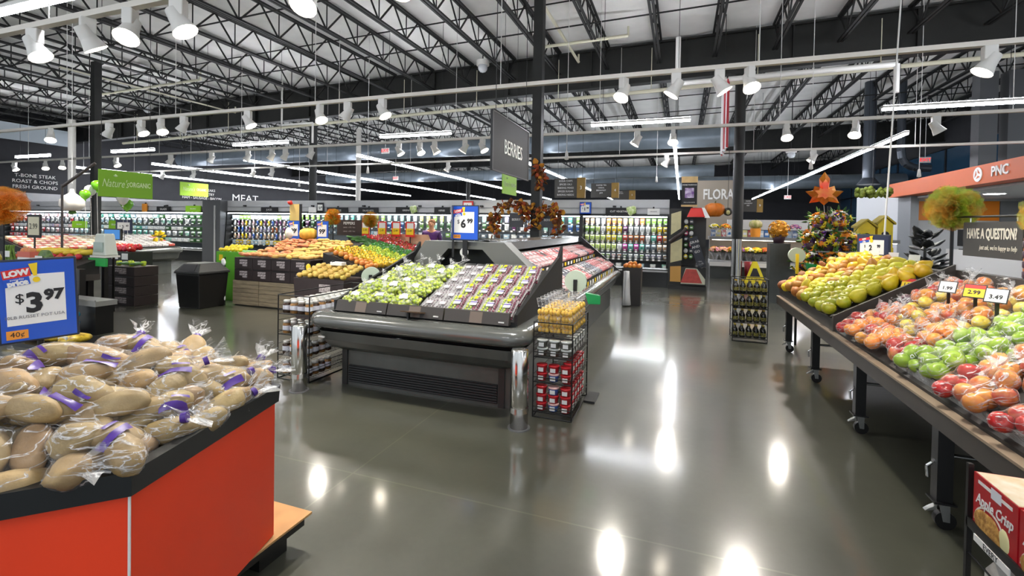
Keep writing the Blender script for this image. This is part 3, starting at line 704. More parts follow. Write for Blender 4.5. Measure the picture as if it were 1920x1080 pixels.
# tray boxes along the front
trm = mat('tray_brown', '#3b3733', 0.5)
for k, (x0, x1) in enumerate(((-3.17, -2.6), (-2.585, -2.0), (-1.985, -1.37))):
    t = thing('display_tray', f'dark brown display tray on the case front, {["left one under the grape bags", "middle one", "right one under the mixed grape boxes"][k]}', 'tray', ((x0 + x1) / 2, 3.8, 0.75)); w = (x1 - x0) / 2
    MB().hull([(-w, 0.0, 0.10), (w, 0.0, 0.10), (w, 0.03, 0.10), (-w, 0.03, 0.10)], [(-w, -0.03, 0.0), (w, -0.03, 0.0), (w, 0.03, 0.0), (-w, 0.03, 0.0)]).build('tray_front', trm, t)
    MB().hull([(-0.06, -0.002, 0.095), (0.06, -0.002, 0.095), (0.06, 0.0, 0.095), (-0.06, 0, 0.095)], [(-0.06, -0.032, 0.003), (0.06, -0.032, 0.003), (0.06, -0.03, 0.003), (-0.06, -0.03, 0.003)]).build('tape_strip', mat('tape_tan', '#6d6055', 0.4), t)
    MB().bb((w - 0.09, -0.034, 0.02), (w - 0.04, -0.028, 0.03)).build('bar_label', paper, t)
t = thing('card_holder', 'small empty black sign holder clipped to the front bumper edge', 'sign holder', (-2.28, 3.74, 0.745))
MB().bb((-0.05, -0.03, 0), (-0.03, 0.0, 0.05)).build('clip', black, t); MB().hull([(-0.1, -0.06, 0.075), (0.1, -0.06, 0.075), (0.1, 0.05, 0.055), (-0.1, 0.05, 0.055)], [(-0.1, -0.06, 0.065), (0.1, -0.06, 0.065), (0.1, 0.05, 0.045), (-0.1, 0.05, 0.045)]).build('holder_plate', mat('holder_brown', '#57442f', 0.5), t)

# deck frame helpers
dz = Vector((0, -0.33, 1.40)).normalized(); dv = Vector((0, 1.40, 0.33)).normalized()
def front_deck(x, s, lift=0.0): # s metres up the slope
    return Vector((x, 3.84, 0.772)) + dv * s + dz * lift
# ------------------------------------------------------------------ grapes
ggreen = mat('grape_green', '#cbd64a', 0.3, col2='#a9c234', scale=20, coat=0.2)
gred = mat('grape_red', '#6b1f3a', 0.3, col2='#8d3350', scale=20, coat=0.2)
gblack = mat('grape_dark', '#2f1a2b', 0.3, col2='#51293f', scale=20, coat=0.2)
def grapes_mb(n, ext, r, seed, sub=1):
    mb = MB()
    for p in scatter(n, ext, r * 1.45, seed): mb.ico(p, r, sub)
    return mb
def grape_bag(seed):
    e = bpy.data.objects.new('grape_bag', None); e.empty_display_size = 0.1; tag(e, None, 'bag of grapes', 'green grape bags on the case')
    g = grapes_mb(70, (0.125, 0.095, 0.05), 0.0155, seed, 2)
    sk = cling(g, (0, 0, 0), 0.7, 4, 0.004)
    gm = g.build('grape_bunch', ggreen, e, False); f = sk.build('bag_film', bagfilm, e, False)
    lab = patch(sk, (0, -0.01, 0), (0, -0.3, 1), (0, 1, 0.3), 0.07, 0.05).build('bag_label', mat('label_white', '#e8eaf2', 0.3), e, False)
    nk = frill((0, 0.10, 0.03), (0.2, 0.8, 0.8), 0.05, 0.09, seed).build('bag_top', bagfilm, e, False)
    return proto(e, gm, f, lab, nk)
gb = [grape_bag(s) for s in (2, 9, 15)]
rnd = random.Random(5)
for j in range(5):
    for i in range(3 if j < 4 else 3):
        x = -3.02 + 0.27 * i + 0.03 * j * 0.5; s = 0.10 + 0.235 * j
        M = frame(front_deck(x, s, 0.07 + (0.03 if j % 2 else 0)), (1, 0.15 * rnd.uniform(-1, 1), 0), dz, rnd.uniform(-0.3, 0.3))
        place(gb[(i + j) % 3], M, f'green grape bag in the {nth(j)} row up from the case front, {nth(i)} from the left', scale=1.22)
def clamshell(w, d, h, mixes, labc, seed, name='grape_clamshell', grp='grape boxes on the case', r=0.0135, accent=False):
    e = bpy.data.objects.new(name, None); e.empty_display_size = 0.1; tag(e, None, 'clear plastic box of ' + ('grapes' if 'grape' in name else 'berries'), grp)
    kids = []; rnd = random.Random(seed); per = len(mixes)
    for q, m in enumerate(mixes):
        mb = MB(); x0 = -w / 2 + w * q / per; x1 = x0 + w / per
        nx, ny, nz = max(1, int((x1 - x0) / (r * 2))), int(d / (r * 2.05)), max(1, int(h / (r * 1.9)))
        for iz in range(nz):
            for ix in range(nx):
                for iy in range(ny):
                    if 0 < iz < nz - 1 and 0 < iy < ny - 1 and 0 < ix < nx - 1: continue
                    mb.ico((x0 + (ix + 0.5) * (x1 - x0) / nx + rnd.uniform(-1, 1) * r * 0.3, -d / 2 + (iy + 0.5) * d / ny + rnd.uniform(-1, 1) * r * 0.3, r + iz * r * 1.85 + rnd.uniform(0, r * 0.4)), r * rnd.uniform(0.92, 1.05), 1)
        kids.append(mb.build('grapes' if 'grape' in name else 'berries', m, e, False))
    k = 0.92
    mb = MB(); mb.hull([(-w / 2, -d / 2, h), (w / 2, -d / 2, h), (w / 2, d / 2, h), (-w / 2, d / 2, h)], [(-w / 2 * k, -d / 2 * k, 0), (w / 2 * k, -d / 2 * k, 0), (w / 2 * k, d / 2 * k, 0), (-w / 2 * k, d / 2 * k, 0)])
    mb.bb((-w / 2 - 0.006, -d / 2 - 0.006, h * 0.62), (w / 2 + 0.006, d / 2 + 0.006, h * 0.68))
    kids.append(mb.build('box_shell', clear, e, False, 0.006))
    kids.append(MB().bb((-w * 0.2, -d * 0.16, h + 0.001), (w * 0.24, d * 0.1, h + 0.003)).build('box_label', labc[0], e, False))
    if accent:
        kids.append(MB().cyl((0, d * 0.34, h + 0.001), (0, d * 0.34, h + 0.003), w * 0.13, None, 14).build('round_sticker', labc[1], e, False))
        kids.append(MB().bb((-w * 0.2, d * 0.0, h + 0.003), (w * 0.24, d * 0.06, h + 0.004)).build('label_stripe', purple, e, False))
    return proto(e, *kids)
labw = MATS['label_white']
mixp = clamshell(0.148, 0.235, 0.085, [ggreen, gred], (labw, yellow), 4, accent=True)
darkp = clamshell(0.125, 0.155, 0.075, [gblack], (mat('label_pink', '#ead9dc', 0.4), yellow), 8)
for j in range(4):
    for i in range(4):
        x = -1.94 + 0.163 * i; s = 0.155 + 0.262 * j
        place(mixp, frame(front_deck(x, s, 0.012 + 0.02 * j), (1, 0.03 * rnd.uniform(-1, 1), 0), dz + Vector((0, -0.25, 0)), rnd.uniform(-0.05, 0.05)), f'half green half red grape box, {nth(i)} from the left in the {nth(j)} row up')
for j in range(6):
    for i in range(2):
        x = -2.215 + 0.137 * i; s = 0.12 + 0.178 * j
        place(darkp, frame(front_deck(x, s, 0.012 + 0.012 * j), (1, 0.03 * rnd.uniform(-1, 1), 0), dz + Vector((0, -0.2, 0)), rnd.uniform(-0.06, 0.06)), f'dark grape box beside the green bags, {["left", "right"][i]} column, {nth(j)} one up from the front')
# berries along the side
berry_r = mat('berry_red', '#c2323f', 0.35, col2='#e3626a', scale=30); berry_p = mat('berry_pink', '#e08c94', 0.4, col2='#f3d9d8', scale=25)
berry_b = mat('berry_blue', '#2b3150', 0.5, col2='#4a4f6e', scale=25); berry_k = mat('berry_black', '#241a26', 0.4)
bps = [clamshell(0.15, 0.17, 0.065, [m], (l, yellow), 20 + i, 'berry_clamshell', 'berry boxes on the side of the case', 0.013) for i, (m, l) in enumerate(((berry_r, mat('label_rose', '#f2b9bb', 0.4)), (berry_p, labw), (berry_b, mat('label_grey', '#c9ccd2', 0.4)), (berry_k, labw)))]
bnames = ['red', 'pink', 'blue', 'black']
sz = Vector((0.42, 0, 1)).normalized(); su = Vector((-1, 0, 0.42)).normalized()
for lvl, (x, z, seq, y0, n) in enumerate(((-1.785, 1.09, [1, 1, 0, 1, 0, 0, 1, 1, 0, 0], 5.62, 24), (-1.385, 0.842, [2, 3, 1, 2, 0, 3, 2, 0, 0, 0], 4.75, 29))):
    for i in range(n):
        for j in range(2):
            w = seq[min(9, i * 10 // n)] if (i * 7 + j * 3) % 5 else (2, 1, 0, 3)[(i + j) % 4]
            p = Vector((x, y0 + i * 0.176, z)) + su * (0.185 * j) + sz * 0.008
            place(bps[w], frame(p, (0, 1, 0), sz), f'{bnames[w]} berry box, {nth(i)} from the near end, {["front", "back"][j]} row of the {["upper", "lower"][lvl]} side shelf')

# price sign over the hood
s1 = price_sign(frame((-2.47, 5.2, 1.63), (1, 0, 0), (0, -1, 0)), 0.34, 0.40, '6', '99', 'blue price card reading $6.99 standing over the grape case', None, tagtxt='SAVE')
MB().bb((-0.03, -0.42, -0.03), (0.03, -0.2, -0.006)).build('sign_stand', black, s1)
s2 = price_sign(frame((-2.69, 5.28, 1.63), (0.5, -0.866, 0), (-0.866, -0.5, 0)), 0.3, 0.40, '2', '99', 'second price card seen edge-on, joined to the left of the $6.99 card', None)
MB().bb((0.05, -0.42, -0.03), (0.1, -0.2, -0.006)).build('sign_stand', black, s2)
# ------------------------------------------------------------------ bollards
for x, y, lab in ((-1.185, 3.545, 'polished steel bollard at the right corner of the grape case'), (-3.40, 3.55, 'polished steel bollard at the left corner of the grape case')):
    t = thing('bollard', lab, 'bollard', (x, y, 0))
    MB().lathe([(0.072, 0.0), (0.072, 0.62), (0.06, 0.632), (0, 0.634)], 28).build('sleeve', chrome, t)
    MB().cyl((0, 0, 0.13), (0, 0, 0.17), 0.0755, None, 28).build('collar', chrome, t)
    MB().cyl((0, 0, 0.0), (0, 0, 0.008), 0.09, None, 28).build('foot_ring', mat('foot_grey', '#77787a', 0.4, 0.5), t)

# bag-roll holders: pale disc on an arm with a green tie box
discm = mat('roll_pale', '#b9c7b2', 0.45)
def roll_holder(x, y, z, z0, label, az=0.0, arm=None):
    t = thing('bag_roll_holder', label, 'produce bag roll', (x, y, z), az)
    MB().cyl((0, -0.03, 0), (0, 0.03, 0), 0.105, None, 28).build('bag_roll', discm, t)
    MB().cyl((0, -0.05, 0), (0, 0.06, 0), 0.02, None, 12).bb((-0.018, -0.055, -0.26), (0.018, -0.035, 0.02)).build('holder_arm', arm or black, t)
    MB().bb((-0.015, -0.052, -(z - z0)), (0.015, -0.037, -0.26)).build('holder_post', black, t)
    MB().hull([(0.10, -0.09, -0.10), (0.24, -0.07, -0.12), (0.22, 0.0, -0.12), (0.10, -0.0, -0.1)], [(0.13, -0.09, -0.2), (0.24, -0.07, -0.2), (0.22, 0, -0.2), (0.13, 0, -0.2)]).build('tie_box', dkgreen, t)
roll_holder(-0.95, 4.50, 1.08, 0.0, 'pale produce bag roll with green tie box at the right side of the berry case', 0.1)
roll_holder(-3.33, 4.55, 1.0, 0.742, 'pale produce bag roll with green tie box at the left side of the grape case', 0.5)
roll_holder(1.53, 7.62, 1.26, 0.0, 'pale produce bag roll on a yellow arm at the far end of the fruit table', 0.0, yellow)

# ------------------------------------------------------------------ wire rack with dips and corn
wire = mat('wire_black', '#161616', 0.4, 0.4)
def wire_rack(name, label, x0, x1, y0, y1, h, shelves, loc, basket=None):
    t = thing(name, label, 'wire rack', loc)
    fr = MB(); w = 0.006
    for x in (x0, x1):
        for y in (y0, y1): fr.tube([(x, y, 0), (x, y, h)], w)
        fr.tube([(x, y0, 0.005), (x, y1, 0.005)], w).tube([(x, y0, h), (x, y1, h)], w)
        for z in [0.12 + 0.12 * i for i in range(int((h - 0.15) / 0.12))]: fr.tube([(x, y0, z), (x, y1, z)], 0.003, 5)
    for y in (y0, y1): fr.tube([(x0, y, 0.005), (x1, y, 0.005)], w).tube([(x0, y, h), (x1, y, h)], w)
    fr.build('rack_frame', wire, t)
    for z in shelves:
        mb = MB(); n = int((y1 - y0) / 0.035)
        for i in range(n + 1): y = y0 + (y1 - y0) * i / n; mb.tube([(x0, y, z - 0.004), (x1, y, z - 0.004)], 0.003, 4)
        mb.tube([(x0, y0, z + 0.04), (x1, y0, z + 0.04)], 0.004, 5).tube([(x0, y0, z), (x1, y0, z)], 0.004, 5).tube([(x1, y0, z + 0.04), (x1, y1, z + 0.04)], 0.004, 5)
        mb.build('wire_shelf', wire, t)
    return t
wire_rack('snack_rack', 'black wire rack of red dip tubs and yellow snack bags right of the bollard', 0, 0.33, 0, 0.66, 0.80, (0.05, 0.30, 0.51, 0.68), (-1.15, 3.80, 0))
def tub(lidc, bodyc, nm):
    e = bpy.data.objects.new('dip_tub', None); e.empty_display_size = 0.05; tag(e, None, 'tub', 'dip tubs on the wire rack')
    b = MB().lathe([(0.036, 0), (0.045, 0.052), (0.045, 0.055)], 16).build('tub_body', bodyc, e, False)
    l = MB().lathe([(0.047, 0.053), (0.048, 0.064), (0.044, 0.067), (0.0, 0.067)], 16).build('tub_lid', lidc, e, False)
    s = MB().bb((-0.022, -0.0445, 0.012), (0.022, -0.041, 0.045)).build('tub_label', paper, e, False)
    return proto(e, b, l, s)
tubr = tub(mat('lid_red', '#c9252d', 0.35), mat('tub_red', '#a81f27', 0.4), 'red'); tubw = tub(mat('lid_pale', '#cfd2cc', 0.35), mat('tub_grey', '#5b5a50', 0.4), 'pale')
tubb = tub(mat('lid_pink', '#e8b9b4', 0.35), mat('tub_bluered', '#3c62a8', 0.4), 'blue')
for z, nst, pr, nm, shelf in ((0.053, 3, tubr, 'red', 'bottom'), (0.303, 2, tubr, 'red', 'second'), (0.513, 2, tubw, 'pale-lidded', 'third')):
    for k in range(nst):
        for (i, j) in [(0, 0), (1, 0)] + [(2, q) for q in range(6)]:
            p = pr; n2 = nm
            if pr is tubr and i == 1 and j == 0 and k != 1: p, n2 = tubb, 'blue-sided'
            where = f'{["left", "middle"][i]} column at the front' if i < 2 else f'right column, {nth(j)} back'
            place(p, T(-1.15 + 0.06 + i * 0.104, 3.86 + j * 0.104, z + k * 0.069, 0 if i < 2 or j == 0 else PI / 2), f'{n2} dip tub on the {shelf} rack shelf, {where}, {nth(k)} from below')
corn = mat('corn_yellow', '#d9a93a', 0.5, col2='#e9c765', scale=8)
def corn_bag():
    e = bpy.data.objects.new('snack_bag', None); e.empty_display_size = 0.1; tag(e, None, 'snack bag', 'yellow snack bags in the rack basket')
    mb = MB()
    for i in range(3):
        for j in range(4): mb.ico((-0.03 + 0.03 * i, 0, 0.035 + 0.052 * j), (0.019, 0.02, 0.027), 2, 0, 0.1, i + j * 3)
    a = mb.build('corn_sticks', corn, e, False); sk = cling(mb, (0, 0, 0.115), 0.75, 3)
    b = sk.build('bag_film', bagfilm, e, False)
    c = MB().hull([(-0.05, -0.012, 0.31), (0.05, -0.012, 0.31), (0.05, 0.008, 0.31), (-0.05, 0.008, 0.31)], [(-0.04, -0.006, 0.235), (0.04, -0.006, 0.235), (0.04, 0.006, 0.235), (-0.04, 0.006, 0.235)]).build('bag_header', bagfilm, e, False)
    return proto(e, a, b, c)
cb = corn_bag()
for j in range(6):
    for i in range(3):
        place(cb, T(-1.085 + 0.102 * i, 3.87 + 0.11 * j, 0.69, 0.1 * ((i * j) % 3 - 1), 0.12, 0), f'bag of yellow snack sticks in the top basket, {nth(i)} across, {nth(j)} row back')
t = thing('floor_plate', 'flat black metal plate sticking out at the foot of the snack rack', 'plate', (-0.76, 4.4, 0.0)); MB().bb((-0.05, -0.12, 0.0), (0.05, 0.14, 0.02)).build('plate_body', black, t)

# ------------------------------------------------------------------ jar rack on the left
wire_rack('jar_rack', 'black wire rack full of glass jars left of the grape case', 0, 0.40, 0, 1.15, 0.86, (0.05, 0.25, 0.46, 0.67), (-3.87, 3.75, 0))
jarc = mat('jar_content', '#7a5a33', 0.3, col2='#a9793e', scale=18)
def jar(c, nm):
    e = bpy.data.objects.new('glass_jar', None); e.empty_display_size = 0.05; tag(e, None, 'jar', 'glass jars on the wire rack')
    a = MB().lathe([(0.036, 0), (0.039, 0.01), (0.039, 0.09), (0.03, 0.105)], 16).build('jar_body', c, e, False)
    b = MB().lathe([(0.033, 0.104), (0.034, 0.128), (0.03, 0.131), (0, 0.131)], 16).build('jar_lid', mat('lid_silver', '#d5d4cf', 0.3, 0.4), e, False)
    d = MB().cyl((0, 0, 0.03), (0, 0, 0.078), 0.0397, None, 16, cap=False).build('jar_label', labw, e, False)
    return proto(e, a, b, d)
jp = [jar(jarc, 'amber'), jar(mat('jar_dark', '#3b2617', 0.25), 'dark')]
for lv, z in enumerate((0.052, 0.252, 0.462, 0.672)):
    for j in range(12 if lv == 3 else 4):
        for i in range(4):
            if lv < 3 and j > 1 and i < 3: continue
            w = (i + j + lv) % 2
            place(jp[w], T(-3.815 + 0.095 * i, 3.81 + 0.09 * j, z, i + j), f'{["amber", "dark"][w]} glass jar on the {["bottom", "second", "third", "top"][lv]} rack shelf, {nth(i)} across, {nth(j)} back')
# ================================================================== fruit table on the right
tm = mat('table_brown', '#3d3833', 0.45, var=0.1, scale=6)
edge = mat('table_edge', '#8d7c68', 0.45)
ft = thing('fruit_table', 'long black slanted fruit table on casters along the right side', 'display table', (0, 0, 0))
YA, YB = 1.0, 7.35
MB().bb((1.25, YA, 0.60), (1.28, YB, 0.70)).build('front_fascia', tm, ft)
MB().bb((1.245, YA, 0.70), (1.33, YB, 0.712)).build('edge_strip', edge, ft)
MB().bb((1.25, YB - 0.03, 0.60), (2.9, YB, 0.70)).build('end_fascia', tm, ft)
tdeck = mat('table_deck', '#1f1d1b', 0.6)
MB().prism([(1.30, 0.70), (1.30, 0.73), (2.14, 1.19), (2.14, 0.70)], 1, YA, 4.92).build('slanted_deck', tdeck, ft)
MB().prism([(1.30, 0.70), (1.30, 0.78), (2.14, 1.24), (2.14, 0.70)], 1, 4.95, YB).build('slanted_deck', tdeck, ft)
MB().bb((1.285, 4.95, 0.70), (1.30, YB, 0.82)).build('bin_lip', black, ft)
MB().prism([(2.22, 0.70), (2.22, 1.19), (2.98, 0.80), (2.98, 0.70)], 1, YA, YB).build('slanted_deck', tdeck, ft)
MB().bb((2.14, YA, 0.70), (2.22, 4.95, 1.30)).bb((2.14, 4.95, 0.70), (2.22, YB, 1.27)).build('back_riser', tm, ft)
MB().prism([(1.285, 0.70), (1.285, 0.85), (2.14, 1.345), (2.14, 0.70)], 1, 4.92, 4.95).build('divider_board', tm, ft)
MB().prism([(1.29, 0.70), (1.29, 0.76), (2.14, 1.24), (2.14, 0.70)], 1, YB - 0.02, YB).build('divider_board', tm, ft)
MB().prism([(1.29, 0.70), (1.29, 0.80), (2.14, 1.28), (2.14, 0.70)], 1, YA, YA + 0.03).build('divider_board', tm, ft)
MB().bb((2.16, YA + 0.05, 0.02), (2.2, YB - 0.05, 0.70)).build('dark_backing', black, ft)  # black sheet added to keep the space under the table dark
MB().bb((1.318, YA + 0.04, 0.712), (1.322, 3.72, 0.80)).build('acrylic_guard', acryl, ft)
MB().tube([(1.32, YA + 0.04, 0.80), (1.32, 3.72, 0.80), (1.32, 3.72, 0.715)], 0.003, 5).build('guard_edge', blackm, ft)
castm = mat('caster_zinc', '#c4c6c4', 0.25, 0.9)
for y in (7.12, 5.8, 4.47, 3.2, 1.9):
    for x in (1.36, 2.86):
        lg = MB().bb((-0.035, -0.035, 0.15), (0.035, 0.035, 0.60)).bb((-0.05, -0.05, 0.145), (0.05, 0.05, 0.155)).build('leg', black, ft, loc=(x, y, 0))
        fk = MB()
        for s in (-1, 1): fk.hull([(-0.02, s * 0.022, 0.145), (0.03, s * 0.022, 0.145), (0.03, s * 0.026, 0.145), (-0.02, s * 0.026, 0.145)], [(0.0, s * 0.022, 0.045), (0.03, s * 0.022, 0.045), (0.03, s * 0.026, 0.045), (0.0, s * 0.026, 0.045)])
        fk.bb((-0.03, -0.03, 0.135), (0.035, 0.03, 0.145)).hull([(-0.06, -0.015, 0.1), (-0.02, -0.015, 0.13), (-0.02, 0.015, 0.13), (-0.06, 0.015, 0.1)], [(-0.075, -0.015, 0.085), (-0.03, -0.015, 0.1), (-0.03, 0.015, 0.1), (-0.075, 0.015, 0.085)])
        fk.build('caster_fork', castm, lg)
        MB().cyl((0.015, -0.018, 0.048), (0.015, 0.018, 0.048), 0.048, None, 20).build('caster_wheel', black, lg)
        MB().tube([(-0.038, 0.02, 0.34), (-0.06, 0.02, 0.32), (-0.055, 0.02, 0.26)], 0.008, 6).cyl((-0.045, 0, 0.36), (-0.035, 0, 0.36), 0.012, None, 8).build('lock_pin', castm, lg)
for y0 in (3.2, 4.47, 5.8):
    MB().tube([(1.36, y0, 0.40), (2.86, y0, 0.40)], 0.012, 8).build('cross_brace', castm, ft)
tz = Vector((-0.48, 0, 0.877)).normalized(); tu = Vector((0.877, 0, 0.48)).normalized()
def tdk(y, s, lift=0.0): return Vector((1.30, y, 0.733)) + tu * s + tz * lift
# fruit models
def pear_mb(): return MB().lathe([(0, -0.045), (0.022, -0.043), (0.038, -0.025), (0.041, -0.005), (0.034, 0.02), (0.022, 0.04), (0.016, 0.052), (0.008, 0.058), (0, 0.059)], 14).cyl((0, 0, 0.056), (0.004, 0, 0.074), 0.0025, None, 5)
def apple_prof(r): return [(0, -0.75 * r), (0.3 * r, -0.85 * r), (0.75 * r, -0.6 * r), (r, 0.02 * r), (0.88 * r, 0.52 * r), (0.5 * r, 0.78 * r), (0.18 * r, 0.72 * r), (0, 0.58 * r)]
def apple_mb(r): return MB().lathe(apple_prof(r), 16).cyl((0, 0, 0.58 * r), (0.05 * r, 0, 0.95 * r), 0.04 * r, None, 5)
def fruit(name, mb, m, cat, grp): return tag(mb.build(name, m, None, False), None, cat, grp)
pearY = fruit('pear', pear_mb(), mat('pear_yellow', '#dcb414', 0.4, col2='#e6c62c', scale=18, rand=0.12), 'pear', 'loose pears on the fruit table')
pearG = fruit('pear', pear_mb(), mat('pear_green', '#c4bc22', 0.4, col2='#d8cd40', scale=18, rand=0.12), 'pear', 'loose pears on the fruit table')
pearB = fruit('pear', pear_mb(), mat('pear_brown', '#a86e18', 0.5, col2='#bb8228', scale=22, rand=0.14), 'pear', 'loose pears on the fruit table')
appG = fruit('apple', apple_mb(0.042), mat('apple_greenyellow', '#9aa31c', 0.32, col2='#c4b82c', scale=14, rand=0.12), 'apple', 'loose green apples on the fruit table')
pearR = fruit('pear', pear_mb(), mat('pear_russet', '#96632f', 0.5, col2='#7e4a2b', scale=22, rand=0.14), 'pear', 'loose pears on the fruit table')
nm_of = {pearY.name: 'yellow pear', pearG.name: 'green pear', pearB.name: 'golden brown pear', appG.name: 'green apple', pearR.name: 'russet pear'}
rnd = random.Random(12)
NYF, NSF = 17, 7
for c in range(NYF):
    y = 7.24 - c * 0.134
    for r in range(NSF):
        s = 0.07 + r * 0.132 + (0.06 if c % 2 else 0)
        if s > 0.94: continue
        if c < 1: p = pearR if r < 5 else pearB
        elif c < 4: p = pearY
        elif c < 6: p = pearB if r < 6 else pearY
        elif c < 9: p = (pearY if r > 3 else pearG) if r % 4 else pearB
        elif c < 10: p = pearB if r > 1 else pearG
        elif c < 14: p = appG if r < 3 else pearG
        else: p = (appG if r < 2 else pearG) if r < 4 else pearY
        lift = 0.122 + 0.05 * max(0, noise.noise(Vector((y * 1.7, s * 3, 0)))) + (0.02 if (c // 3) % 2 else 0)
        if p is appG: M = frame(tdk(y, s, lift), (rnd.uniform(-1, 1), rnd.uniform(-1, 1), 0.2), (rnd.uniform(-0.6, 0.1), rnd.uniform(-0.5, 0.5), 1))
        else:
            d = Vector((rnd.uniform(-0.3, 0.9), rnd.uniform(-0.8, 0.8), 0.25)); M = frame(tdk(y, s, lift), (0.1, 0.2, 1), d)
        place(p, M, f'{nm_of[p.name]}, {nth(r)} up from the edge, {nth(c)} row from the far end', scale=rnd.uniform(1.4, 1.55))
# bagged fruit
def fruit_bag(mats_, seed, n=6, r=0.04, cat='bag of fruit', filmm=bagfilm):
    e = bpy.data.objects.new('fruit_bag', None); e.empty_display_size = 0.1; tag(e, None, cat, 'bags of fruit on the fruit table'); rnd = random.Random(seed)
    allm = MB(); kids = []
    for i, p in enumerate(scatter(n, (0.10, 0.085, 0.035), 0.068, seed)):
        M = frame(p, (rnd.uniform(-1, 1), rnd.uniform(-1, 1), 0.1), (rnd.uniform(-1, 1), rnd.uniform(-1, 1), rnd.uniform(0, 1)))
        q = MB().lathe(apple_prof(r * rnd.uniform(0.92, 1.08)), 16, M=M); allm.add(q.v, q.f); kids.append(q.build('fruit', mats_[i % len(mats_)], e, False))
    sk = cling(allm, (0, 0, 0), 0.6, 4)
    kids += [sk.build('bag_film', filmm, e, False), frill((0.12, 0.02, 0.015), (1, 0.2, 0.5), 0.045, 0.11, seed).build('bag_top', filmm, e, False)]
    return proto(e, *kids)
ared = mat('apple_red', '#a81219', 0.28, col2='#c43a26', scale=14); apeach = mat('peach', '#d99a3a', 0.4, col2='#cf6a2c', scale=12)
agreen = mat('apple_green', '#7fa31a', 0.28, col2='#a3bf36', scale=12); ayel = mat('apple_yellow', '#dcc03c', 0.32, col2='#e8d268', scale=12)
aor = mat('fruit_orange', '#ee8a2b', 0.4, col2='#f2a24a', scale=40); aplum = mat('plum', '#3a2436', 0.3, col2='#5f3344', scale=10); aros = mat('apple_rose', '#bb3a34', 0.3, col2='#d99a4a', scale=16)
FB = {k: fruit_bag(m, i + 3, n) for i, (k, m, n) in enumerate((('green', [agreen], 6), ('green ', [agreen, agreen, agreen], 7), ('red', [ared, ared, aros], 6), ('peach', [apeach, aros], 6), ('yellow', [ayel, ayel, apeach], 6), ('orange', [aor], 6), ('plum', [aplum, aplum, aros], 6), ('rosy', [aros, apeach, ared], 6)))}
def bag_rows(y0, ny, dy, ns, kinds, where, s0=0.10, ds=0.21):
    for a in range(ny):
        for b in range(ns):
            k = kinds(a, b)
            p = tdk(y0 - a * dy + rnd.uniform(-0.02, 0.02), s0 + b * ds, 0.065 + (0.03 if (a + b) % 2 and a else 0))
            M = frame(p, (0.8 + rnd.uniform(-0.3, 0.3), rnd.uniform(-1.2, 1.2), 0), tz, 0)
            place(FB[k], M, f'bag of {k.strip()} fruit {where}, {nth(a)} row from far end, {nth(b)} up', scale=1.17)
mid = [['red', 'rosy', 'plum', 'rosy'], ['orange', 'rosy', 'yellow', 'plum'], ['rosy', 'yellow', 'orange', 'peach'], ['orange', 'yellow', 'peach', 'yellow'], ['red', 'orange', 'yellow', 'yellow']]
bag_rows(4.64, 5, 0.225, 4, lambda a, b: mid[a][b], 'by the black divider', 0.12, 0.225)
bag_rows(3.49, 2, 0.245, 4, lambda a, b: 'green' if (a + b) % 2 else 'green ', 'among the green apples', 0.12, 0.225)
bag_rows(3.02, 7, 0.245, 4, lambda a, b: [['red', 'peach', 'red', 'rosy'], ['peach', 'red', 'rosy', 'peach'], ['red', 'peach', 'red', 'red']][a % 3][b], 'nearest the viewer', 0.12, 0.225)
# price cards on stalks
def stalk_card(x, y, z, z0, w, h, c, txt, label, yaw=-0.25, name='price_card', tilt=0.5):
    t = thing(name, label, 'price card', (x, y, z)); n = Vector((-0.75, -0.75, tilt)).normalized()
    M = frame((0, 0, 0), (0.7, -0.7, 0), n)
    MB().bb((-w / 2 - 0.006, -h / 2 - 0.006, -0.004), (w / 2 + 0.006, h / 2 + 0.006, -0.001), 0, M).build('card_holder', black, t)
    MB().bb((-w / 2, -h / 2, -0.001), (w / 2, h / 2, 0.001), 0, M).build('card_face', c, t)
    if c is yellow: MB().bb((-w / 2, h * 0.2, 0.001), (w / 2, h / 2, 0.002), 0, M).build('card_band', red, t)
    text(txt, h * 0.45, M @ T(0, -0.01, 0.0025), ink, t, 0.0003, bold=0.001)
    if z - z0 > 0.03: MB().bb((0.0, 0.0, -(z - z0)), (0.016, 0.012, -0.01)).build('card_stalk', black, t)
stalk_card(1.75, 4.12, 1.23, 1.0, 0.09, 0.075, paper, '1.99', 'small white price card on a black stalk, leftmost among the bagged fruit')
stalk_card(1.75, 3.80, 1.24, 0.98, 0.10, 0.08, yellow, '2.99', 'yellow and red price card on a black stalk above the bagged fruit')
stalk_card(1.75, 3.58, 1.24, 0.98, 0.095, 0.08, paper, '3.49', 'white price card on a black stalk, rightmost among the bagged fruit')
stalk_card(1.86, 5.02, 1.16, 1.06, 0.10, 0.09, yellow, '1.29', 'yellow and red price card leaning by the black divider board')
# $2.99 board, ridge cards
s3 = price_sign(frame((2.17, 6.84, 1.42), (0.35, -0.937, 0), (-0.937, -0.35, 0)), 0.48, 0.27, '2', '99', 'dark blue framed price board reading $2.99 behind the pears', None, frame_c=mat('navy', '#1c2747', 0.4))
MB().bb((-0.02, -0.22, -0.03), (0.02, -0.12, -0.01)).build('sign_stand', black, s3)
for k, (y, lab) in enumerate(((6.1, 'left of two'), (5.62, 'right of two'), (6.62, 'by the $2.99 board'))):
    t = thing('ridge_card', f'small pale price ticket clipped on the table ridge, {lab}', 'price card', (2.12, y, 1.23)); M = frame((0, 0, 0.09), (0.6, -0.8, 0), (-0.8, -0.6, 0.15))
    MB().bb((-0.05, -0.07, 0), (0.05, 0.07, 0.003), 0, M).build('card_face', paper, t); MB().bb((-0.01, -0.01, 0), (0.01, 0.01, 0.03)).build('clip', black, t)
    text('2.49', 0.035, M @ T(0, 0, 0.004), ink, t, 0.0003)
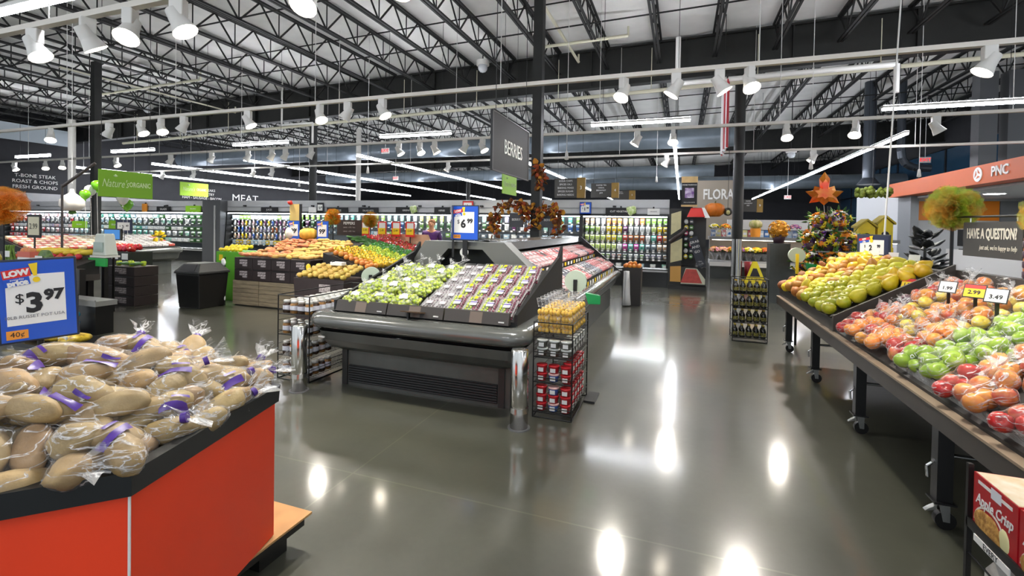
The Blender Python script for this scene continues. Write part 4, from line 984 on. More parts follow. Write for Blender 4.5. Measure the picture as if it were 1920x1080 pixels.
# HAVE A QUESTION sign on its post
sg = thing('question_sign', 'dark hanging board asking HAVE A QUESTION? behind the fruit table', 'sign', (2.24, 5.23, 1.2))
MB().tube([(0, 0, 0), (0, 0, 0.585)], 0.014, 8).tube([(0, 0, 0.545), (0, -1.3, 0.53)], 0.009, 8).build('sign_post', blackm, sg)
MB().bb((-0.01, -0.94, 0.22), (0.01, -0.2, 0.495)).build('sign_board', mat('sign_brown', '#3b3935', 0.5), sg)
for y in (-0.28, -0.86): MB().tube([(0, y, 0.49), (0.004, y + 0.01, 0.54)], 0.004, 5).build('sign_hook', castm, sg)
text('HAVE A QUESTION?', 0.112, face_nx(-0.012, -0.57, 0.40), mat('cream_letter', '#efe9d8', 0.6), sg, 0.001, sx=0.62, bold=0.003)
text('just ask, we\'re happy to help', 0.052, face_nx(-0.012, -0.66, 0.295), MATS['cream_letter'], sg, 0.001, sx=0.75, shear=0.3)
def tulle_mat(c):
    n = 'tulle_' + c[1:]
    if n in MATS: return MATS[n]
    m = bpy.data.materials.new(n); m.use_nodes = True; MATS[n] = m; nt = m.node_tree; N = nt.nodes.new; K = nt.links.new
    nt.nodes.remove(nt.nodes['Principled BSDF']); d = N('ShaderNodeBsdfDiffuse'); l = N('ShaderNodeBsdfTranslucent'); tr = N('ShaderNodeBsdfTransparent')
    d.inputs[0].default_value = l.inputs[0].default_value = lin(c); a = N('ShaderNodeMixShader'); a.inputs[0].default_value = 0.5; K(d.outputs[0], a.inputs[1]); K(l.outputs[0], a.inputs[2])
    b = N('ShaderNodeMixShader'); b.inputs[0].default_value = 0.30; K(tr.outputs[0], b.inputs[1]); K(a.outputs[0], b.inputs[2]); K(b.outputs[0], nt.nodes['Material Output'].inputs[0]); return m
def tulle(x, y, z, r, cols, label, seed=1, parts=3):
    """gauzy pom-pom: crossing ruffled discs of net"""
    t = thing('tulle_pompom', label, 'tulle pom-pom', (x, y, z)); rnd = random.Random(seed)
    for k, c in enumerate(cols):
        mb = MB()
        for i in range(10):
            d = Vector((rnd.gauss(0, 1), rnd.gauss(0, 1), rnd.gauss(0, 0.7) - 0.5 * (k == len(cols) - 1))).normalized(); M = frame(d * r * 0.12, d.orthogonal(), d); n = 30; vs = [(0, 0, 0)]
            for q in (0.5, 1.0):
                for j in range(n):
                    th = 2 * PI * j / n; R = r * q * rnd.uniform(0.86, 1.04); vs.append((R * math.cos(th), R * math.sin(th), r * 0.16 * q * math.sin(7 * th + i + rnd.uniform(-0.6, 0.6)) + r * 0.25 * q * q))
            fs = [(0, 1 + j, 1 + (j + 1) % n) for j in range(n)] + [(1 + j, 1 + n + j, 1 + n + (j + 1) % n, 1 + (j + 1) % n) for j in range(n)]
            mb.add(vs, fs, 0, True, M)
        mb.build('tulle_layer', tulle_mat(c), t)
    return t
tulle(2.24, 5.23, 1.83, 0.19, ['#b3d640', '#d5de7e', '#f7ac4e'], 'green and orange tulle pom-pom on top of the question sign post', 4)
tulle(2.24, 4.0, 1.72, 0.17, ['#c9d36a', '#f0b04a'], 'yellow-green tulle pom-pom cut by the right picture edge', 6)
# purple jars stacked at the edge
for k in range(8):
    t = thing('relish_jar', f'dark purple jar at the right picture edge, {nth(k // 4)} stack, {nth(k % 4)} from below', 'jar', (2.24, 4.22 - 0.1 * (k // 4), 1.30 + 0.07 * (k % 4)), 0, 'purple jars at the right edge')
    MB().lathe([(0.036, 0), (0.042, 0.01), (0.042, 0.045), (0.036, 0.052)], 14).build('jar_body', aplum, t); MB().cyl((0, 0, 0.052), (0, 0, 0.068), 0.038, None, 14).build('jar_lid', mat('lid_orange', '#c06a35', 0.4), t)

# ------------------------------------------------------------------ apple crisp rack
rk = thing('mix_rack', 'black wire rack with red baking mix boxes at the lower right corner', 'wire rack', (1.045, 1.2, 0))
mb = MB()
for x in (0.0, 0.195):
    for y in (0, 1.06): mb.bb((x - 0.008, y - 0.008, 0), (x + 0.008, y + 0.008, 0.735))
    for z in (0.1, 0.2, 0.3, 0.4): mb.tube([(x, 0, z), (x, 1.06, z)], 0.004, 5)
mb.build('rack_frame', blackm, rk)
mb = MB(); mb.bb((-0.008, 0, 0.50), (0.0, 1.06, 0.535)).bb((0.0, 0, 0.50), (0.195, 1.06, 0.512)); mb.build('rack_shelf', blackm, rk)
mb = MB(); mb.bb((-0.008, 0, 0.22), (0.0, 1.06, 0.25)).bb((0.0, 0, 0.22), (0.195, 1.06, 0.232)); mb.build('rack_shelf', blackm, rk)
MB().bb((-0.012, 0.80, 0.478), (-0.008, 1.0, 0.502)).build('shelf_tag', paper, rk)
text('EVERY', 0.03, face_nx(-0.0125, 0.9, 0.49), ink, rk, 0.0003)
boxred = mat('mix_red', '#b3141f', 0.35); crisp = mat('crisp_brown', '#9a6a30', 0.7, col2='#c99a4f', scale=55, bump=0.6, bscale=60); bowlm = mat('bowl_white', '#ece4d6', 0.4)
def mix_box(y0, y1, z0, lab):
    t = thing('mix_box', lab, 'box', (1.045, (y0 + y1) / 2, z0)); w = (y1 - y0) / 2; h = 0.205
    MB().bb((0, -w + 0.002, 0), (0.19, w - 0.002, h)).build('carton', boxred, t)
    MB().bb((0.004, -w + 0.008, h), (0.186, w - 0.008, h + 0.0015)).build('carton_top', mat('top_print', '#e2c9a0', 0.45, col2='#f2ead8', scale=14), t)
    MB().bb((-0.001, -w + 0.03, h - 0.03), (0.0, w - 0.03, h - 0.018)).build('white_stripe', paper, t)
    MB().bb((-0.0012, -w * 0.3, h - 0.045), (0.0, w * 0.15, h - 0.008)).build('barcode_panel', labw, t)
    text('Apple Crisp', 0.052, face_nx(-0.002, 0.0, h * 0.60) @ Matrix.Rotation(0.04, 4, 'Z'), paper, t, 0.0006, sx=0.82, bold=0.001, shear=0.25)
    mb = MB(); mb.ico((0.0, w * 0.25, 0.03), (0.006, w * 0.62, 0.062), 3, 0, 0.25, 3); mb.build('crisp_picture', crisp, t)
    mb = MB(); mb.ico((0.002, -w * 0.45, 0.05), (0.006, w * 0.26, 0.045), 2); mb.build('apple_picture', mat('apple_pale', '#e8e2a8', 0.4), t)
    mb = MB()
    for i in range(14): a = PI * i / 14; b = PI * (i + 1) / 14; mb.hull([(-0.0015, w * 0.2 + w * 0.72 * math.cos(q), 0.035 + 0.075 * math.sin(q)) for q in (a, b)] + [(0, w * 0.2 + w * 0.72 * math.cos(q), 0.035 + 0.075 * math.sin(q)) for q in (b, a)], [(-0.0015, w * 0.2 + w * 0.66 * math.cos(q), 0.035 + 0.068 * math.sin(q)) for q in (a, b)] + [(0, w * 0.2 + w * 0.66 * math.cos(q), 0.035 + 0.068 * math.sin(q)) for q in (b, a)])
    mb.build('bowl_rim', bowlm, t)
mix_box(1.985, 2.235, 0.513, 'red apple crisp baking mix box beside the rack post')
mix_box(1.73, 1.98, 0.513, 'red apple crisp baking mix box, second from the rack post')
mix_box(1.475, 1.725, 0.513, 'red apple crisp baking mix box, third from the rack post, out at the picture edge')
for k in range(4):
    t = thing('sugar_bag', f'white paper bag on the lower rack shelf, {nth(k)} from the rack post', 'bag', (1.12, 2.15 - 0.13 * k, 0.233), 0.1 * k, 'white bags on the lower rack shelf')
    MB().bb((-0.055, -0.055, 0), (0.055, 0.055, 0.15)).build('paper_bag', mat('bag_paper', '#ddd8cf', 0.7, var=0.12, scale=25, bump=0.4, bscale=30), t, True, 0.012)
    MB().hull([(-0.05, -0.006, 0.2), (0.05, -0.006, 0.2), (0.05, 0.006, 0.2), (-0.05, 0.006, 0.2)], [(-0.05, -0.05, 0.148), (0.05, -0.05, 0.148), (0.05, 0.05, 0.148), (-0.05, 0.05, 0.148)]).build('folded_top', MATS['bag_paper'], t)

# ------------------------------------------------------------------ bottle rack
wire_rack('bottle_rack', 'black wire rack packed with dark bottles at the far end of the fruit table', 0, 0.45, 0, 0.36, 0.90, (0.05, 0.27, 0.48, 0.69), (0.72, 7.5, 0))
def bottle():
    e = bpy.data.objects.new('drink_bottle', None); e.empty_display_size = 0.05; tag(e, None, 'bottle', 'dark bottles in the wire rack')
    a = MB().lathe([(0.034, 0), (0.037, 0.008), (0.037, 0.10), (0.03, 0.125), (0.014, 0.15), (0.013, 0.175)], 14).build('bottle_glass', mat('dark_glass', '#12130e', 0.06, coat=0.5), e, False)
    b = MB().cyl((0, 0, 0.172), (0, 0, 0.19), 0.016, None, 12).build('bottle_cap', mat('cap_gold', '#c9b04a', 0.3, 0.6), e, False)
    c = MB().cyl((0, 0, 0.035), (0, 0, 0.085), 0.0375, None, 14, cap=False).build('bottle_label', mat('label_yellow', '#25240f', 0.4, col2='#a9a04f', scale=60), e, False)
    return proto(e, a, b, c)
bo = bottle()
for lv, z in enumerate((0.053, 0.273, 0.483, 0.693)):
    for j in range(2):
        for i in range(5): place(bo, T(0.76 + 0.092 * i, 7.56 + 0.1 * j, z, i * 1.3), f'dark bottle on the {["bottom", "second", "third", "top"][lv]} level of the bottle rack, {nth(i)} from the left, {["front", "back"][j]} row')

# ------------------------------------------------------------------ things beyond the table
# oranges bin
t = thing('orange_bin', 'small black square bin heaped with oranges beyond the berry case', 'bin', (-0.96, 10.25, 0))
MB().hull([(-0.19, -0.2, 0.78), (0.19, -0.2, 0.78), (0.19, 0.2, 0.78), (-0.19, 0.2, 0.78)], [(-0.185, -0.195, 0), (0.185, -0.195, 0), (0.185, 0.195, 0), (-0.185, 0.195, 0)]).build('bin_body', mat('bin_dark', '#2a2624', 0.5), t)
og = fruit('orange', MB().ico((0, 0, 0), 0.048, 3), mat('orange_skin', '#e8862c', 0.45, col2='#ef9d45', scale=40, rand=0.1, bump=0.15, bscale=200), 'orange', 'oranges heaped on the black bin')
for j in range(4):
    for i in range(4):
        place(og, T(-1.09 + 0.088 * i, 10.12 + 0.088 * j, 0.81 + (0.05 if 0 < i < 3 and 0 < j < 3 else 0)), f'orange on the small black bin, {nth(i)} across in the {nth(j)} row back', scale=0.95)
# white cloth hanging on the case end
mb = MB()
for i in range(6): mb.lathe([(0.02, 0.72), (0.03, 0.5), (0.035, 0.25), (0.05, 0.02)], 8, 0, T(-1.08 + 0.012 * i, 9.9 + 0.03 * (i % 3), 0), 3, 0.4)
tag(mb.build('hanging_cloth', mat('cloth_white', '#dcdcdc', 0.8)), 'white cloth hanging over the far corner of the berry case', 'cloth')
# wet floor sign
t = thing('wet_floor_sign', 'yellow A-frame wet floor sign standing before the flower counter', 'caution sign', (2.12, 16.1, 0))
ym = mat('caution_yellow', '#f0dc1c', 0.4)
for s in (-1, 1):
    M = T(0, s * 0.16, 0, 0, 0.22 * s)
    MB().prism([(-0.30, 0), (0.30, 0), (0.06, 0.66), (-0.06, 0.66)], 1, -0.012, 0.012, 0, M).build('sign_leaf', ym, t)
    if s < 0:
        MB().prism([(-0.14, 0.2), (0.14, 0.2), (0.05, 0.45), (-0.05, 0.45)], 1, -0.016, -0.0125, 0, M).build('warning_panel', ink, t)
        text('CAUTION', 0.075, M @ face_cam(0, -0.014, 0.13), ink, t, 0.001)
# melon endcap
ec = thing('endcap', 'dark endcap display with melon graphics at the end of the cooler wall', 'endcap', (0, 13.3, 0))
MB().bb((-0.32, 0, 0), (0.62, 0.10, 0.12)).bb((-0.32, 0.02, 0.1), (0.0, 0.9, 2.14)).bb((0.0, 0.5, 0.1), (0.62, 0.9, 2.14)).bb((0.0, 0.0, 0.1), (0.62, 0.5, 0.6)).build('cabinet', mat('endcap_dark', '#2b2a28', 0.5), ec)
beige = mat('melon_beige', '#d8cfa0', 0.5, var=0.06, scale=8)
MB().prism([(-0.27, 1.44), (-0.02, 1.62), (-0.02, 2.08), (-0.27, 2.0)], 1, -0.002, 0.018).build('graphic_upper', beige, ec)
MB().prism([(-0.27, 0.70), (0.02, 0.78), (0.02, 1.36), (-0.27, 1.2)], 1, -0.002, 0.018).build('graphic_lower', beige, ec)
MB().prism([(-0.27, 0.2), (0.0, 0.2), (0.0, 0.62), (-0.27, 0.6)], 1, -0.002, 0.018).build('graphic_orange', mat('melon_orange', '#d9a455', 0.5), ec)
mb = MB(); mb.tube([(-0.29, 0.0, 1.25), (-0.15, -0.01, 1.38), (0.0, -0.01, 1.48), (0.12, 0, 1.62)], 0.05, 10); mb.build('branch_shape', mat('branch_dark', '#3a2e2c', 0.6), ec)
MB().prism([(0.0, 0.16), (0.60, 0.16), (0.60, 0.30), (0.40, 0.57), (0.12, 0.57)], 1, -0.012, -0.001).build('melon_rind', mat('rind_white', '#e8e6cf', 0.5), ec)
MB().prism([(0.0, 0.185), (0.53, 0.19), (0.38, 0.55), (0.13, 0.555)], 1, -0.016, -0.011).build('melon_flesh', mat('melon_red', '#c8524a', 0.5, var=0.12, scale=10), ec)
MB().hull([(0.22, 0.0, 2.16), (0.48, 0.0, 2.16), (0.48, 0.1, 2.16), (0.22, 0.1, 2.16)], [(0.12, -0.15, 1.92), (0.56, -0.15, 1.92), (0.56, 0.1, 1.92), (0.12, 0.1, 1.92)]).build('red_canopy', red, ec)
MB().hull([(0.48, -0.01, 2.165), (0.55, -0.01, 2.165), (0.55, 0.1, 2.165), (0.48, 0.1, 2.165)], [(0.56, -0.16, 1.9), (0.68, -0.16, 1.9), (0.68, 0.1, 1.9), (0.56, 0.1, 1.9)]).build('canopy_side', paper, ec)
t = thing('slanted_board', 'dark lettered board leaning on the melon endcap', 'sign', (0.40, 13.2, 0.62)); M = frame((0, 0, 0.38), (0.95, 0, 0.3), (0, -1, 0.1))
MB().bb((-0.11, -0.4, -0.012), (0.11, 0.42, 0.0), 0, M).build('board_face', mat('board_navy', '#20242e', 0.5), t)
for i, s in enumerate(('GRAB', 'AND', 'GO')): text(s, 0.09, M @ T(0, 0.28 - 0.13 * i, 0.002), paper, t, 0.0005)
pk = [mat('pack_' + c, h, 0.35) for c, h in (('white', '#e6e6e6'), ('yellow', '#e5cf3a'), ('magenta', '#b52c62'), ('slate', '#5c6470'), ('green', '#4f8a3e'))]
for i in range(14):
    c = pk[(i * 3) % 5]
    t = thing('snack_pack', f'small {["white", "yellow", "magenta", "slate", "green"][(i * 3) % 5]} pack hanging inside the melon endcap, {nth(i // 2)} row down, {["left", "right"][i % 2]}', 'pack', (0.11 + 0.13 * (i % 2) + (0.28 if False else 0), 13.42, 1.80 - 0.155 * (i // 2)), 0, 'packs hanging in the melon endcap')
    MB().ico((0, 0.02, 0), (0.055, 0.03, 0.065), 2, 0, 0.2, i).build('pouch', c, t); MB().bb((-0.03, -0.012, -0.02), (0.03, -0.008, 0.02)).build('pouch_label', paper, t); MB().cyl((0, 0.02, 0.05), (0, 0.1, 0.05), 0.004, None, 5).build('peg', castm, t)
t = thing('grey_sack', 'crumpled pale plastic sack lying on the lower ledge of the melon endcap', 'bag', (0.48, 13.25, 0.6)); MB().ico((0, 0, 0.1), (0.12, 0.12, 0.11), 3, 0, 0.5, 8).build('sack_film', bagfilm, t); MB().ico((0, 0, 0.09), (0.09, 0.09, 0.08), 2, 0, 0.5, 3).build('sack_content', pk[3], t)
# poster above
t = thing('hanging_poster', 'black poster with a purple picture above the melon endcap', 'poster', (0.17, 13.28, 2.24))
MB().bb((-0.19, -0.01, 0), (0.19, 0.012, 0.58)).build('poster_board', ink, t); MB().bb((-0.11, -0.016, 0.18), (0.11, -0.0105, 0.44)).build('poster_picture', mat('picture_purple', '#e8dcee', 0.4, col2='#6b3a8c', scale=8), t)
MB().bb((-0.2, -0.02, 0.58), (0.2, 0.03, 0.74)).build('top_board', mat('ply', '#cfae78', 0.6, var=0.1, scale=6), t); MB().bb((-0.2, -0.02, -0.05), (0.2, 0.03, 0.0)).build('bottom_board', MATS['ply'], t)
text('WINE PAIRINGS', 0.05, face_cam(0, -0.012, 0.52), paper, t, 0.0005); text('PICK A FAVORITE', 0.035, face_cam(0, -0.012, 0.06), paper, t, 0.0005)
# pumpkins above
def pumpkin(x, y, z, r, m, label, stemz=True, name='pumpkin'):
    t = thing(name, label, 'pumpkin', (x, y, z))
    MB().lathe([(0, -0.72 * r), (0.5 * r, -0.74 * r), (0.92 * r, -0.4 * r), (r, 0.0), (0.9 * r, 0.45 * r), (0.5 * r, 0.72 * r), (0.1 * r, 0.6 * r), (0, 0.58 * r)], 48, 0, None, 8, 0.07).build('pumpkin_body', m, t)
    MB().cyl((0, 0, 0.55 * r), (0.1 * r, 0, 0.95 * r), 0.1 * r, 0.06 * r, 8).build('pumpkin_stem', mat('stem_green', '#5a6130', 0.7), t)
    return t
pumpkin(0.80, 13.5, 2.12, 0.24, mat('pumpkin_orange', '#dd7a1c', 0.55, var=0.1, scale=8), 'orange pumpkin ornament hung high beside the melon endcap')
t = thing('hanging_globe', 'dark round pot with a yellow mark hung right of the orange pumpkin', 'ornament', (1.12, 13.5, 2.07)); MB().ico((0, 0, 0), 0.11, 3).build('globe', mat('globe_dark', '#2d2b22', 0.3), t); MB().ico((0.0, -0.07, -0.01), (0.06, 0.05, 0.07), 2).build('globe_mark', mat('globe_yellow', '#cfc98a', 0.5), t); MB().cyl((0, 0, 0.1), (0, 0, 2.3), 0.006, None, 5).build('hanger', blackm, t)
# floral counter
fc = thing('floral_counter', 'long grey two-level flower counter beyond the black column', 'counter', (0, 16.8, 0))
MB().bb((0.9, 0.05, 0), (6.0, 0.9, 0.46)).build('counter_base', char, fc); MB().bb((0.88, -0.06, 0.46), (6.0, 0.9, 0.6)).build('lower_tray', lgrey, fc)
MB().bb((0.9, 0.55, 0.6), (6.0, 0.9, 1.3)).build('back_panel', mat('floral_back', '#8d8c84', 0.6), fc); MB().bb((0.86, 0.0, 1.28), (6.0, 0.95, 1.38)).build('counter_top', mat('counter_grey', '#7c7d7c', 0.35), fc)
MB().bb((0.88, -0.08, 0.42), (6.0, -0.06, 0.55)).build('price_strip', paper, fc); MB().bb((0.95, 0.06, 1.265), (5.95, 0.12, 1.279)).build('counter_fill_strip', emit('counter_glow', '#fff4e4', 9.0), fc)  # glowing strip added under the top to brighten the tray flowers
wallf = thing('wall_floral', 'beige wall carrying the white FLORAL letters', None, (0, 20.4, 0)); wallf['kind'] = 'structure'
MB().bb((0.4, 0, 1.2), (2.05, 0.2, 3.55)).build('wall_panel', mat('floral_beige', '#9d9283', 0.6), wallf); text('FLORAL', 0.56, face_cam(1.42, -0.01, 2.98), paper, wallf, 0.02, sx=0.66, bold=0.012)
petal_cols = {'yellow': '#e8d02a', 'orange': '#ef8a22', 'pink': '#e59ab0', 'red': '#c8322c', 'purple': '#8a4fb0', 'peach': '#f0b884', 'white': '#eeeae0'}
leafm = mat('leaf_green', '#4d7a22', 0.6, col2='#2f5520', scale=20)
def bouquet(c1, c2, seed, r=0.16, n=52, wrap=True):
    e = bpy.data.objects.new('bouquet', None); e.empty_display_size = 0.1; tag(e, None, 'bouquet', 'bouquets'); rnd = random.Random(seed); a, b, g = MB(), MB(), MB()
    for i in range(n):
        th, q = rnd.uniform(0, 2 * PI), math.sqrt(rnd.random()); p = Vector((r * q * math.cos(th), r * q * math.sin(th), 0.30 + r * 0.9 * math.sqrt(max(0, 1 - q * q)) * rnd.uniform(0.8, 1.05)))
        M = frame(p, (rnd.uniform(-1, 1), rnd.uniform(-1, 1), 0.1), p - Vector((0, 0, 0.2))); R = r * 0.32
        (a if i % 3 else b).lathe([(0, 0), (R * 0.5, 0.1 * R), (R, 0.35 * R), (R * 0.7, 0.5 * R), (R * 0.3, 0.45 * R), (0, 0.6 * R)], 10, 0, M, 5, 0.3)
        if i % 2: g.lathe([(0, -0.02), (R * 0.5, 0), (0, R * 1.6)], 5, 0, frame(p - Vector((0, 0, r * 0.15)), (1, 0, 0), Vector((p.x, p.y, 0.1))))
    kids = [a.build('blossoms', mat('petal_' + c1, petal_cols[c1], 0.6, var=0.15, scale=20), e, False), b.build('blossoms', mat('petal_' + c2, petal_cols[c2], 0.6, var=0.15, scale=20), e, False), g.build('foliage', leafm, e, False)]
    if wrap: kids.append(MB().lathe([(r * 0.35, 0), (r * 0.55, 0.13), (r * 0.9, 0.26)], 18, 0, None, 6, 0.12).build('wrapping', bagfilm, e, False))
    return proto(e, *kids)
BQ = {k: bouquet(*k, i) for i, k in enumerate((('peach', 'pink'), ('yellow', 'white'), ('orange', 'red'), ('yellow', 'orange'), ('pink', 'purple'), ('orange', 'yellow'), ('purple', 'white')))}
seq = [('peach', 'pink'), ('peach', 'pink'), ('orange', 'yellow'), ('pink', 'purple'), ('yellow', 'white'), ('yellow', 'orange'), ('orange', 'red'), ('yellow', 'orange'), ('orange', 'yellow'), ('pink', 'purple'), ('orange', 'red')]
for i in range(13):
    for j in range(2):
        k = seq[(i + j * 2) % 11]
        place(BQ[k], T(1.05 + 0.25 * i, 16.93 + 0.25 * j, 0.601, i), f'{k[0]} bouquet in the lower flower counter tray, {nth(i)} from the left, {["front", "back"][j]} row', scale=0.96)
boxc = [mat('carton_' + n, h, 0.4) for n, h in (('blue', '#3a6fb0'), ('white', '#e4e6ea'), ('cream', '#dfd79a'), ('pale', '#b9cfe0'), ('rose', '#c96a6a'))]
for i in range(18):
    k = (i * 2) % 5
    t = thing('shelf_carton', f'{["blue", "white", "cream", "pale blue", "rose"][k]} carton standing on the flower counter top, {nth(i)} from the left', 'carton', (1.0 + 0.16 * i, 17.3, 1.381), 0, 'cartons on the flower counter')
    MB().bb((-0.07, -0.06, 0), (0.07, 0.06, 0.22)).build('carton', boxc[k], t); MB().bb((-0.05, -0.062, 0.06), (0.05, -0.06, 0.14)).build('carton_label', boxc[1 if k != 1 else 0], t)
for i, (x, k, z) in enumerate(((1.0, ('yellow', 'white'), 1.381), (1.35, ('orange', 'yellow'), 1.381), (3.0, ('purple', 'white'), 1.381), (3.35, ('pink', 'purple'), 1.381))):
    place(BQ[k], T(x, 16.98, z, i), f'{k[0]} flower arrangement standing on the flower counter top, {nth(i)} from the left', scale=0.9)
t = thing('header_box', 'long white lit header box above the flower counter cartons', 'header', (2.7, 18.2, 1.62)); MB().bb((-1.2, -0.1, 0), (1.6, 0.1, 0.34)).build('header_face', white, t); MB().bb((-1.2, -0.05, -1.62), (-1.1, 0.05, 0)).bb((1.5, -0.05, -1.62), (1.6, 0.05, 0)).build('header_leg', lgrey, t)
pumpkin(2.27, 17.25, 1.79, 0.19, mat('gourd_green', '#a3a24f', 0.5, col2='#c9b98a', scale=6), 'green and cream gourd ornament just right of the black column')
t = thing('gourd_stand', 'orange cup holding the gourd on the flower counter', 'stand', (2.27, 17.25, 1.381)); MB().cyl((0, 0, 0), (0, 0, 0.28), 0.14, 0.16, 18).build('stand_cup', orange, t)
t = thing('red_bucket', 'tall dark red bucket beside the steel column sleeve', 'bucket', (1.98, 16.25, 0)); MB().lathe([(0.10, 0), (0.14, 0.62), (0.13, 0.62), (0.09, 0.05), (0, 0.05)], 20).build('bucket', mat('bucket_red', '#8c1420', 0.4), t)
# flower display tower
tw = thing('flower_stand', 'tall tiered stand crowded with mixed autumn flowers behind the pears', 'flower stand', (2.75, 11.0, 0))
MB().cyl((0, 0, 0), (0, 0, 2.1), 0.03, None, 10).cyl((0, 0, 0), (0, 0, 0.05), 0.4, None, 24).build('stand_pole', blackm, tw)
for z, r in ((0.75, 0.55), (1.2, 0.48), (1.6, 0.34)): MB().cyl((0, 0, z), (0, 0, z + 0.02), r, None, 24).build('stand_tier', mat('tier_grey', '#8b8c8a', 0.4), tw)
mixn = list(BQ)
def big_bouquet(seed):
    e = bpy.data.objects.new('flower_arrangement', None); e.empty_display_size = 0.1; tag(e, None, 'flower arrangement', 'arrangements on the tiered flower stand'); rnd = random.Random(seed); mbs = {k: MB() for k in ('orange', 'yellow', 'white', 'purple', 'leaf')}
    for i in range(64):
        d = Vector((rnd.gauss(0, 1), rnd.gauss(0, 1), rnd.gauss(0.3, 0.8))).normalized() * rnd.uniform(0.1, 0.23); p = d + Vector((0, 0, 0.22)); k = rnd.choice(['orange', 'yellow', 'white', 'purple', 'orange', 'leaf', 'leaf', 'leaf']); M = frame(p, d.orthogonal(), d)
        if k == 'leaf': mbs[k].lathe([(0, 0), (0.03, 0.05), (0.02, 0.1), (0, 0.15)], 5, 0, M @ Matrix.Diagonal((1.2, 0.3, 1, 1)))
        else: mbs[k].lathe([(0, 0), (0.025, 0), (0.058, 0.025), (0.025, 0.025), (0, 0.04)], 12, 0, M, 6, 0.4)
    kids = [mb.build('foliage' if k == 'leaf' else 'blossoms', leafm if k == 'leaf' else mat('petal_' + k, petal_cols[k], 0.6, var=0.15, scale=20), e, False) for k, mb in mbs.items() if mb.v]
    kids.append(MB().lathe([(0.07, 0), (0.10, 0.12), (0.09, 0.14), (0, 0.13)], 14).build('pot', mat('pot_plum', '#4a3340', 0.5), e, False))
    return proto(e, *kids)
fa = [big_bouquet(s) for s in (1, 2, 3)]
for i in range(8):
    a = 2 * PI * i / 8; place(fa[i % 3], T(2.75 + 0.42 * math.cos(a), 11 + 0.42 * math.sin(a), 0.771, i), f'mixed flower arrangement on the lowest tier of the flower stand, {nth(i)} round from the right', scale=1.0)
for i in range(6):
    a = 2 * PI * i / 6 + 0.3; place(fa[(i + 1) % 3], T(2.75 + 0.33 * math.cos(a), 11 + 0.33 * math.sin(a), 1.221, i * 2), f'mixed flower arrangement on the middle tier of the flower stand, {nth(i)} round from the right', scale=0.95)
for i in range(4):
    a = 2 * PI * i / 4 + 0.6; place(fa[(i + 2) % 3], T(2.75 + 0.22 * math.cos(a), 11 + 0.22 * math.sin(a), 1.621, i * 3), f'mixed flower arrangement on the top tier of the flower stand, {nth(i)} round from the right', scale=0.85)
t = thing('yellow_mum_pot', 'round orange-yellow chrysanthemum in a plum pot left of the flower stand', 'flower pot', (2.05, 12.0, 1.32)); c = MB(); rnd2 = random.Random(3)
for i in range(70):
    d = Vector((rnd2.gauss(0, 1), rnd2.gauss(0, 1), rnd2.gauss(0.2, 0.8))).normalized() * 0.2; c.lathe([(0, 0), (0.02, 0.0), (0.04, 0.015), (0, 0.02)], 8, 0, frame(d + Vector((0, 0, 0.3)), d.orthogonal(), d), 4, 0.4)
c.ico((0, 0, 0.3), 0.18, 2); c.build('blossoms', mat('mum_gold', '#dd9a22', 0.6, var=0.2, scale=15), t); MB().lathe([(0.1, 0), (0.15, 0.2), (0, 0.2)], 16).build('pot', MATS['pot_plum'], t)
t = thing('plant_plinth', 'dark grey plinth under the orange-yellow chrysanthemum', 'plinth', (2.05, 12.0, 0)); MB().bb((-0.2, -0.2, 0), (0.2, 0.2, 1.319)).build('plinth_body', char, t)
# leaf balloon
t = thing('leaf_balloon', 'shiny red and gold maple leaf balloon floating above the flower stand', 'balloon', (2.66, 11.0, 2.12))
pts = [(0, 0), (0.10, 0.10), (0.33, 0.06), (0.27, 0.2), (0.42, 0.36), (0.25, 0.38), (0.22, 0.5), (0.1, 0.42), (0.12, 0.68), (0.0, 0.86), (-0.12, 0.68), (-0.1, 0.42), (-0.22, 0.5), (-0.25, 0.38), (-0.42, 0.36), (-0.27, 0.2), (-0.33, 0.06), (-0.10, 0.10)]
mb = MB(); n = len(pts); S_ = 0.78
vs = [(p[0] * S_, 0, p[1] * S_) for p in pts] + [(p[0] * S_ * 0.55, -0.08, 0.12 + p[1] * S_ * 0.6) for p in pts] + [(p[0] * S_ * 0.55, 0.08, 0.12 + p[1] * S_ * 0.6) for p in pts]
fs = [(i, (i + 1) % n, n + (i + 1) % n, n + i) for i in range(n)] + [((i + 1) % n, i, 2 * n + i, 2 * n + (i + 1) % n) for i in range(n)] + [tuple(range(n, 2 * n)), tuple(range(2 * n, 3 * n))[::-1]]
mb.add(vs, fs, 0, False); mb.build('balloon_skin', mat('foil_orange', '#e0451f', 0.2, 0.3, col2='#d9a02c', scale=3.5), t)
MB().cyl((0, 0, 0), (0.05, 0, -0.5), 0.004, None, 5).build('balloon_string', white, t)
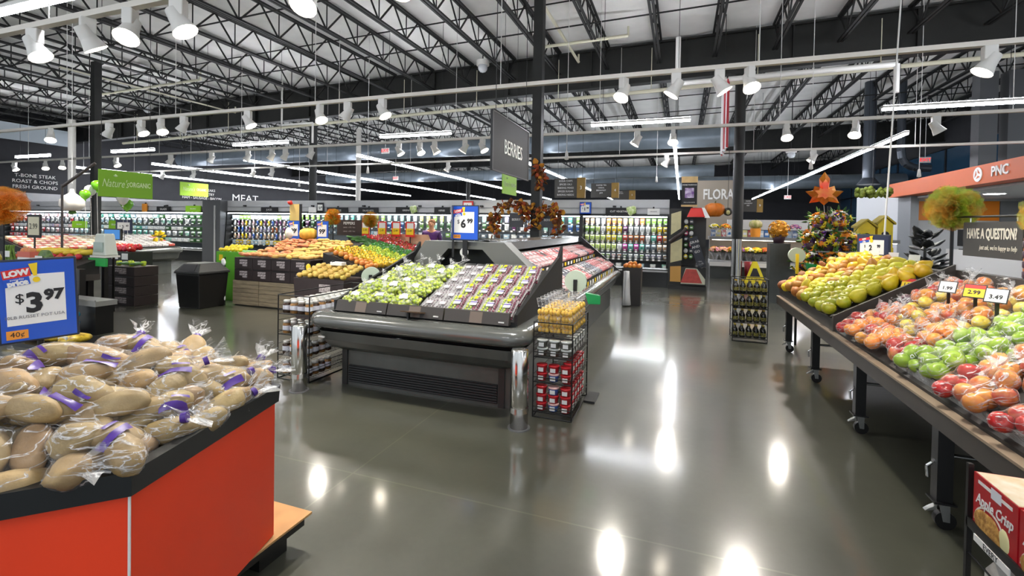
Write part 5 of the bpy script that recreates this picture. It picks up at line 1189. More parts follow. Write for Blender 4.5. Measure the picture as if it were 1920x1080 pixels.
# birdhouse stand
bh = thing('birdhouse_stand', 'bright yellow stand with two small house-shaped tops behind the pears', 'display stand', (3.92, 12.2, 0)); yb = mat('house_yellow', '#f5d814', 0.45, var=0.08, scale=6)
MB().bb((-0.32, 0, 0), (0.32, 0.35, 1.28)).build('stand_body', yb, bh)
for k, (x, w, z0, h) in enumerate(((-0.16, 0.30, 1.28, 0.42), (0.17, 0.27, 1.28, 0.5))):
    MB().prism([(x - w / 2, z0), (x + w / 2, z0), (x + w / 2, z0 + h), (x, z0 + h + 0.14), (x - w / 2, z0 + h)], 1, 0.0, 0.32).build('house_front', yb, bh)
    mb = MB()
    for s in (-1, 1): mb.hull([(x, -0.05, z0 + h + 0.19), (x, 0.36, z0 + h + 0.19), (x + s * (w / 2 + 0.04), 0.36, z0 + h + 0.03), (x + s * (w / 2 + 0.04), -0.05, z0 + h + 0.03)], [(x, -0.05, z0 + h + 0.15), (x, 0.36, z0 + h + 0.15), (x + s * (w / 2 + 0.04), 0.36, z0 + h - 0.01), (x + s * (w / 2 + 0.04), -0.05, z0 + h - 0.01)])
    mb.build('house_roof', mat('roof_olive', '#b8a41e', 0.5), bh)
    MB().cyl((x, -0.006, z0 + h * 0.55), (x, 0.0, z0 + h * 0.55), 0.07, None, 20).build('house_hole', ink, bh)
    MB().bb((x - 0.09, -0.008, z0 + 0.04), (x + 0.09, 0.0, z0 + 0.14)).build('house_label', red if k else paper, bh)
# kiosk of the bank
gw = mat('kiosk_grey', '#c4c6c8', 0.6)
ks = thing('wall_bank', 'bank kiosk front with an orange fascia and pale grey wall', None, (8.0, 0, 0)); ks['kind'] = 'structure'
MB().bb((0, 22.7, 0), (0.2, 27.4, 3.45)).build('grey_wall', gw, ks); MB().bb((-0.3, 8.0, 2.98), (0.4, 22.7, 3.5)).build('orange_fascia', mat('fascia_orange', '#c95a16', 0.5, var=0.04, scale=1), ks)
MB().bb((0.0, 21.6, 0), (0.25, 22.7, 2.98)).build('grey_jamb', mat('jamb_grey', '#7d8083', 0.5), ks); MB().bb((0.2, 8, 2.9), (3.8, 22.7, 3.0)).build('kiosk_ceiling', gw, ks)
MB().bb((3.6, 8, 0), (3.8, 22.7, 3.0)).build('kiosk_back', gw, ks); MB().bb((0.2, 22.4, 0), (3.6, 22.6, 3.0)).build('kiosk_side', gw, ks)
opan = mat('panel_orange', '#f08a10', 0.45)
for a, b in ((0.5, 0.97), (2.13, 2.94)): MB().bb((a, 22.36, 2.1), (b, 22.39, 2.82)).build('orange_panel', opan, ks)
MB().bb((2.96, 22.35, 0), (3.5, 22.39, 2.82)).build('grey_door', MATS['jamb_grey'], ks); MB().bb((1.62, 22.36, 2.1), (2.1, 22.39, 2.82)).build('teal_panel', mat('panel_teal', '#b9dcd8', 0.4), ks); MB().bb((1.0, 12, 0), (1.6, 21.4, 1.05)).build('teller_counter', white, ks)
for k, y in enumerate((20.6, 18.3, 15.9)): 
    t = thing('monitor', f'black computer screen on the bank counter, {nth(k)} from the left', 'monitor', (9.2, y, 1.05)); MB().bb((-0.03, -0.45, 0.12), (0.03, 0.45, 0.7)).build('screen', black, t); MB().bb((-0.12, -0.15, 0), (0.12, 0.15, 0.03)).cyl((0, 0, 0.03), (0, 0, 0.15), 0.03).build('stand', black, t)
text('PNC', 0.36, face_nx(-0.305, 15.75, 3.25), paper, ks, 0.02, bold=0.008)
MB().cyl((-0.32, 16.72, 3.25), (-0.3, 16.72, 3.25), 0.2, None, 28).build('emblem_disc', paper, ks)
mb = MB()
for i in range(3): a = PI / 2 + 2 * PI * i / 3; mb.prism([(16.72 + 0.15 * math.cos(a), 3.25 + 0.15 * math.sin(a)), (16.72 + 0.13 * math.cos(a + 1.5), 3.25 + 0.13 * math.sin(a + 1.5)), (16.72 + 0.04 * math.cos(a + 0.5), 3.25 + 0.04 * math.sin(a + 0.5))], 0, -0.325, -0.32)
mb.build('emblem_mark', MATS['fascia_orange'], ks)
for k, y in enumerate((19.5, 16.5, 13.5)):
    t = thing('recessed_light', f'recessed downlight in the bank kiosk ceiling, {nth(k)} from the left', 'light', (9.4, y, 2.89)); MB().cyl((0, 0, 0), (0, 0, 0.012), 0.25, None, 20).build('lens', emit('kiosk_lamp', '#ffffff', 60.0), t); MB().cyl((0, 0, 0.004), (0, 0, 0.014), 0.29, None, 20).build('light_ring', white, t)
t = thing('leaf_awning', 'green leafy valance hanging under the silver flue', 'awning', (6.3, 20, 3.0)); mb = MB(); rnd2 = random.Random(2)
for i in range(60): mb.ico((rnd2.uniform(-0.5, 0.5), rnd2.uniform(-0.2, 0.2), rnd2.uniform(-0.12, 0.14)), (0.09, 0.05, 0.1), 1)
mb.build('foliage', mat('awning_green', '#6e7a24', 0.7, var=0.3, scale=8), t); MB().cyl((0, 0, 0.1), (0, 0, 4.9), 0.01, None, 5).build('hanger', blackm, t)
# dark wrapped plant
dp = thing('dark_plant', 'black leafy potted plant standing behind the fruit table before the bank', 'plant', (3.53, 9.0, 0)); mb = MB(); rnd2 = random.Random(9)
for i in range(70):
    th = rnd2.uniform(0, 2 * PI); z = rnd2.uniform(0.75, 1.55); r = 0.2 * (1 - abs(z - 1.1) / 0.75); L = rnd2.uniform(0.16, 0.26); d = Vector((math.cos(th), math.sin(th), rnd2.uniform(0.2, 1.2)))
    mb.lathe([(0, 0), (0.085, L * 0.4), (0.05, L * 0.8), (0, L)], 6, 0, frame((r * math.cos(th) * 0.6, r * math.sin(th) * 0.6, z), (-math.sin(th), math.cos(th), 0), d) @ Matrix.Diagonal((1, 0.25, 1, 1)))
mb.build('foliage', mat('leaf_black', '#17191b', 0.4), dp); MB().cyl((0, 0, 0.5), (0, 0, 1.5), 0.02, None, 8).build('stem', black, dp); MB().lathe([(0.16, 0), (0.2, 0.5), (0.18, 0.5), (0.0, 0.46)], 18).build('pot', char, dp)
# aisle marker by the front
def aisle_marker(x, y, z, w, h, num, rows, label, flip=False):
    t = thing('aisle_marker', label, 'aisle sign', (x, y, z)); e = w * 0.26
    MB().bb((-w / 2, -0.06, 0), (w / 2 - e, 0.06, h)).build('sign_board', mat('marker_dark', '#38352f', 0.5), t); MB().bb((w / 2 - e, -0.08, -0.02), (w / 2, 0.08, h + 0.02)).build('number_panel', mat('marker_gold', '#8f6f2a', 0.5, var=0.1, scale=4), t)
    for i, s in enumerate(rows): text(s, h * 0.13, face_cam(-e / 2, -0.065, h * (0.86 - 0.18 * i)), paper, t, 0.001)
    text(num, h * 0.26, face_cam(w / 2 - e / 2, -0.085, h * 0.5), paper, t, 0.001)
    for s in (-1, 1): MB().cyl((s * w * 0.4, 0, h), (s * w * 0.4, 0, roof(x + s * w * 0.4, y) - z), 0.008, None, 5).build('hanger', blackm, t)
aisle_marker(-4.1, 18.0, 2.74, 1.2, 0.74, '3', ['SODA CHIPS', 'SPICES OILS', 'BAKING MIXES', 'SPICES SUGAR', 'BAKING NEEDS'], 'dark aisle sign with a gold panel numbered 3')
aisle_marker(-3.98, 26.0, 3.24, 1.5, 0.78, '4', ['COFFEE TEA', 'CEREAL', 'BREAKFAST', 'JAM'], 'dark aisle sign with a gold panel numbered 4, behind the number 3')
aisle_marker(-3.9, 34.0, 3.62, 1.6, 0.6, '5', ['SNACKS', 'CRACKERS'], 'dark aisle sign numbered 5, farthest of the row')
aisle_marker(2.95, 24.0, 2.44, 0.95, 0.56, '9', ['PAPER', 'LAUNDRY', 'PET'], 'dark aisle sign with a gold panel right of the tall black column')
# ================================================================== wall coolers along the back
shelffill = emit('shelf_fill_strip', '#f3f8ff', 10.0); canlamp = emit('canopy_lamp', '#f3f8ff', 24.0)
backm = mat('cooler_back', '#7d8488', 0.5)
def cooler(x0, x1, shelves, label, hz=2.40, ends=(True, True), head=lgrey):
    t = thing('wall_cooler', label, 'refrigerated case', (0, 13.5, 0))
    MB().bb((x0, 0, 0), (x1, 1.0, 0.40)).build('base', char2, t); MB().prism([(-0.06, 0.40), (-0.08, 0.50), (0.0, 0.53), (0.05, 0.46), (0.9, 0.46), (0.9, 0.40)], 0, x0, x1).build('bottom_deck', bumperm, t)
    MB().bb((x0, -0.085, 0.42), (x1, -0.081, 0.46)).build('deck_strip', lgrey, t)
    MB().bb((x0, 0.85, 0.4), (x1, 1.0, 1.98)).build('back_panel', backm, t); MB().bb((x0, 0.1, 1.93), (x1, 1.0, 2.0)).build('canopy', char2, t)
    MB().bb((x0 + 0.05, 0.14, 1.905), (x1 - 0.05, 0.2, 1.929)).build('canopy_lamp', canlamp, t)
    MB().bb((x0, 0.16, 2.0), (x1, 0.3, hz)).build('header', head, t)
    MB().bb((x0, 0.14, 2.16), (x1, 0.16, 2.175)).build('header_rail', mat('rail_grey', '#8e9092', 0.4), t)
    for z in shelves: MB().bb((x0, 0.28, z - 0.02), (x1, 0.85, z)).build('shelf', blackm, t); MB().bb((x0, 0.27, z - 0.035), (x1, 0.28, z + 0.005)).build('price_rail', char, t)
    for z in shelves[1:]: MB().bb((x0 + 0.06, 0.3, z - 0.034), (x1 - 0.06, 0.34, z - 0.021)).build('shelf_fill_strip', shelffill, t)  # glowing strips added to brighten the packs on the lower shelves
    step = 0.157 if x1 - x0 < 3 else 0.27; x = x0 + 0.13; nchip = 0
    while x < x1 - 0.1 and nchip < 98:
        for z in (shelves if x1 - x0 < 4 else shelves[-2:]): MB().bb((x - 0.03, 0.262, z - 0.036), (x + 0.035, 0.2695, z + 0.008)).build('price_chip', paper, t); nchip += 1
        x += step
    for e, x in zip(ends, (x0, x1 - 0.05)):
        if e: MB().prism([(0.0, 0.4), (0.12, 1.95), (1.0, 1.95), (1.0, 0.4)], 0, x, x + 0.05).build('end_panel', darkin, t)
    x = x0 + 0.9
    while x < x1 - 0.4: MB().bb((x, 0.08, 2.18), (x + 0.09, 0.16, 2.23)).build('header_clip', black, t); x += 2.2
    return t
SH = (0.73, 0.95, 1.20, 1.45, 1.69)
cooler(-2.75, -0.33, SH, 'wall cooler of cut vegetables beside the melon endcap')
cooler(-13.45, -2.75, SH, 'long middle wall cooler behind the berry case')
cooler(-16.7, -13.45, SH, 'wall cooler of juices right of the grey wall end')
cooler(-32.0, -17.65, SH, 'far left wall cooler of packaged greens behind the mushroom case')
struct(MB().bb((-17.65, 13.35, 0), (-16.7, 14.5, 2.42)).bb((-17.0, 13.32, 0), (-16.94, 13.35, 2.2), 1).build('wall_pier', [mat('pier_grey', '#55575a', 0.4), lgrey]), 'grey wall pier between the left and middle coolers')
PK = {'tan': '#cfae8c', 'white': '#e9eae6', 'orange': '#ea9a55', 'peach': '#eec3a0', 'green': '#8fbf5a', 'lime': '#c9dd84', 'yellow': '#efc92e', 'purple': '#6a3560', 'red': '#c33a34', 'brown': '#a45a2a', 'teal': '#5fae9a', 'magenta': '#b8408c', 'slate': '#6f7a82', 'pink': '#e3b4b4', 'lavender': '#b3aac6', 'blue': '#3f66b0', 'pale blue': '#b8d2df', 'dark green': '#3f6b3a', 'mint': '#a9dcc8'}
PP = {}
def pack(kind, c):
    if (kind, c) in PP: return PP[(kind, c)]
    m = mat('pack_print_' + c, PK[c], 0.35, var=0.22, scale=16, rand=0.06); lm = paper
    mb = MB()
    if kind == 'pouch':
        vs = []
        for k in range(6):
            z = 0.19 * k / 5; d = 0.028 * math.sin(PI * min(1, 0.12 + k / 6.2)) + 0.002; w = 0.062
            vs += [(-w, 0, z), (-w * 0.5, -d, z), (w * 0.5, -d, z), (w, 0, z), (w * 0.5, d, z), (-w * 0.5, d, z)]
        mb.add(vs, [(k * 6 + i, k * 6 + (i + 1) % 6, (k + 1) * 6 + (i + 1) % 6, (k + 1) * 6 + i) for k in range(5) for i in range(6)] + [(0, 5, 4, 3, 2, 1), (30, 31, 32, 33, 34, 35)], 0, True)
        mb.bb((-0.03, -0.034, 0.02), (0.03, -0.029, 0.05), 1); mb.bb((-0.045, -0.032, 0.13), (0.045, -0.018, 0.165), 1 if c not in ('white', 'lime') else 0)
        name, cat = 'salad_pouch', 'pouch'
    elif kind == 'bottle':
        mb.lathe([(0.03, 0), (0.036, 0.01), (0.036, 0.11), (0.02, 0.15), (0.013, 0.165)], 10); mb.cyl((0, 0, 0.165), (0, 0, 0.185), 0.016, None, 8, 1); mb.bb((-0.024, -0.038, 0.03), (0.024, -0.033, 0.08), 1)
        name, cat = 'juice_bottle', 'bottle'
    elif kind == 'cup':
        mb.lathe([(0.038, 0), (0.05, 0.11), (0.051, 0.115)], 12); mb.cyl((0, 0, 0.115), (0, 0, 0.13), 0.053, None, 12, 1); mb.bb((-0.03, -0.05, 0.03), (0.03, -0.043, 0.085), 1)
        name, cat = 'vegetable_cup', 'cup'
    else:
        mb.hull([(-0.075, -0.05, 0.13), (0.075, -0.05, 0.13), (0.075, 0.05, 0.13), (-0.075, 0.05, 0.13)], [(-0.065, -0.045, 0), (0.065, -0.045, 0), (0.065, 0.045, 0), (-0.065, 0.045, 0)]); mb.bb((-0.045, -0.052, 0.05), (0.045, -0.046, 0.10), 1)
        name, cat = 'greens_box', 'box'
    o = tag(mb.build(name, [m, lm], None, False), None, cat, 'packages in the wall coolers'); PP[(kind, c)] = o; return o
def fill(x0, dx, rows, where, yoff=0.0, what=None):
    for r, (z, kind, cols, y) in enumerate(rows):
        for i, c in enumerate(cols):
            if not c: continue
            p = pack(kind, c); sc_ = 1.0 if dx < 0.18 else (1.18 if dx < 0.2 else (1.12, 1.12, 1.05) if dx < 0.3 else (1.75, 1.3, 1.05)); n = {'pouch': 'pouch', 'bottle': 'bottle', 'cup': 'cup', 'tub': 'box'}[kind]
            place(p, T(x0 + dx * i, 13.5 + y, z, rnd.uniform(-0.1, 0.1) if dx < 0.3 else 0), f'{c} {n}, {nth(i)} from the left on the {nth(r)} shelf down, {where}', scale=sc_)
W, G, Y, L, O_, R_, P_ = 'white', 'green', 'yellow', 'lime', 'orange', 'red', 'purple'
fill(-2.62, 0.157, [
    (1.691, 'pouch', ['tan', 'tan', W, W, O_, O_, O_, 'peach', L, 'pink', O_, G, G, G, G], 0.36),
    (1.451, 'pouch', [G, G, L, W, Y, Y, Y, P_, W, W, W, W, L, Y, Y], 0.36),
    (1.201, 'pouch', [L, L, L, L, Y, Y, G, R_, 'brown', 'brown', 'brown', W, 'teal', R_, O_], 0.36),
    (0.951, 'pouch', [L, L, L, L, L, L, W, 'magenta', 'teal', 'magenta', 'teal', 'slate', 'slate', 'tan', 'tan'], 0.36),
    (0.731, 'cup', [G, G, G, G, G, 'pink', 'brown', 'dark green', W, W, G, 'lavender', 'lavender', 'lavender', 'tan'], 0.36),
    (0.47, 'tub', ['white', None, 'white', None, 'mint', None, 'white', None, 'pale blue', None, 'pale blue', None, 'white', None, 'mint'], 0.3)], 'cut vegetable cooler')
rr = random.Random(44)
mids1 = [rr.choice(['teal', 'mint', 'teal', 'pale blue', 'white', 'mint', 'green', 'lavender']) for _ in range(42)]; mids1[:7] = [G, G, G, G, 'dark green', G, 'mint']; mids1[20:24] = [L, L, G, L]
mids2 = [rr.choice(['purple', 'white', 'white', 'green', 'blue', 'dark green', 'mint']) for _ in range(42)]
mids3 = [rr.choice(['white', 'green', 'slate', 'pale blue']) for _ in range(42)]
fill(-13.2, 0.252, [(1.691, 'pouch', mids1, 0.34), (1.451, 'pouch', mids2, 0.34), (1.201, 'tub', mids3, 0.34)], 'middle cooler')
js = lambda n, pal: [rr.choice(pal) for _ in range(n)]
fill(-16.5, 0.19, [(1.691, 'tub', js(16, ['white', 'green', 'pale blue', 'white']), 0.34), (1.451, 'bottle', js(16, ['white', 'purple', 'blue', 'yellow', 'pink']), 0.34), (1.201, 'bottle', js(16, ['tan', 'purple', 'blue', 'lavender', 'brown']), 0.34), (0.951, 'bottle', js(16, ['pink', 'tan', 'yellow', 'slate', 'blue']), 0.34), (0.731, 'tub', js(16, ['white', 'pale blue', 'yellow']), 0.34)], 'juice cooler')
fl = []
for z, kind in ((1.691, 'tub'), (1.451, 'pouch'), (1.201, 'tub'), (0.951, 'pouch'), (0.731, 'tub')):
    row = []
    for i in range(38):
        u = i / 38
        pal = ['pink', 'white', 'lavender', 'red', 'white'] if u < 0.35 else (['pale blue', 'white', 'teal', 'pale blue'] if u < 0.72 else ['white', 'mint', 'dark green', 'white'])
        row.append(rr.choice(pal) if u < 0.9 else 'dark green')
    fl.append((z, kind, row, 0.34))
fill(-31.4, 0.36, fl, 'far left cooler')
# header signs
def board(x0, x1, z0, z1, m, txt, label, y=13.61, name='header_sign', tm_=None, size=0.5, pic=None):
    t = thing(name, label, 'sign', ((x0 + x1) / 2, y, z0)); w = (x1 - x0) / 2; h = z1 - z0
    MB().bb((-w, -0.03, 0), (w, 0.0, h)).build('sign_face', m, t)
    if txt: text(txt, h * size, face_cam(0, -0.032, h * 0.5), tm_ or paper, t, 0.0008, sx=min(1.0, 1.9 * w / max(0.01, 0.62 * len(txt) * h * size)))
    MB().bb((-0.02, 0.0, h - 0.02), (0.02, 0.06, h + 0.05)).build('sign_clip', black, t)
    if z0 < 1.5: MB().cyl((0, 0.02, -z0), (0, 0.02, h), 0.012, None, 8).build('sign_pole', black, t)
    if pic: MB().ico((w * 0.7, -0.03, h * 0.55), (0.13, 0.015, h * 0.62), 3, 0, 0.5, 4).build('leaf_picture', pic, t)
    return t
lg = mat('leafy_picture', '#a9c46a', 0.6, col2='#e8edc8', scale=14)
board(-2.05, -1.2, 1.96, 2.17, ink, 'CUT VEGETABLES', 'black CUT VEGETABLES sign with a leafy picture over the right cooler', size=0.36, pic=lg)
board(-0.9, -0.58, 1.98, 2.15, paper, 'ORGANIC', 'small white card over the right cooler', tm_=ink, size=0.25)
board(-14.9, -14.1, 1.96, 2.15, ink, 'JUICES', 'black sign over the juice cooler')
board(-11.85, -10.95, 1.94, 2.15, ink, 'SALADS', 'black sign behind the left orange bow')
board(-10.5, -9.7, 1.94, 2.15, ink, 'SALAD KITS', 'black sign behind the right orange bow', size=0.4)
board(-9.0, -8.2, 1.95, 2.17, ink, 'GREENS', 'black sign with a big white and green leaf picture over the middle cooler', size=0.36, pic=lg)
board(-7.55, -7.0, 1.95, 2.17, ink, 'HERBS', 'black sign half hidden behind the $6.99 card', size=0.36)
board(-20.6, -19.8, 1.94, 2.17, ink, 'SALADS', 'black framed sign over the far left cooler, right of the red card')
board(-18.9, -18.05, 1.95, 2.2, greenm, 'ORGANIC', 'bright green organic sign over the far left cooler', size=0.3)
board(-21.5, -21.2, 1.95, 2.28, orange, None, 'small orange and red card over the far left cooler')
board(-12.65, -12.32, 1.97, 2.16, paper, None, 'plain white card over the middle cooler, left end')
price_sign(frame((-2.63, 13.6, 2.14), (1, 0, 0), (0, -1, 0)), 0.32, 0.36, '1', '99', 'blue price card hanging over the seam of the right cooler', None)
price_sign(frame((-12.15, 13.6, 2.14), (1, 0, 0), (0, -1, 0)), 0.28, 0.34, '3', '49', 'dark framed price card hanging at the left end of the middle cooler', None, frame_c=ink, logo=False)
price_sign(frame((-6.36, 13.6, 2.24), (1, 0, 0), (0, -1, 0)), 0.36, 0.24, '2', '', 'small red sale card above the cooler header behind the $6.99 card', None, frame_c=red, logo=False)
board(-25.6, -24.6, 1.2, 1.5, greenm, 'ORGANIC', 'lime organic sign low in front of the far left cooler, left of the slim pole', y=13.3, size=0.3)
board(-23.1, -22.3, 1.2, 1.55, greenm, 'ORGANIC', 'lime organic sign low in front of the far left cooler, right of the slim pole', y=13.3, size=0.3)

# ================================================================== hanging signs
def hang(t, pts, z1):
    mb = MB()
    for p in pts: mb.cyl(p, (p[0], p[1], z1), 0.005, None, 5)
    mb.build('hanger', blackm, t)
bs = thing('berries_sign', 'big black hanging board reading BERRIES beside the slim pole', 'hanging sign', (-2.2, 6.1, 2.3))
MB().bb((-0.02, -0.70, 0), (0.0, 0.71, 0.71)).build('sign_board', mat('chalk_dark', '#1b1c1d', 0.5, var=0.15, scale=3, spec=0.25), bs)
for a, b, c, d in ((-0.72, 0.73, -0.015, 0.0), (-0.72, 0.73, 0.71, 0.725)): MB().bb((-0.025, a, c), (0.005, b, d)).build('board_rail', black, bs)
for y in (-0.715, 0.72): MB().bb((-0.025, y - 0.012, 0), (0.005, y + 0.012, 0.71)).build('board_rail', black, bs)
text('BERRIES', 0.27, face_px(0.003, 0.05, 0.33), wt, bs, 0.002, sx=0.78); hang(bs, [(-0.01, -0.6, 0.72), (-0.01, 0.6, 0.72)], 7.72 + zc(-2.2) - 2.3)
orgm = mat('organic_green', '#7fb51e', 0.5); limem = mat('organic_lime', '#a8dc3c', 0.5); palel = mat('pale_letter', '#d6ecb0', 0.6)
def organic(x, y0, y1, z0, z1, m, label, name='organic_sign'):
    t = thing(name, label, 'hanging sign', (x, (y0 + y1) / 2, z0)); w = (y1 - y0) / 2; h = z1 - z0
    MB().bb((-0.02, -w, 0), (0, w, h)).build('sign_board', m, t); text("Nature's", h * 0.42, face_px(0.003, -w * 0.42, h * 0.5), palel, t, 0.001, sx=0.62, shear=0.35); text('ORGANIC', h * 0.26, face_px(0.003, w * 0.5, h * 0.5), palel, t, 0.001, sx=0.66, bold=0.004)
    MB().lathe([(0, 0), (0.04, 0.02), (0, 0.06)], 8, 0, T(0.003, -w * 0.42, h * 0.75)).build('leaf_mark', palel, t); hang(t, [(-0.01, -w * 0.9, h), (-0.01, w * 0.9, h)], 7.72 + zc(x) - z0)
organic(-10.5, 5.86, 6.84, 2.04, 2.56, orgm, 'large green hanging organic sign beside the slim pole at left')
organic(-14.6, 10.32, 11.24, 2.38, 2.80, limem, 'smaller lime hanging organic sign right of the large green one')
organic(-4.4, 11.5, 12.6, 2.45, 2.98, limem, 'lime hanging sign below the BERRIES board')
# ornament balloons
def balloon(x, y, z, r, m, label, s=1.15, dz_=None):
    t = thing('balloon', label, 'balloon', (x, y, z)); MB().lathe([(0, -r * s * 1.02), (0.12 * r, -r * s * 0.97), (0.6 * r, -r * s * 0.6), (r, 0.1 * r), (0.85 * r, 0.62 * r), (0.45 * r, 0.95 * r), (0, 1.05 * r)], 22).build('balloon_skin', m, t)
    MB().cyl((0, 0, -r * s - 0.03), (0, 0, -r * s), 0.03, 0.01, 8).build('balloon_knot', m, t); MB().cyl((0, 0, -r * s), (0.05, 0.0, -(z - 1.05)), 0.004, None, 5).build('balloon_string', white, t)
bgreen = mat('balloon_green', '#6fb81c', 0.25, coat=0.4); bwhite = mat('balloon_white', '#e9e6e0', 0.25, coat=0.4)
balloon(-14.33, 7.7, 2.22, 0.12, bgreen, 'green balloon left of the slim pole, lower one')
balloon(-14.4, 8.0, 2.48, 0.13, bgreen, 'green balloon left of the slim pole, upper one')
balloon(-14.66, 8.0, 2.35, 0.14, bwhite, 'white balloon between the two green ones left of the slim pole')
balloon(-14.88, 9.0, 2.02, 0.16, bgreen, 'green balloon below the large organic sign')
balloon(-14.72, 8.8, 2.16, 0.15, bwhite, 'white balloon just below the large organic sign')
t = thing('garlic_ornament', 'big white garlic-bulb ornament hanging left of the slim pole', 'ornament', (-14.38, 7.45, 1.98))
MB().lathe([(0, -0.19), (0.14, -0.18), (0.24, -0.06), (0.23, 0.08), (0.13, 0.2), (0.05, 0.27), (0.035, 0.36), (0, 0.365)], 40, 0, None, 7, 0.06).build('bulb', mat('garlic_white', '#ece5db', 0.5), t); MB().cyl((0, 0, 0.5), (0, 0, 5.5), 0.006, None, 5).build('hanger', white, t); MB().ico((0.0, 0.0, -0.22), (0.08, 0.08, 0.05), 2, 0, 0.5, 2).build('root_tuft', leafm, t)
# bows
tulle(-9.3, 4.0, 1.78, 0.27, ['#f78f22', '#fbbd55'], 'orange tulle pom-pom cut by the left picture edge', 11)
t = thing('pompom_pole', 'thin black pole holding the orange pom-pom at the left edge', 'pole', (-9.3, 4.0, 0)); MB().cyl((0, 0, 0), (0, 0, 1.6), 0.012, None, 8).cyl((0, 0, 0), (0, 0, 0.02), 0.12, None, 16).build('pole_shaft', blackm, t)

# ================================================================== potato and vegetable island
vi = thing('vegetable_island', 'wood-clad island display of loose potatoes and peppers left of the grape case', 'display table', (0, 0, 0))
woodm = mat('plank_wood', '#8d7f66', 0.6, col2='#6f6350', scale=3, stretch=(1.5, 1.5, 14))
IX0, IX1, IY0, IY1 = -8.1, -5.0, 6.75, 10.1
mb = MB()
for i in range(6):
    z = 0.02 + i * 0.077; mb.bb((IX0, IY0, z), (-7.45, IY0 + 0.03, z + 0.072)); mb.bb((-7.44, IY0, z), (IX1, IY0 + 0.03, z + 0.072)); mb.bb((IX1 - 0.03, IY0 + 0.03, z), (IX1, IY1, z + 0.072)); mb.bb((IX0, IY0 + 0.03, z), (IX0 + 0.03, IY1, z + 0.072))
mb.build('plank_cladding', woodm, vi)
MB().bb((IX0 + 0.03, IY0 + 0.03, 0), (IX1 - 0.03, IY1, 0.478)).build('island_core', darkin, vi)
MB().prism([(7.16, 0.48), (7.16, 0.86), (8.2, 1.2), (8.2, 0.48)], 0, IX0 + 0.02, -6.2).build('front_deck', tdeck, vi)
MB().prism([(-5.15, 0.48), (-5.15, 0.72), (-6.75, 1.24), (-6.75, 0.48)], 1, 8.2, 9.9).build('side_deck', tdeck, vi)
MB().prism([(-5.15, 0.48), (-5.15, 0.72), (-6.18, 1.055), (-6.18, 0.48)], 1, 7.0, 8.2).build('side_deck', tdeck, vi)
MB().hull([(-7.0, 9.93, 1.36), (-5.7, 9.93, 1.36), (-5.7, 9.99, 1.36), (-7.0, 9.99, 1.36)], [(-7.0, 9.93, 0.48), (-5.25, 9.93, 0.48), (-5.25, 9.99, 0.48), (-7.0, 9.99, 0.48)]).build('back_board', mat('peach_board', '#d9b08c', 0.7, var=0.06, scale=3), vi)
crm = mat('crate_brown', '#2c2222', 0.5, var=0.1, scale=8)
cr_e = bpy.data.objects.new('potato_crate', None); tag(cr_e, None, 'crate', 'brown crates under the potatoes')
crp = proto(cr_e, MB().bb((-0.225, 0, 0), (0.225, 0.36, 0.215)).build('crate_body', crm, cr_e, False, 0.006),
    MB().bb((-0.09, -0.003, 0.14), (0.1, 0, 0.175)).bb((-0.09, -0.003, 0.09), (0.1, 0, 0.13)).bb((-0.02, -0.003, 0.05), (0.1, 0, 0.083)).build('crate_print', mat('print_grey', '#c9c0be', 0.6, col2='#6a5f5f', scale=60), cr_e, False),
    MB().bb((-0.2, -0.004, 0.195), (0.2, 0.0, 0.21)).build('crate_lip', black, cr_e, False))
for r in range(2):
    for i in range(4): place(crp, T(-7.87 + 0.458 * i, 6.78, 0.482 + 0.218 * r), f'brown crate on the wood base, {nth(i)} from the left in the {["lower", "upper"][r]} row')
spm = mat('sweet_skin', '#d9935a', 0.6, col2='#c97a48', scale=10, rand=0.12); gpm = mat('gold_skin', '#d9a548', 0.6, col2='#e3bb6a', scale=10, rand=0.12)
def tuber(name, m, seed):
    mb = MB(); mb.ico((0, 0, 0), (0.105, 0.043, 0.04), 2, 0, 0.35, seed); return fruit(name, mb, m, name.replace('_', ' '), 'loose potatoes on the island')
sw = [tuber('sweet_potato', spm, i) for i in range(3)]; gp = [tuber('golden_potato', gpm, i + 5) for i in range(3)]
kdir = Vector((0, 1.04, 0.34)).normalized(); knorm = Vector((0, -0.34, 1.04)).normalized()
for r in range(11):
    for i in range(13):
        x = -7.98 + 0.147 * i + (0.07 if r % 2 else 0); y = 6.84 + 0.112 * r + rnd.uniform(-0.03, 0.03)
        z = 0.955 if y < 7.16 else 0.86 + (y - 7.16) * 0.327 + 0.09
        z += rnd.uniform(0, 0.03)
        if x > -6.22: continue
        p = sw[(i + r) % 3] if x < -7.15 + 0.1 * math.sin(r) else gp[(i + r) % 3]
        place(p, frame((x, y, z), (1, rnd.uniform(-0.5, 0.5), rnd.uniform(-0.15, 0.15)), (0, -0.3, 1)), f'loose {"sweet" if p in sw else "golden"} potato in the {nth(r)} row up from the crates, {nth(i)} from the left', scale=rnd.uniform(0.78, 0.95))
pumpkin(-7.5, 8.05, 1.36, 0.17, mat('squash_yellow', '#e2b040', 0.5, var=0.1, scale=6), 'round yellow squash sitting on top of the loose potatoes')
t = thing('melon', 'pale green-white melon half left of the yellow squash', 'melon', (-8.35, 7.95, 1.22)); t.location = (-8.0, 8.1, 1.36); MB().ico((0, 0, 0), (0.15, 0.13, 0.16), 3).build('melon_rind', mat('melon_rind', '#dcd9a8', 0.5), t); MB().ico((0.02, -0.05, 0), (0.11, 0.1, 0.12), 2).build('melon_face', mat('melon_face', '#eeeadf', 0.5), t)
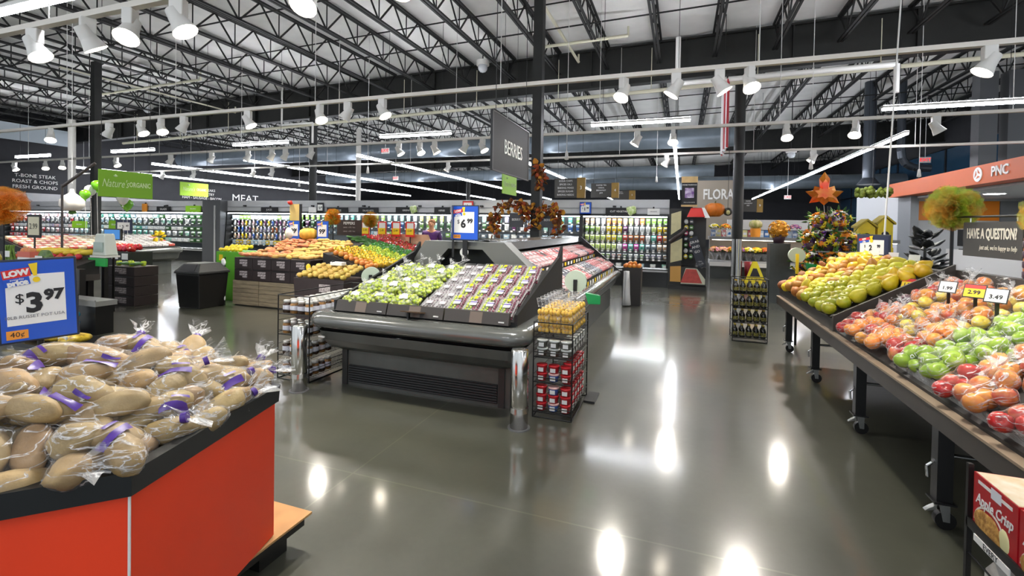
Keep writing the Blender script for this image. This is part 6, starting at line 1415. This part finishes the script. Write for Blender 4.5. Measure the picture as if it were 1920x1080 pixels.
for x, lab in ((-7.86, 'left'), (-7.10, 'right')):
    s = price_sign(frame((x, 8.02, 1.43), (1, 0, 0), (0, -1, 0)), 0.29, 0.40, '99', '¢', f'blue edged 99 cent price card over the loose potatoes, the {lab} one', None, dollar=None); MB().cyl((0, -0.2, -0.01), (0, -0.42, -0.01), 0.01, None, 8).build('sign_stalk', black, s)
t = thing('yellow_poster', 'narrow tan and yellow poster standing above the left 99 cent card', 'poster', (-7.93, 8.12, 1.2)); MB().bb((-0.14, -0.01, 0.42), (0.12, 0.01, 0.80)).build('poster_face', mat('poster_tan', '#d2b36a', 0.5, var=0.1, scale=3), t); MB().bb((0.12, -0.01, 0.0), (0.17, 0.02, 0.80)).build('poster_post', black, t); MB().ico((-0.12, -0.02, 0.83), (0.06, 0.05, 0.05), 2, 0, 0.4, 1).build('poster_cap', red, t)
for k, (x, y, z) in enumerate(((-7.32, 8.6, 1.74), (-6.77, 9.2, 1.70))):
    tulle(x, y, z, 0.18, ['#f98a22', '#b0b850'], f'orange and olive tulle bow over the peppers, the {["left", "right"][k]} one', 20 + k)
    p = thing('bow_pole', f'thin black pole under the {["left", "right"][k]} orange bow', 'pole', (x, y, 1.05)); MB().cyl((0, 0, 0.0), (0, 0, z - 1.12), 0.012, None, 8).build('pole_shaft', blackm, p)
t = thing('menu_board', 'dark menu board standing behind the green peppers', 'sign', (-7.2, 9.0, 1.18)); MB().bb((-0.34, -0.01, 0.15), (0.34, 0.01, 0.50)).build('board_face', mat('board_brown', '#33241f', 0.5), t); MB().bb((-0.03, 0.0, 0), (0.03, 0.02, 0.2)).build('board_leg', black, t)
text('PEPPERS', 0.09, face_cam(0, -0.012, 0.42), paper, t, 0.0006)
for i in range(2): text('sweet  mild  hot', 0.05, face_cam(0, -0.012, 0.33 - 0.09 * i), MATS['print_grey'], t, 0.0005)
for k, x in enumerate((-7.4, -6.91, -6.51, -6.12)):
    t = thing('sale_card', f'red and yellow sale card above the red peppers, {nth(k)} from the left', 'price card', (x, 9.86, 1.3)); MB().bb((-0.12, -0.02, 0), (0.12, 0.0, 0.36)).build('card_frame', red, t); MB().bb((-0.1, -0.024, 0.05), (0.1, -0.02, 0.2)).build('card_yellow', yellow, t); MB().bb((-0.08, -0.024, 0.2), (0.1, -0.02, 0.33)).build('card_white', paper, t)
    text('2.49', 0.07, face_cam(0, -0.026, 0.14), ink, t, 0.0005); MB().bb((-0.012, -0.01, -0.2), (0.012, 0.01, 0.0)).build('card_stalk', black, t)
# vegetables on the side deck
def pepper_mb(): return MB().lathe([(0, -0.05), (0.022, -0.055), (0.038, -0.03), (0.044, 0.02), (0.036, 0.042), (0.015, 0.036), (0, 0.032)], 18, 0, None, 4, 0.08).cyl((0, 0, 0.03), (0.006, 0, 0.062), 0.006, None, 6, 1)
stemm = mat('pepper_stem', '#4d7a2a', 0.6)
def veg(name, mb, m, cat): return tag(mb.build(name, m if isinstance(m, list) else [m], None, False), None, cat, 'loose vegetables on the island side')
V = {'orange': veg('orange', MB().ico((0, 0, 0), 0.045, 2), mat('orange_skin2', '#ea9440', 0.45, rand=0.1), 'orange'),
     'yellow pepper': veg('pepper', pepper_mb(), [mat('pepper_yellow', '#eec42a', 0.25, coat=0.3, rand=0.1), stemm], 'pepper'),
     'lime green pepper': veg('pepper', pepper_mb(), [mat('pepper_lime', '#b9cf3a', 0.25, coat=0.3, rand=0.12), stemm], 'pepper'),
     'green pepper': veg('pepper', pepper_mb(), [mat('pepper_green', '#3f8a2c', 0.25, coat=0.3, rand=0.14), stemm], 'pepper'),
     'dark green cucumber': veg('cucumber', MB().ico((0, 0, 0), (0.11, 0.026, 0.026), 2, 0, 0.15, 3), mat('cucumber', '#2f5a24', 0.35, col2='#4a7a35', scale=20), 'cucumber'),
     'red pepper': veg('pepper', pepper_mb(), [mat('pepper_red', '#d2302a', 0.22, coat=0.4, rand=0.1), stemm], 'pepper')}
vz = Vector((0.31, 0, 0.95)).normalized()
for c in range(24):
    y = 7.06 + 0.118 * c
    for r in range(13):
        x = -5.25 - r * 0.115
        if x < -6.15 and y < 8.3: continue
        if x < -6.7: continue
        u = c + 0.35 * r
        k = 'orange' if u < 3 else 'yellow pepper' if u < 9 else ('lime green pepper' if r < 8 else 'dark green cucumber') if u < 14 else ('dark green cucumber' if r > 8 else 'green pepper') if u < 19.5 else 'red pepper'
        p = Vector((x, y, 0.753 + (-5.25 - x) * 0.325 + 0.08 + 0.02 * ((c + r) % 2)))
        place(V[k], frame(p, (rnd.uniform(-1, 1), rnd.uniform(-1, 1), 0), vz + Vector((rnd.uniform(-0.5, 0.5), rnd.uniform(-0.5, 0.5), 0)) * (0.2 if 'cuc' in k else 1)), f'loose {k}, {nth(r)} up the slope in the {nth(c)} row from the near end', scale=rnd.uniform(1.0, 1.15))
# lower crate of yellow potatoes at the corner
lc = thing('corner_crate', 'black corner crate of small yellow potatoes below the orange heap', 'crate', (-5.45, 6.33, 0))
MB().hull([(-0.5, -0.26, 0.70), (0.5, -0.26, 0.70), (0.5, 0.3, 0.70), (-0.5, 0.3, 0.70)], [(-0.46, -0.24, 0), (0.46, -0.24, 0), (0.46, 0.3, 0), (-0.46, 0.3, 0)]).build('crate_body', crm, lc); MB().bb((0.02, -0.262, 0.5), (0.24, -0.252, 0.62)).build('crate_print', MATS['print_grey'], lc)
yp = [fruit('yellow_potato', MB().ico((0, 0, 0), (0.058, 0.045, 0.043), 2, 0, 0.2, i), mat('yellow_skin', '#d8b95e', 0.6, col2='#c4a54a', scale=12, rand=0.1), 'potato', 'yellow potatoes on the corner crate') for i in range(2)]
for r in range(5):
    for i in range(9): place(yp[(r + i) % 2], T(-5.88 + 0.108 * i, 6.14 + 0.105 * r, 0.74 + 0.03 * r + 0.02 * (i % 2), i + r), f'small yellow potato on the corner crate, {nth(i)} across in the {nth(r)} row back')
t = thing('mushroom_pack', 'white and dark pack lying on the yellow potatoes', 'pack', (-5.42, 6.5, 0.92)); MB().bb((-0.12, -0.06, -0.03), (0.12, 0.06, 0.03)).build('pack_body', paper, t, True, 0.01); MB().ico((-0.08, -0.03, 0.03), (0.03, 0.03, 0.02), 2).build('pack_mark', ink, t)
# small clip strips at the island corners
for k, (x, y, z0, z1, m, lab) in enumerate(((-8.19, 6.65, 0.0, 0.92, 'white', 'tall clip strip of black and white packs at the left corner of the wood base'), (-6.02, 6.5, 0.0, 0.92, 'yellow', 'black and yellow clip strip at the right end of the crates'))):
    t = thing('clip_strip', lab, 'clip strip', (x, y, 0)); MB().bb((-0.01, 0, z0), (0.01, 0.012, z1)).build('strip_pole', blackm, t)
    for i in range(5): MB().ico((0, -0.025, z1 - 0.1 - 0.17 * i), (0.05, 0.03, 0.075), 2, 0, 0.2, i).build('hanging_pack', [paper, ink][i % 2] if k == 0 else [yellow, ink, ink, orange, ink][i], t)
t = thing('green_carton', 'bright green carton of lemons at the left end of the potato island', 'carton', (-8.6, 7.1, 0)); MB().bb((-0.38, 0, 0), (0.3, 0.6, 0.98)).build('carton_body', mat('carton_green', '#5cab22', 0.5), t); MB().bb((-0.3, -0.003, 0.8), (-0.2, 0, 0.92)).build('carton_mark', yellow, t)
lem = fruit('lemon', MB().ico((0, 0, 0), (0.05, 0.04, 0.04), 2), mat('lemon_skin', '#f0d428', 0.4, rand=0.08), 'lemon', 'lemons on the green carton')
for r in range(3):
    for i in range(6): place(lem, T(-8.92 + 0.105 * i, 7.16 + 0.13 * r, 1.02 + 0.03 * r, i), f'lemon on the green carton, {nth(i)} across in the {nth(r)} row back')
# trash bin
tb = thing('trash_bin', 'big black waste bin with a hooded lid left of the wood base', 'trash bin', (-8.42, 6.38, 0))
MB().hull([(-0.30, -0.3, 0.63), (0.30, -0.3, 0.63), (0.30, 0.3, 0.63), (-0.30, 0.3, 0.63)], [(-0.26, -0.26, 0), (0.26, -0.26, 0), (0.26, 0.26, 0), (-0.26, 0.26, 0)]).build('bin_body', black, tb, True, 0.02)
MB().hull([(-0.2, -0.2, 0.82), (0.2, -0.2, 0.82), (0.2, 0.2, 0.82), (-0.2, 0.2, 0.82)], [(-0.32, -0.32, 0.66), (0.32, -0.32, 0.66), (0.32, 0.32, 0.66), (-0.32, 0.32, 0.66)]).bb((-0.32, -0.32, 0.63), (0.32, 0.32, 0.66)).build('bin_lid', mat('lid_black', '#202120', 0.45), tb, True, 0.012)
MB().hull([(-0.16, -0.232, 0.80), (0.16, -0.232, 0.80), (0.16, -0.2, 0.80), (-0.16, -0.2, 0.80)], [(-0.19, -0.31, 0.69), (0.19, -0.31, 0.69), (0.19, -0.2, 0.69), (-0.19, -0.2, 0.69)]).build('bin_flap', ink, tb)

# ================================================================== garlands on the berry case
leafcol = [mat('autumn_' + n, h, 0.7, rand=0.1) for n, h in (('rust', '#a5531c'), ('amber', '#c98526'), ('brown', '#6e3f1c'))]
def leaf_mesh(mbs, p, d, s, rd):
    M = frame(p, (rd.uniform(-1, 1), rd.uniform(-1, 1), rd.uniform(-1, 1)), d); k = rd.randrange(3)
    mbs[k].lathe([(0, 0), (0.5 * s, 0.3 * s), (0.35 * s, 0.75 * s), (0, s)], 6, 0, M @ Matrix.Diagonal((1, 0.12, 1, 1)), 3, 0.3)
def garland(pts, n, spread, label, seed, name='leaf_garland', s=0.1, cat='garland'):
    t = thing(name, label, cat, pts[0]); rd = random.Random(seed); mbs = [MB(), MB(), MB()]; o = Vector(pts[0]); P = [Vector(p) - o for p in pts]
    for i in range(n):
        u = rd.random() * (len(P) - 1); k = min(int(u), len(P) - 2); p = P[k].lerp(P[k + 1], u - k); d = Vector((rd.gauss(0, 1), rd.gauss(0, 1), rd.gauss(0, 1))).normalized(); leaf_mesh(mbs, p + d * spread * rd.random(), d, s * rd.uniform(0.7, 1.3), rd)
    for mb in mbs: mb.build('leaves', leafcol[mbs.index(mb)], t)
    MB().tube(P, 0.012, 6).build('vine', mat('vine_brown', '#4a3018', 0.8), t); return t
garland([(-3.82, 9.5, 1.42), (-3.82, 9.5, 1.75), (-3.6, 9.5, 2.04), (-3.3, 9.5, 2.04), (-3.05, 9.5, 1.98), (-3.02, 9.5, 1.6)], 190, 0.12, 'autumn leaf garland arching over a dark card, left of the slim pole', 1)
garland([(-2.84, 9.5, 1.6), (-2.8, 9.5, 1.95), (-2.55, 9.5, 1.98), (-2.40, 9.5, 1.85), (-2.40, 9.5, 1.42)], 130, 0.11, 'autumn leaf garland arching over a dark card, right of the slim pole', 2)
garland([(-2.83, 9.56, 2.45), (-2.80, 9.54, 2.7), (-2.84, 9.56, 2.85)], 50, 0.12, 'small bunch of autumn leaves tied high on the slim pole', 3, 'leaf_bunch', 0.11, 'leaf bunch')
for x, lab in ((-3.33, 'left'), (-2.62, 'right')):
    t = thing('chalk_card', f'dark chalk card framed by the {lab} leaf garland', 'sign', (x, 9.56, 1.40)); MB().bb((-0.16, -0.01, 0.18), (0.16, 0.01, 0.48)).build('card_face', mat('chalk_grey', '#45464a', 0.5), t); MB().bb((-0.012, 0.0, 0.0), (0.012, 0.015, 0.2)).build('card_leg', black, t); text('BERRY', 0.07, face_cam(0, -0.012, 0.34), paper, t, 0.0006)

# ================================================================== shopper behind the case
def skin_body(name, nodes, edges, m, parent, sub=2):
    me = bpy.data.meshes.new(name); me.from_pydata([n[0] for n in nodes], edges, []); me.materials.append(m)
    o = bpy.data.objects.new(name, me); COL.objects.link(o); o.parent = parent
    sk = o.modifiers.new('skin', 'SKIN'); sk.use_smooth_shade = True
    for v, n in zip(me.skin_vertices[0].data, nodes): v.radius = n[1] if isinstance(n[1], tuple) else (n[1], n[1])
    me.skin_vertices[0].data[0].use_root = True
    ss = o.modifiers.new('sub', 'SUBSURF'); ss.levels = sub; ss.render_levels = sub; return o
pr = thing('person', 'person with short brown hair in a dark purple jacket behind the grape case', 'person', (-6.52, 11.6, 0), 0.35)
skinm = mat('skin', '#d9a07c', 0.5)
nd = [((0, 0, 0.95), (0.15, 0.11)), ((0, 0, 1.15), (0.14, 0.10)), ((0, 0, 1.36), (0.16, 0.10)), ((0, -0.01, 1.47), 0.055), ((0, -0.015, 1.55), (0.075, 0.085)), ((0, -0.02, 1.63), (0.08, 0.095)), ((0, -0.015, 1.70), (0.06, 0.07))]; ed = [(0, 1), (1, 2), (2, 3), (3, 4), (4, 5), (5, 6)]
for s in (-1, 1):
    b = len(nd); nd += [((s * 0.18, 0, 1.38), 0.058), ((s * 0.24, 0.0, 1.12), 0.043), ((s * 0.2, -0.16, 0.95), 0.034), ((s * 0.17, -0.26, 0.93), (0.022, 0.035))]; ed += [(2, b), (b, b + 1), (b + 1, b + 2), (b + 2, b + 3)]
    for f in range(5): q = len(nd); nd += [((s * (0.13 + 0.018 * f), -0.31 - 0.01 * (f in (1, 2)), 0.945 - 0.008 * f), 0.008), ((s * (0.13 + 0.018 * f), -0.35 - 0.012 * (f in (1, 2)), 0.925 - 0.008 * f), 0.007)]; ed += [(b + 3, q), (q, q + 1)]
    b = len(nd); nd += [((s * 0.10, 0, 0.86), 0.085), ((s * 0.11, -0.01, 0.48), 0.055), ((s * 0.11, 0.02, 0.09), 0.038), ((s * 0.12, -0.14, 0.03), 0.03)]; ed += [(0, b), (b, b + 1), (b + 1, b + 2), (b + 2, b + 3)]
skin_body('body', nd, ed, skinm, pr)
jn = [((0, 0, 0.88), (0.18, 0.14)), ((0, 0, 1.15), (0.165, 0.125)), ((0, 0, 1.37), (0.185, 0.125)), ((0, 0, 1.46), (0.09, 0.085))]; je = [(0, 1), (1, 2), (2, 3)]
for s in (-1, 1): b = len(jn); jn += [((s * 0.2, 0, 1.38), 0.08), ((s * 0.25, 0.0, 1.12), 0.06), ((s * 0.205, -0.15, 0.955), 0.05)]; je += [(2, b), (b, b + 1), (b + 1, b + 2)]
skin_body('jacket', jn, je, mat('jacket_purple', '#3b1f4f', 0.7, col2='#6a2f8a', scale=3), pr)
tn = [((0, 0, 0.92), (0.165, 0.125))]; te = []
for s in (-1, 1): b = len(tn); tn += [((s * 0.105, 0, 0.84), 0.105), ((s * 0.11, -0.01, 0.48), 0.075), ((s * 0.11, 0.02, 0.1), 0.06)]; te += [(0, b), (b, b + 1), (b + 1, b + 2)]
skin_body('trousers', tn, te, mat('trouser_dark', '#20222a', 0.8), pr)
MB().ico((0, 0.015, 1.665), (0.10, 0.105, 0.10), 3, 0, 0.15, 2).build('hair', mat('hair_brown', '#7a4f2e', 0.7, var=0.2, scale=40), pr)
MB().ico((0, -0.115, 1.60), (0.014, 0.024, 0.026), 2).build('nose', skinm, pr)
for s in (-1, 1): MB().ico((s * 0.033, -0.10, 1.635), (0.012, 0.008, 0.008), 2).build('eye', ink, pr); MB().ico((s * 0.085, -0.005, 1.61), (0.014, 0.022, 0.032), 2).build('ear', skinm, pr)
MB().ico((0, -0.105, 1.555), (0.028, 0.008, 0.007), 2).build('mouth', mat('lip', '#b56a5c', 0.5), pr)

# ================================================================== far left mushroom case and vegetable stand
mc = thing('mushroom_case', 'dark island case of packaged mushrooms in front of the far left cooler', 'produce case', (0, 0, 0))
MX0, MX1, MY0, MY1 = -17.4, -14.45, 6.6, 10.3
Bm = lambda z, off=0.0: rrect(MX0, MX1, MY0, MY1, 0.15, z, off)
loops(MB(), [Bm(0.62), Bm(0.63, 0.05), Bm(0.68, 0.08), Bm(0.75, 0.06), Bm(0.79, 0.0), Bm(0.78, -0.12)]).build('bumper', bumperm, mc); loops(MB(), [Bm(0.63), Bm(0.45, -0.05), Bm(0.36, -0.2)], 0, False).build('apron', char, mc); MB().bb((MX0 + 0.2, MY0 + 0.2, 0), (MX1 - 0.2, MY1 - 0.2, 0.4)).build('kick_base', char, mc)
MB().prism([(MX1 - 0.1, 0.7), (MX1 - 0.1, 0.80), (-15.9, 1.12), (-15.9, 0.7)], 1, MY0 + 0.1, MY1 - 0.1).build('slanted_deck', deck_m, mc); MB().prism([(MX0 + 0.1, 0.7), (MX0 + 0.1, 0.80), (-15.9, 1.12), (-15.9, 0.7)], 1, MY0 + 0.1, MY1 - 0.1).build('slanted_deck', deck_m, mc)
mp = {}
for k, c in (('red', '#c9574a'), ('tan', '#d8b98f'), ('white', '#ebe4e2'), ('cream', '#e8d9b8')):
    e = bpy.data.objects.new('mushroom_pack', None); tag(e, None, 'pack', 'packs on the mushroom case')
    mp[k] = proto(e, MB().bb((-0.085, -0.07, 0), (0.085, 0.07, 0.06)).build('tray', mat('mtray_' + k, c, 0.4, var=0.2, scale=25), e, False, 0.01), MB().bb((-0.05, -0.035, 0.06), (0.03, 0.035, 0.063)).build('pack_label', paper, e, False), MB().bb((-0.088, -0.073, 0.056), (0.088, 0.073, 0.066)).build('wrap', clear, e, False))
for c in range(18):
    for r in range(6):
        k = ['red', 'tan'][(r + c) % 2] if c < 7 else 'cream' if c < 11 else 'white' if c < 17 or r % 2 else 'red'
        p = Vector((MX1 - 0.22 - 0.2 * r, MY0 + 0.25 + 0.19 * c, 0.835 + 0.047 * r)); place(mp[k], frame(p, (0, 1, 0), (0.25, 0, 1)), f'{k} mushroom pack on the far case, {nth(c)} along from the near end, {nth(r)} row up', scale=1.05)
t = thing('yellow_bow', 'yellow flower bow standing among the mushroom packs', 'bow', (-14.9, 9.9, 1.1)); garl = MB(); rd = random.Random(6)
for i in range(24): d = Vector((rd.gauss(0, 1), rd.gauss(0, 1), rd.gauss(0, 1))).normalized(); garl.lathe([(0, 0), (0.05, 0.06), (0.03, 0.12), (0, 0.14)], 6, 0, frame(d * 0.06, d.orthogonal(), d) @ Matrix.Diagonal((1, 0.3, 1, 1)))
garl.build('petals', yellow, t); MB().cyl((0, 0, -0.25), (0, 0, 0), 0.01, None, 6).build('stem', leafm, t)
s = price_sign(frame((-15.0, 9.0, 1.40), (0.85, 0.5, 0), (0.5, -0.85, 0)), 0.40, 0.36, '3', '49', 'dark blue framed price card above the mushroom packs', None, frame_c=mat('navy', '#1c2747', 0.4), logo=False); MB().cyl((0, -0.18, -0.01), (0, -0.42, -0.01), 0.012, None, 8).build('sign_stalk', black, s)
# vegetable stand at the left edge
vs_ = thing('vegetable_stand', 'black stand of bagged vegetables behind the blue price card at left', 'display table', (0, 0, 0))
MB().bb((-12.6, 4.5, 0.60), (-9.0, 5.05, 0.70)).build('stand_top', tm, vs_); MB().prism([(4.5, 0.70), (4.5, 0.76), (5.05, 0.95), (5.05, 0.70)], 0, -12.6, -9.02).build('slanted_deck', tdeck, vs_)
MB().bb((-12.0, 4.15, 0.40), (-7.5, 4.42, 0.47)).bb((-12.0, 4.14, 0.47), (-7.5, 4.16, 0.49)).build('low_ledge', mat('ledge_grey', '#8a8a86', 0.4), vs_); MB().bb((-12.0, 4.42, 0.0), (-8.35, 4.5, 0.85)).build('dark_panel', black, vs_); MB().bb((-12.0, 4.18, 0), (-7.55, 4.40, 0.40)).build('ledge_base', black, vs_)
for x in (-12.4, -9.15):
    for y in (4.6, 4.98): MB().bb((x - 0.04, y - 0.04, 0), (x + 0.04, y + 0.04, 0.6)).build('leg', black, vs_)
MB().bb((-12.5, 4.62, 0.12), (-9.1, 5.0, 0.16)).build('low_shelf', black, vs_)
def vpack(x, y, z, kind, lab, s=1.0):
    t = thing('vegetable_bag', lab, 'bag of vegetables', (x, y, z), 0, 'bagged vegetables on the left stand')
    if kind == 'asparagus':
        mb = MB(); rd = random.Random(3)
        for i in range(26): mb.cyl((rd.uniform(-0.11, 0.11), rd.uniform(-0.04, 0.04), 0), (rd.uniform(-0.16, 0.0) + 0.04, rd.uniform(-0.05, 0.05), 0.34), 0.012, 0.008, 6)
        mb.build('stalks', mat('asparagus', '#6f8f3a', 0.5, var=0.25, scale=10), t); MB().bb((-0.02, -0.07, 0.15), (0.12, -0.062, 0.25)).build('bag_label', paper, t)
    elif kind == 'box':
        MB().bb((-0.17, -0.06, 0), (0.17, 0.06, 0.16)).build('carton', paper, t); MB().bb((-0.17, -0.062, 0.16), (0.17, 0.06, 0.25)).build('carton_band', mat('band_coral', '#d8705c', 0.5), t); mb = MB()
        for i in range(3): mb.ico((-0.1 + 0.1 * i, 0, 0.26), 0.055, 2)
        mb.build('onions', mat('onion', '#d28a55', 0.4), t)
    elif kind == 'green':
        MB().ico((0, 0, 0.15), (0.17, 0.08, 0.15), 3, 0, 0.25, 5).build('leaf_bag', mat('leafbag', '#6f8a3c', 0.4, col2='#3f5a24', scale=10), t); MB().bb((-0.08, -0.09, 0.1), (0.09, -0.08, 0.2)).build('bag_label', paper, t); MB().bb((-0.07, -0.09, 0.03), (0.07, -0.083, 0.08)).build('bag_tag', yellow, t)
    else:
        MB().ico((0, 0, 0.13), (0.2, 0.1, 0.13), 3, 0, 0.3, 9).build('yellow_bag', mat('ybag', '#d9c653', 0.4, col2='#eae6c8', scale=8), t); MB().bb((-0.09, -0.1, 0.04), (0.1, -0.092, 0.16)).build('bag_label', paper, t)
vpack(-10.55, 4.62, 0.80, 'asparagus', 'bundle of green asparagus stalks leaning above the blue price card')
vpack(-10.05, 4.62, 0.80, 'box', 'white and coral box of onions just above the blue price card')
vpack(-9.6, 4.62, 0.80, 'green', 'round green leafy bag with a yellow tag above the blue price card')
vpack(-11.1, 4.62, 0.78, 'yellow', 'yellow and white vegetable bag at the left picture edge')
hp = [fruit('radish', MB().ico((0, 0, 0), 0.05, 2), mat('radish', '#d0342c', 0.35, rand=0.15), 'radish', 'red vegetables on the left stand'), fruit('squash', MB().ico((0, 0, 0), (0.12, 0.05, 0.05), 2, 0, 0.3, 2), mat('squash', '#e3c63c', 0.4, rand=0.1), 'squash', 'yellow squash on the left stand')]
for i in range(14): place(hp[0], T(-10.75 + 0.11 * i, 4.82 + 0.1 * (i % 2), 0.945 + 0.03 * (i % 2), i), f'round red vegetable on the left stand, {nth(i)} from the left')
for i in range(10): place(hp[1], T(-10.5 + 0.14 * i, 5.0 + 0.02 * (i % 2), 1.03 + 0.02 * (i % 2), 1.2 + 0.2 * (i % 3)), f'yellow squash at the back of the left stand, {nth(i)} from the left')
t = thing('framed_card', 'dark framed tan price card standing on the left stand', 'price card', (-10.75, 5.03, 0.92)); MB().bb((-0.2, -0.015, 0.33), (0.2, 0.0, 0.74)).build('card_frame', ink, t); MB().bb((-0.16, -0.02, 0.38), (0.16, -0.015, 0.70)).build('card_face', mat('card_tan', '#d5cfb2', 0.6), t); text('2.99', 0.14, face_cam(0, -0.022, 0.53), ink, t, 0.0006); MB().bb((-0.015, -0.01, 0), (0.015, 0.005, 0.33)).build('card_stalk', black, t)
t = thing('thin_pole', 'thin dark pole rising from the left stand to the ceiling', 'pole', (-11.9, 6.0, 0)); MB().cyl((0, 0, 0), (0, 0, 2.3), 0.022, None, 8).cyl((0, 0, 2.25), (0.5, 0.3, 2.75), 0.03, None, 8).cyl((0, 0, 0), (0, 0, 0.02), 0.15, None, 16).build('pole_shaft', mat('pole_brown', '#4b4340', 0.5), t)
# scale and tablet
t = thing('scale', 'pale grey-green produce scale with a green tag on the left stand', 'scale', (-9.0, 5.12, 0.80)); MB().hull([(-0.11, -0.08, 0.56), (0.11, -0.08, 0.56), (0.11, 0.08, 0.56), (-0.11, 0.08, 0.56)], [(-0.17, -0.1, 0.2), (0.17, -0.1, 0.2), (0.17, 0.1, 0.2), (-0.17, 0.1, 0.2)]).build('scale_body', mat('scale_pale', '#c9cfc2', 0.35), t, True, 0.02); MB().bb((-0.12, -0.105, 0.26), (0.12, -0.095, 0.42)).build('scale_dial', mat('dial_grey', '#9fb0a4', 0.2), t); MB().bb((-0.18, -0.12, 0.17), (0.18, 0.12, 0.2)).build('scale_tray', offw, t); MB().bb((-0.2, -0.13, 0.03), (0.24, -0.1, 0.16)).build('green_tag', mat('tag_green2', '#2fa34c', 0.4), t); MB().bb((-0.03, -0.03, -0.80), (0.03, 0.03, 0.18)).build('scale_post', black, t)
t = thing('tablet_screen', 'small lit blue screen on a stalk beside the scale', 'screen', (-9.25, 5.38, 0.98)); MB().bb((-0.24, -0.01, 0.26), (0.22, 0.02, 0.46)).build('screen_frame', black, t); MB().bb((-0.21, -0.013, 0.28), (0.19, -0.01, 0.44)).build('screen_face', emit('screen_blue', '#4f86c4', 0.9), t); MB().bb((-0.02, 0, -0.98), (0.02, 0.02, 0.27)).build('screen_post', black, t)
# crates with peppers
for r in range(4):
    place(crp, T(-9.85, 5.85, 0.002 + 0.182 * r) @ Matrix.Diagonal((1.72, 1.2, 0.82, 1)), f'black crate, {nth(r)} from the bottom of the stack left of the waste bin')
t = thing('pepper_box', 'black box of red peppers with two white tags behind the crate stack', 'box', (-10.75, 6.3, 0)); MB().bb((-0.45, 0, 0), (0.4, 0.45, 0.95)).build('box_body', darkin, t)
for x in (-0.02, 0.28): MB().bb((x - 0.09, -0.006, 0.8), (x + 0.09, 0, 0.92)).build('box_tag', paper, t)
for i in range(14): place(V['red pepper'], T(-11.1 + 0.11 * (i % 7), 6.42 + 0.13 * (i // 7), 1.01 + 0.03 * (i // 7), i, 0.8), f'red pepper in the black box behind the crate stack, {nth(i % 7)} across in the {["front", "back"][i // 7]} row', scale=1.2)
for i in range(10): place(V['dark green cucumber'] if i % 3 else V['lime green pepper'], T(-10.1 + 0.12 * (i % 5), 5.98 + 0.13 * (i // 5), 0.77, 1.2), f'green vegetable on the top crate, {nth(i % 5)} across in the {["front", "back"][i // 5]} row')
# hanging packs by the left stand
t = thing('clip_strip', 'clip strip of blue and orange packs hanging at the right end of the left stand', 'clip strip', (-7.80, 4.10, 0)); MB().bb((-0.012, 0, 0), (0.012, 0.015, 0.56)).build('strip_pole', blackm, t)
pkc = [mat('spk_' + str(i), c, 0.35) for i, c in enumerate(('#e7c0b0', '#e8c52a', '#c9b5d8', '#1f6f8a', '#2a8fb0', '#ef9a20', '#1d5f80', '#2ba0c8', '#1c4f70'))]
for i in range(9): MB().ico((0.05 * (-1 if i % 2 else 1) * (i > 2), -0.03, 0.53 - 0.058 * i), (0.055, 0.03, 0.05), 2, 0, 0.2, i).build('hanging_pack', pkc[i], t)
t = thing('low_stand', 'low black platform carrying yellow bags behind the potato bin', 'platform', (-7.6, 3.7, 0)); MB().bb((-0.8, -0.25, 0), (0.75, 0.35, 0.05)).build('platform_top', black, t)
for i in range(5):
    t = thing('yellow_bag', f'yellow printed bag on the low platform, {nth(i)} from the left', 'bag', (-8.2 + 0.29 * i, 3.68, 0.05), 0, 'yellow bags on the low platform'); MB().ico((0, 0, 0.07), (0.14, 0.16, 0.065), 3, 0, 0.15, i).build('bag_body', mat('bag_yellow', '#d9bb35', 0.35, col2='#8a6a20', scale=20), t); MB().bb((-0.08, -0.13, 0.08), (0.08, -0.11, 0.12)).build('bag_label', paper, t)
# lettering becomes plain meshes
bpy.context.view_layer.update()
dg = bpy.context.evaluated_depsgraph_get()
for o in [o for o in bpy.data.objects if o.type == 'FONT']:
    me = bpy.data.meshes.new_from_object(o.evaluated_get(dg)); me.name = 'lettering'
    n = bpy.data.objects.new('lettering', me); nm = o.name
    if not me.materials: me.materials.append(o.data.materials[0])
    COL.objects.link(n); n.parent = o.parent; n.matrix_basis = o.matrix_basis
    for k in ('label', 'category', 'group', 'kind'):
        if k in o: n[k] = o[k]
    bpy.data.objects.remove(o)
    if nm.startswith('wall_'): n.name = 'wall_lettering'
# drop the unlinked models
for o in [o for o in bpy.data.objects if not o.users_collection]:
    bpy.data.objects.remove(o)
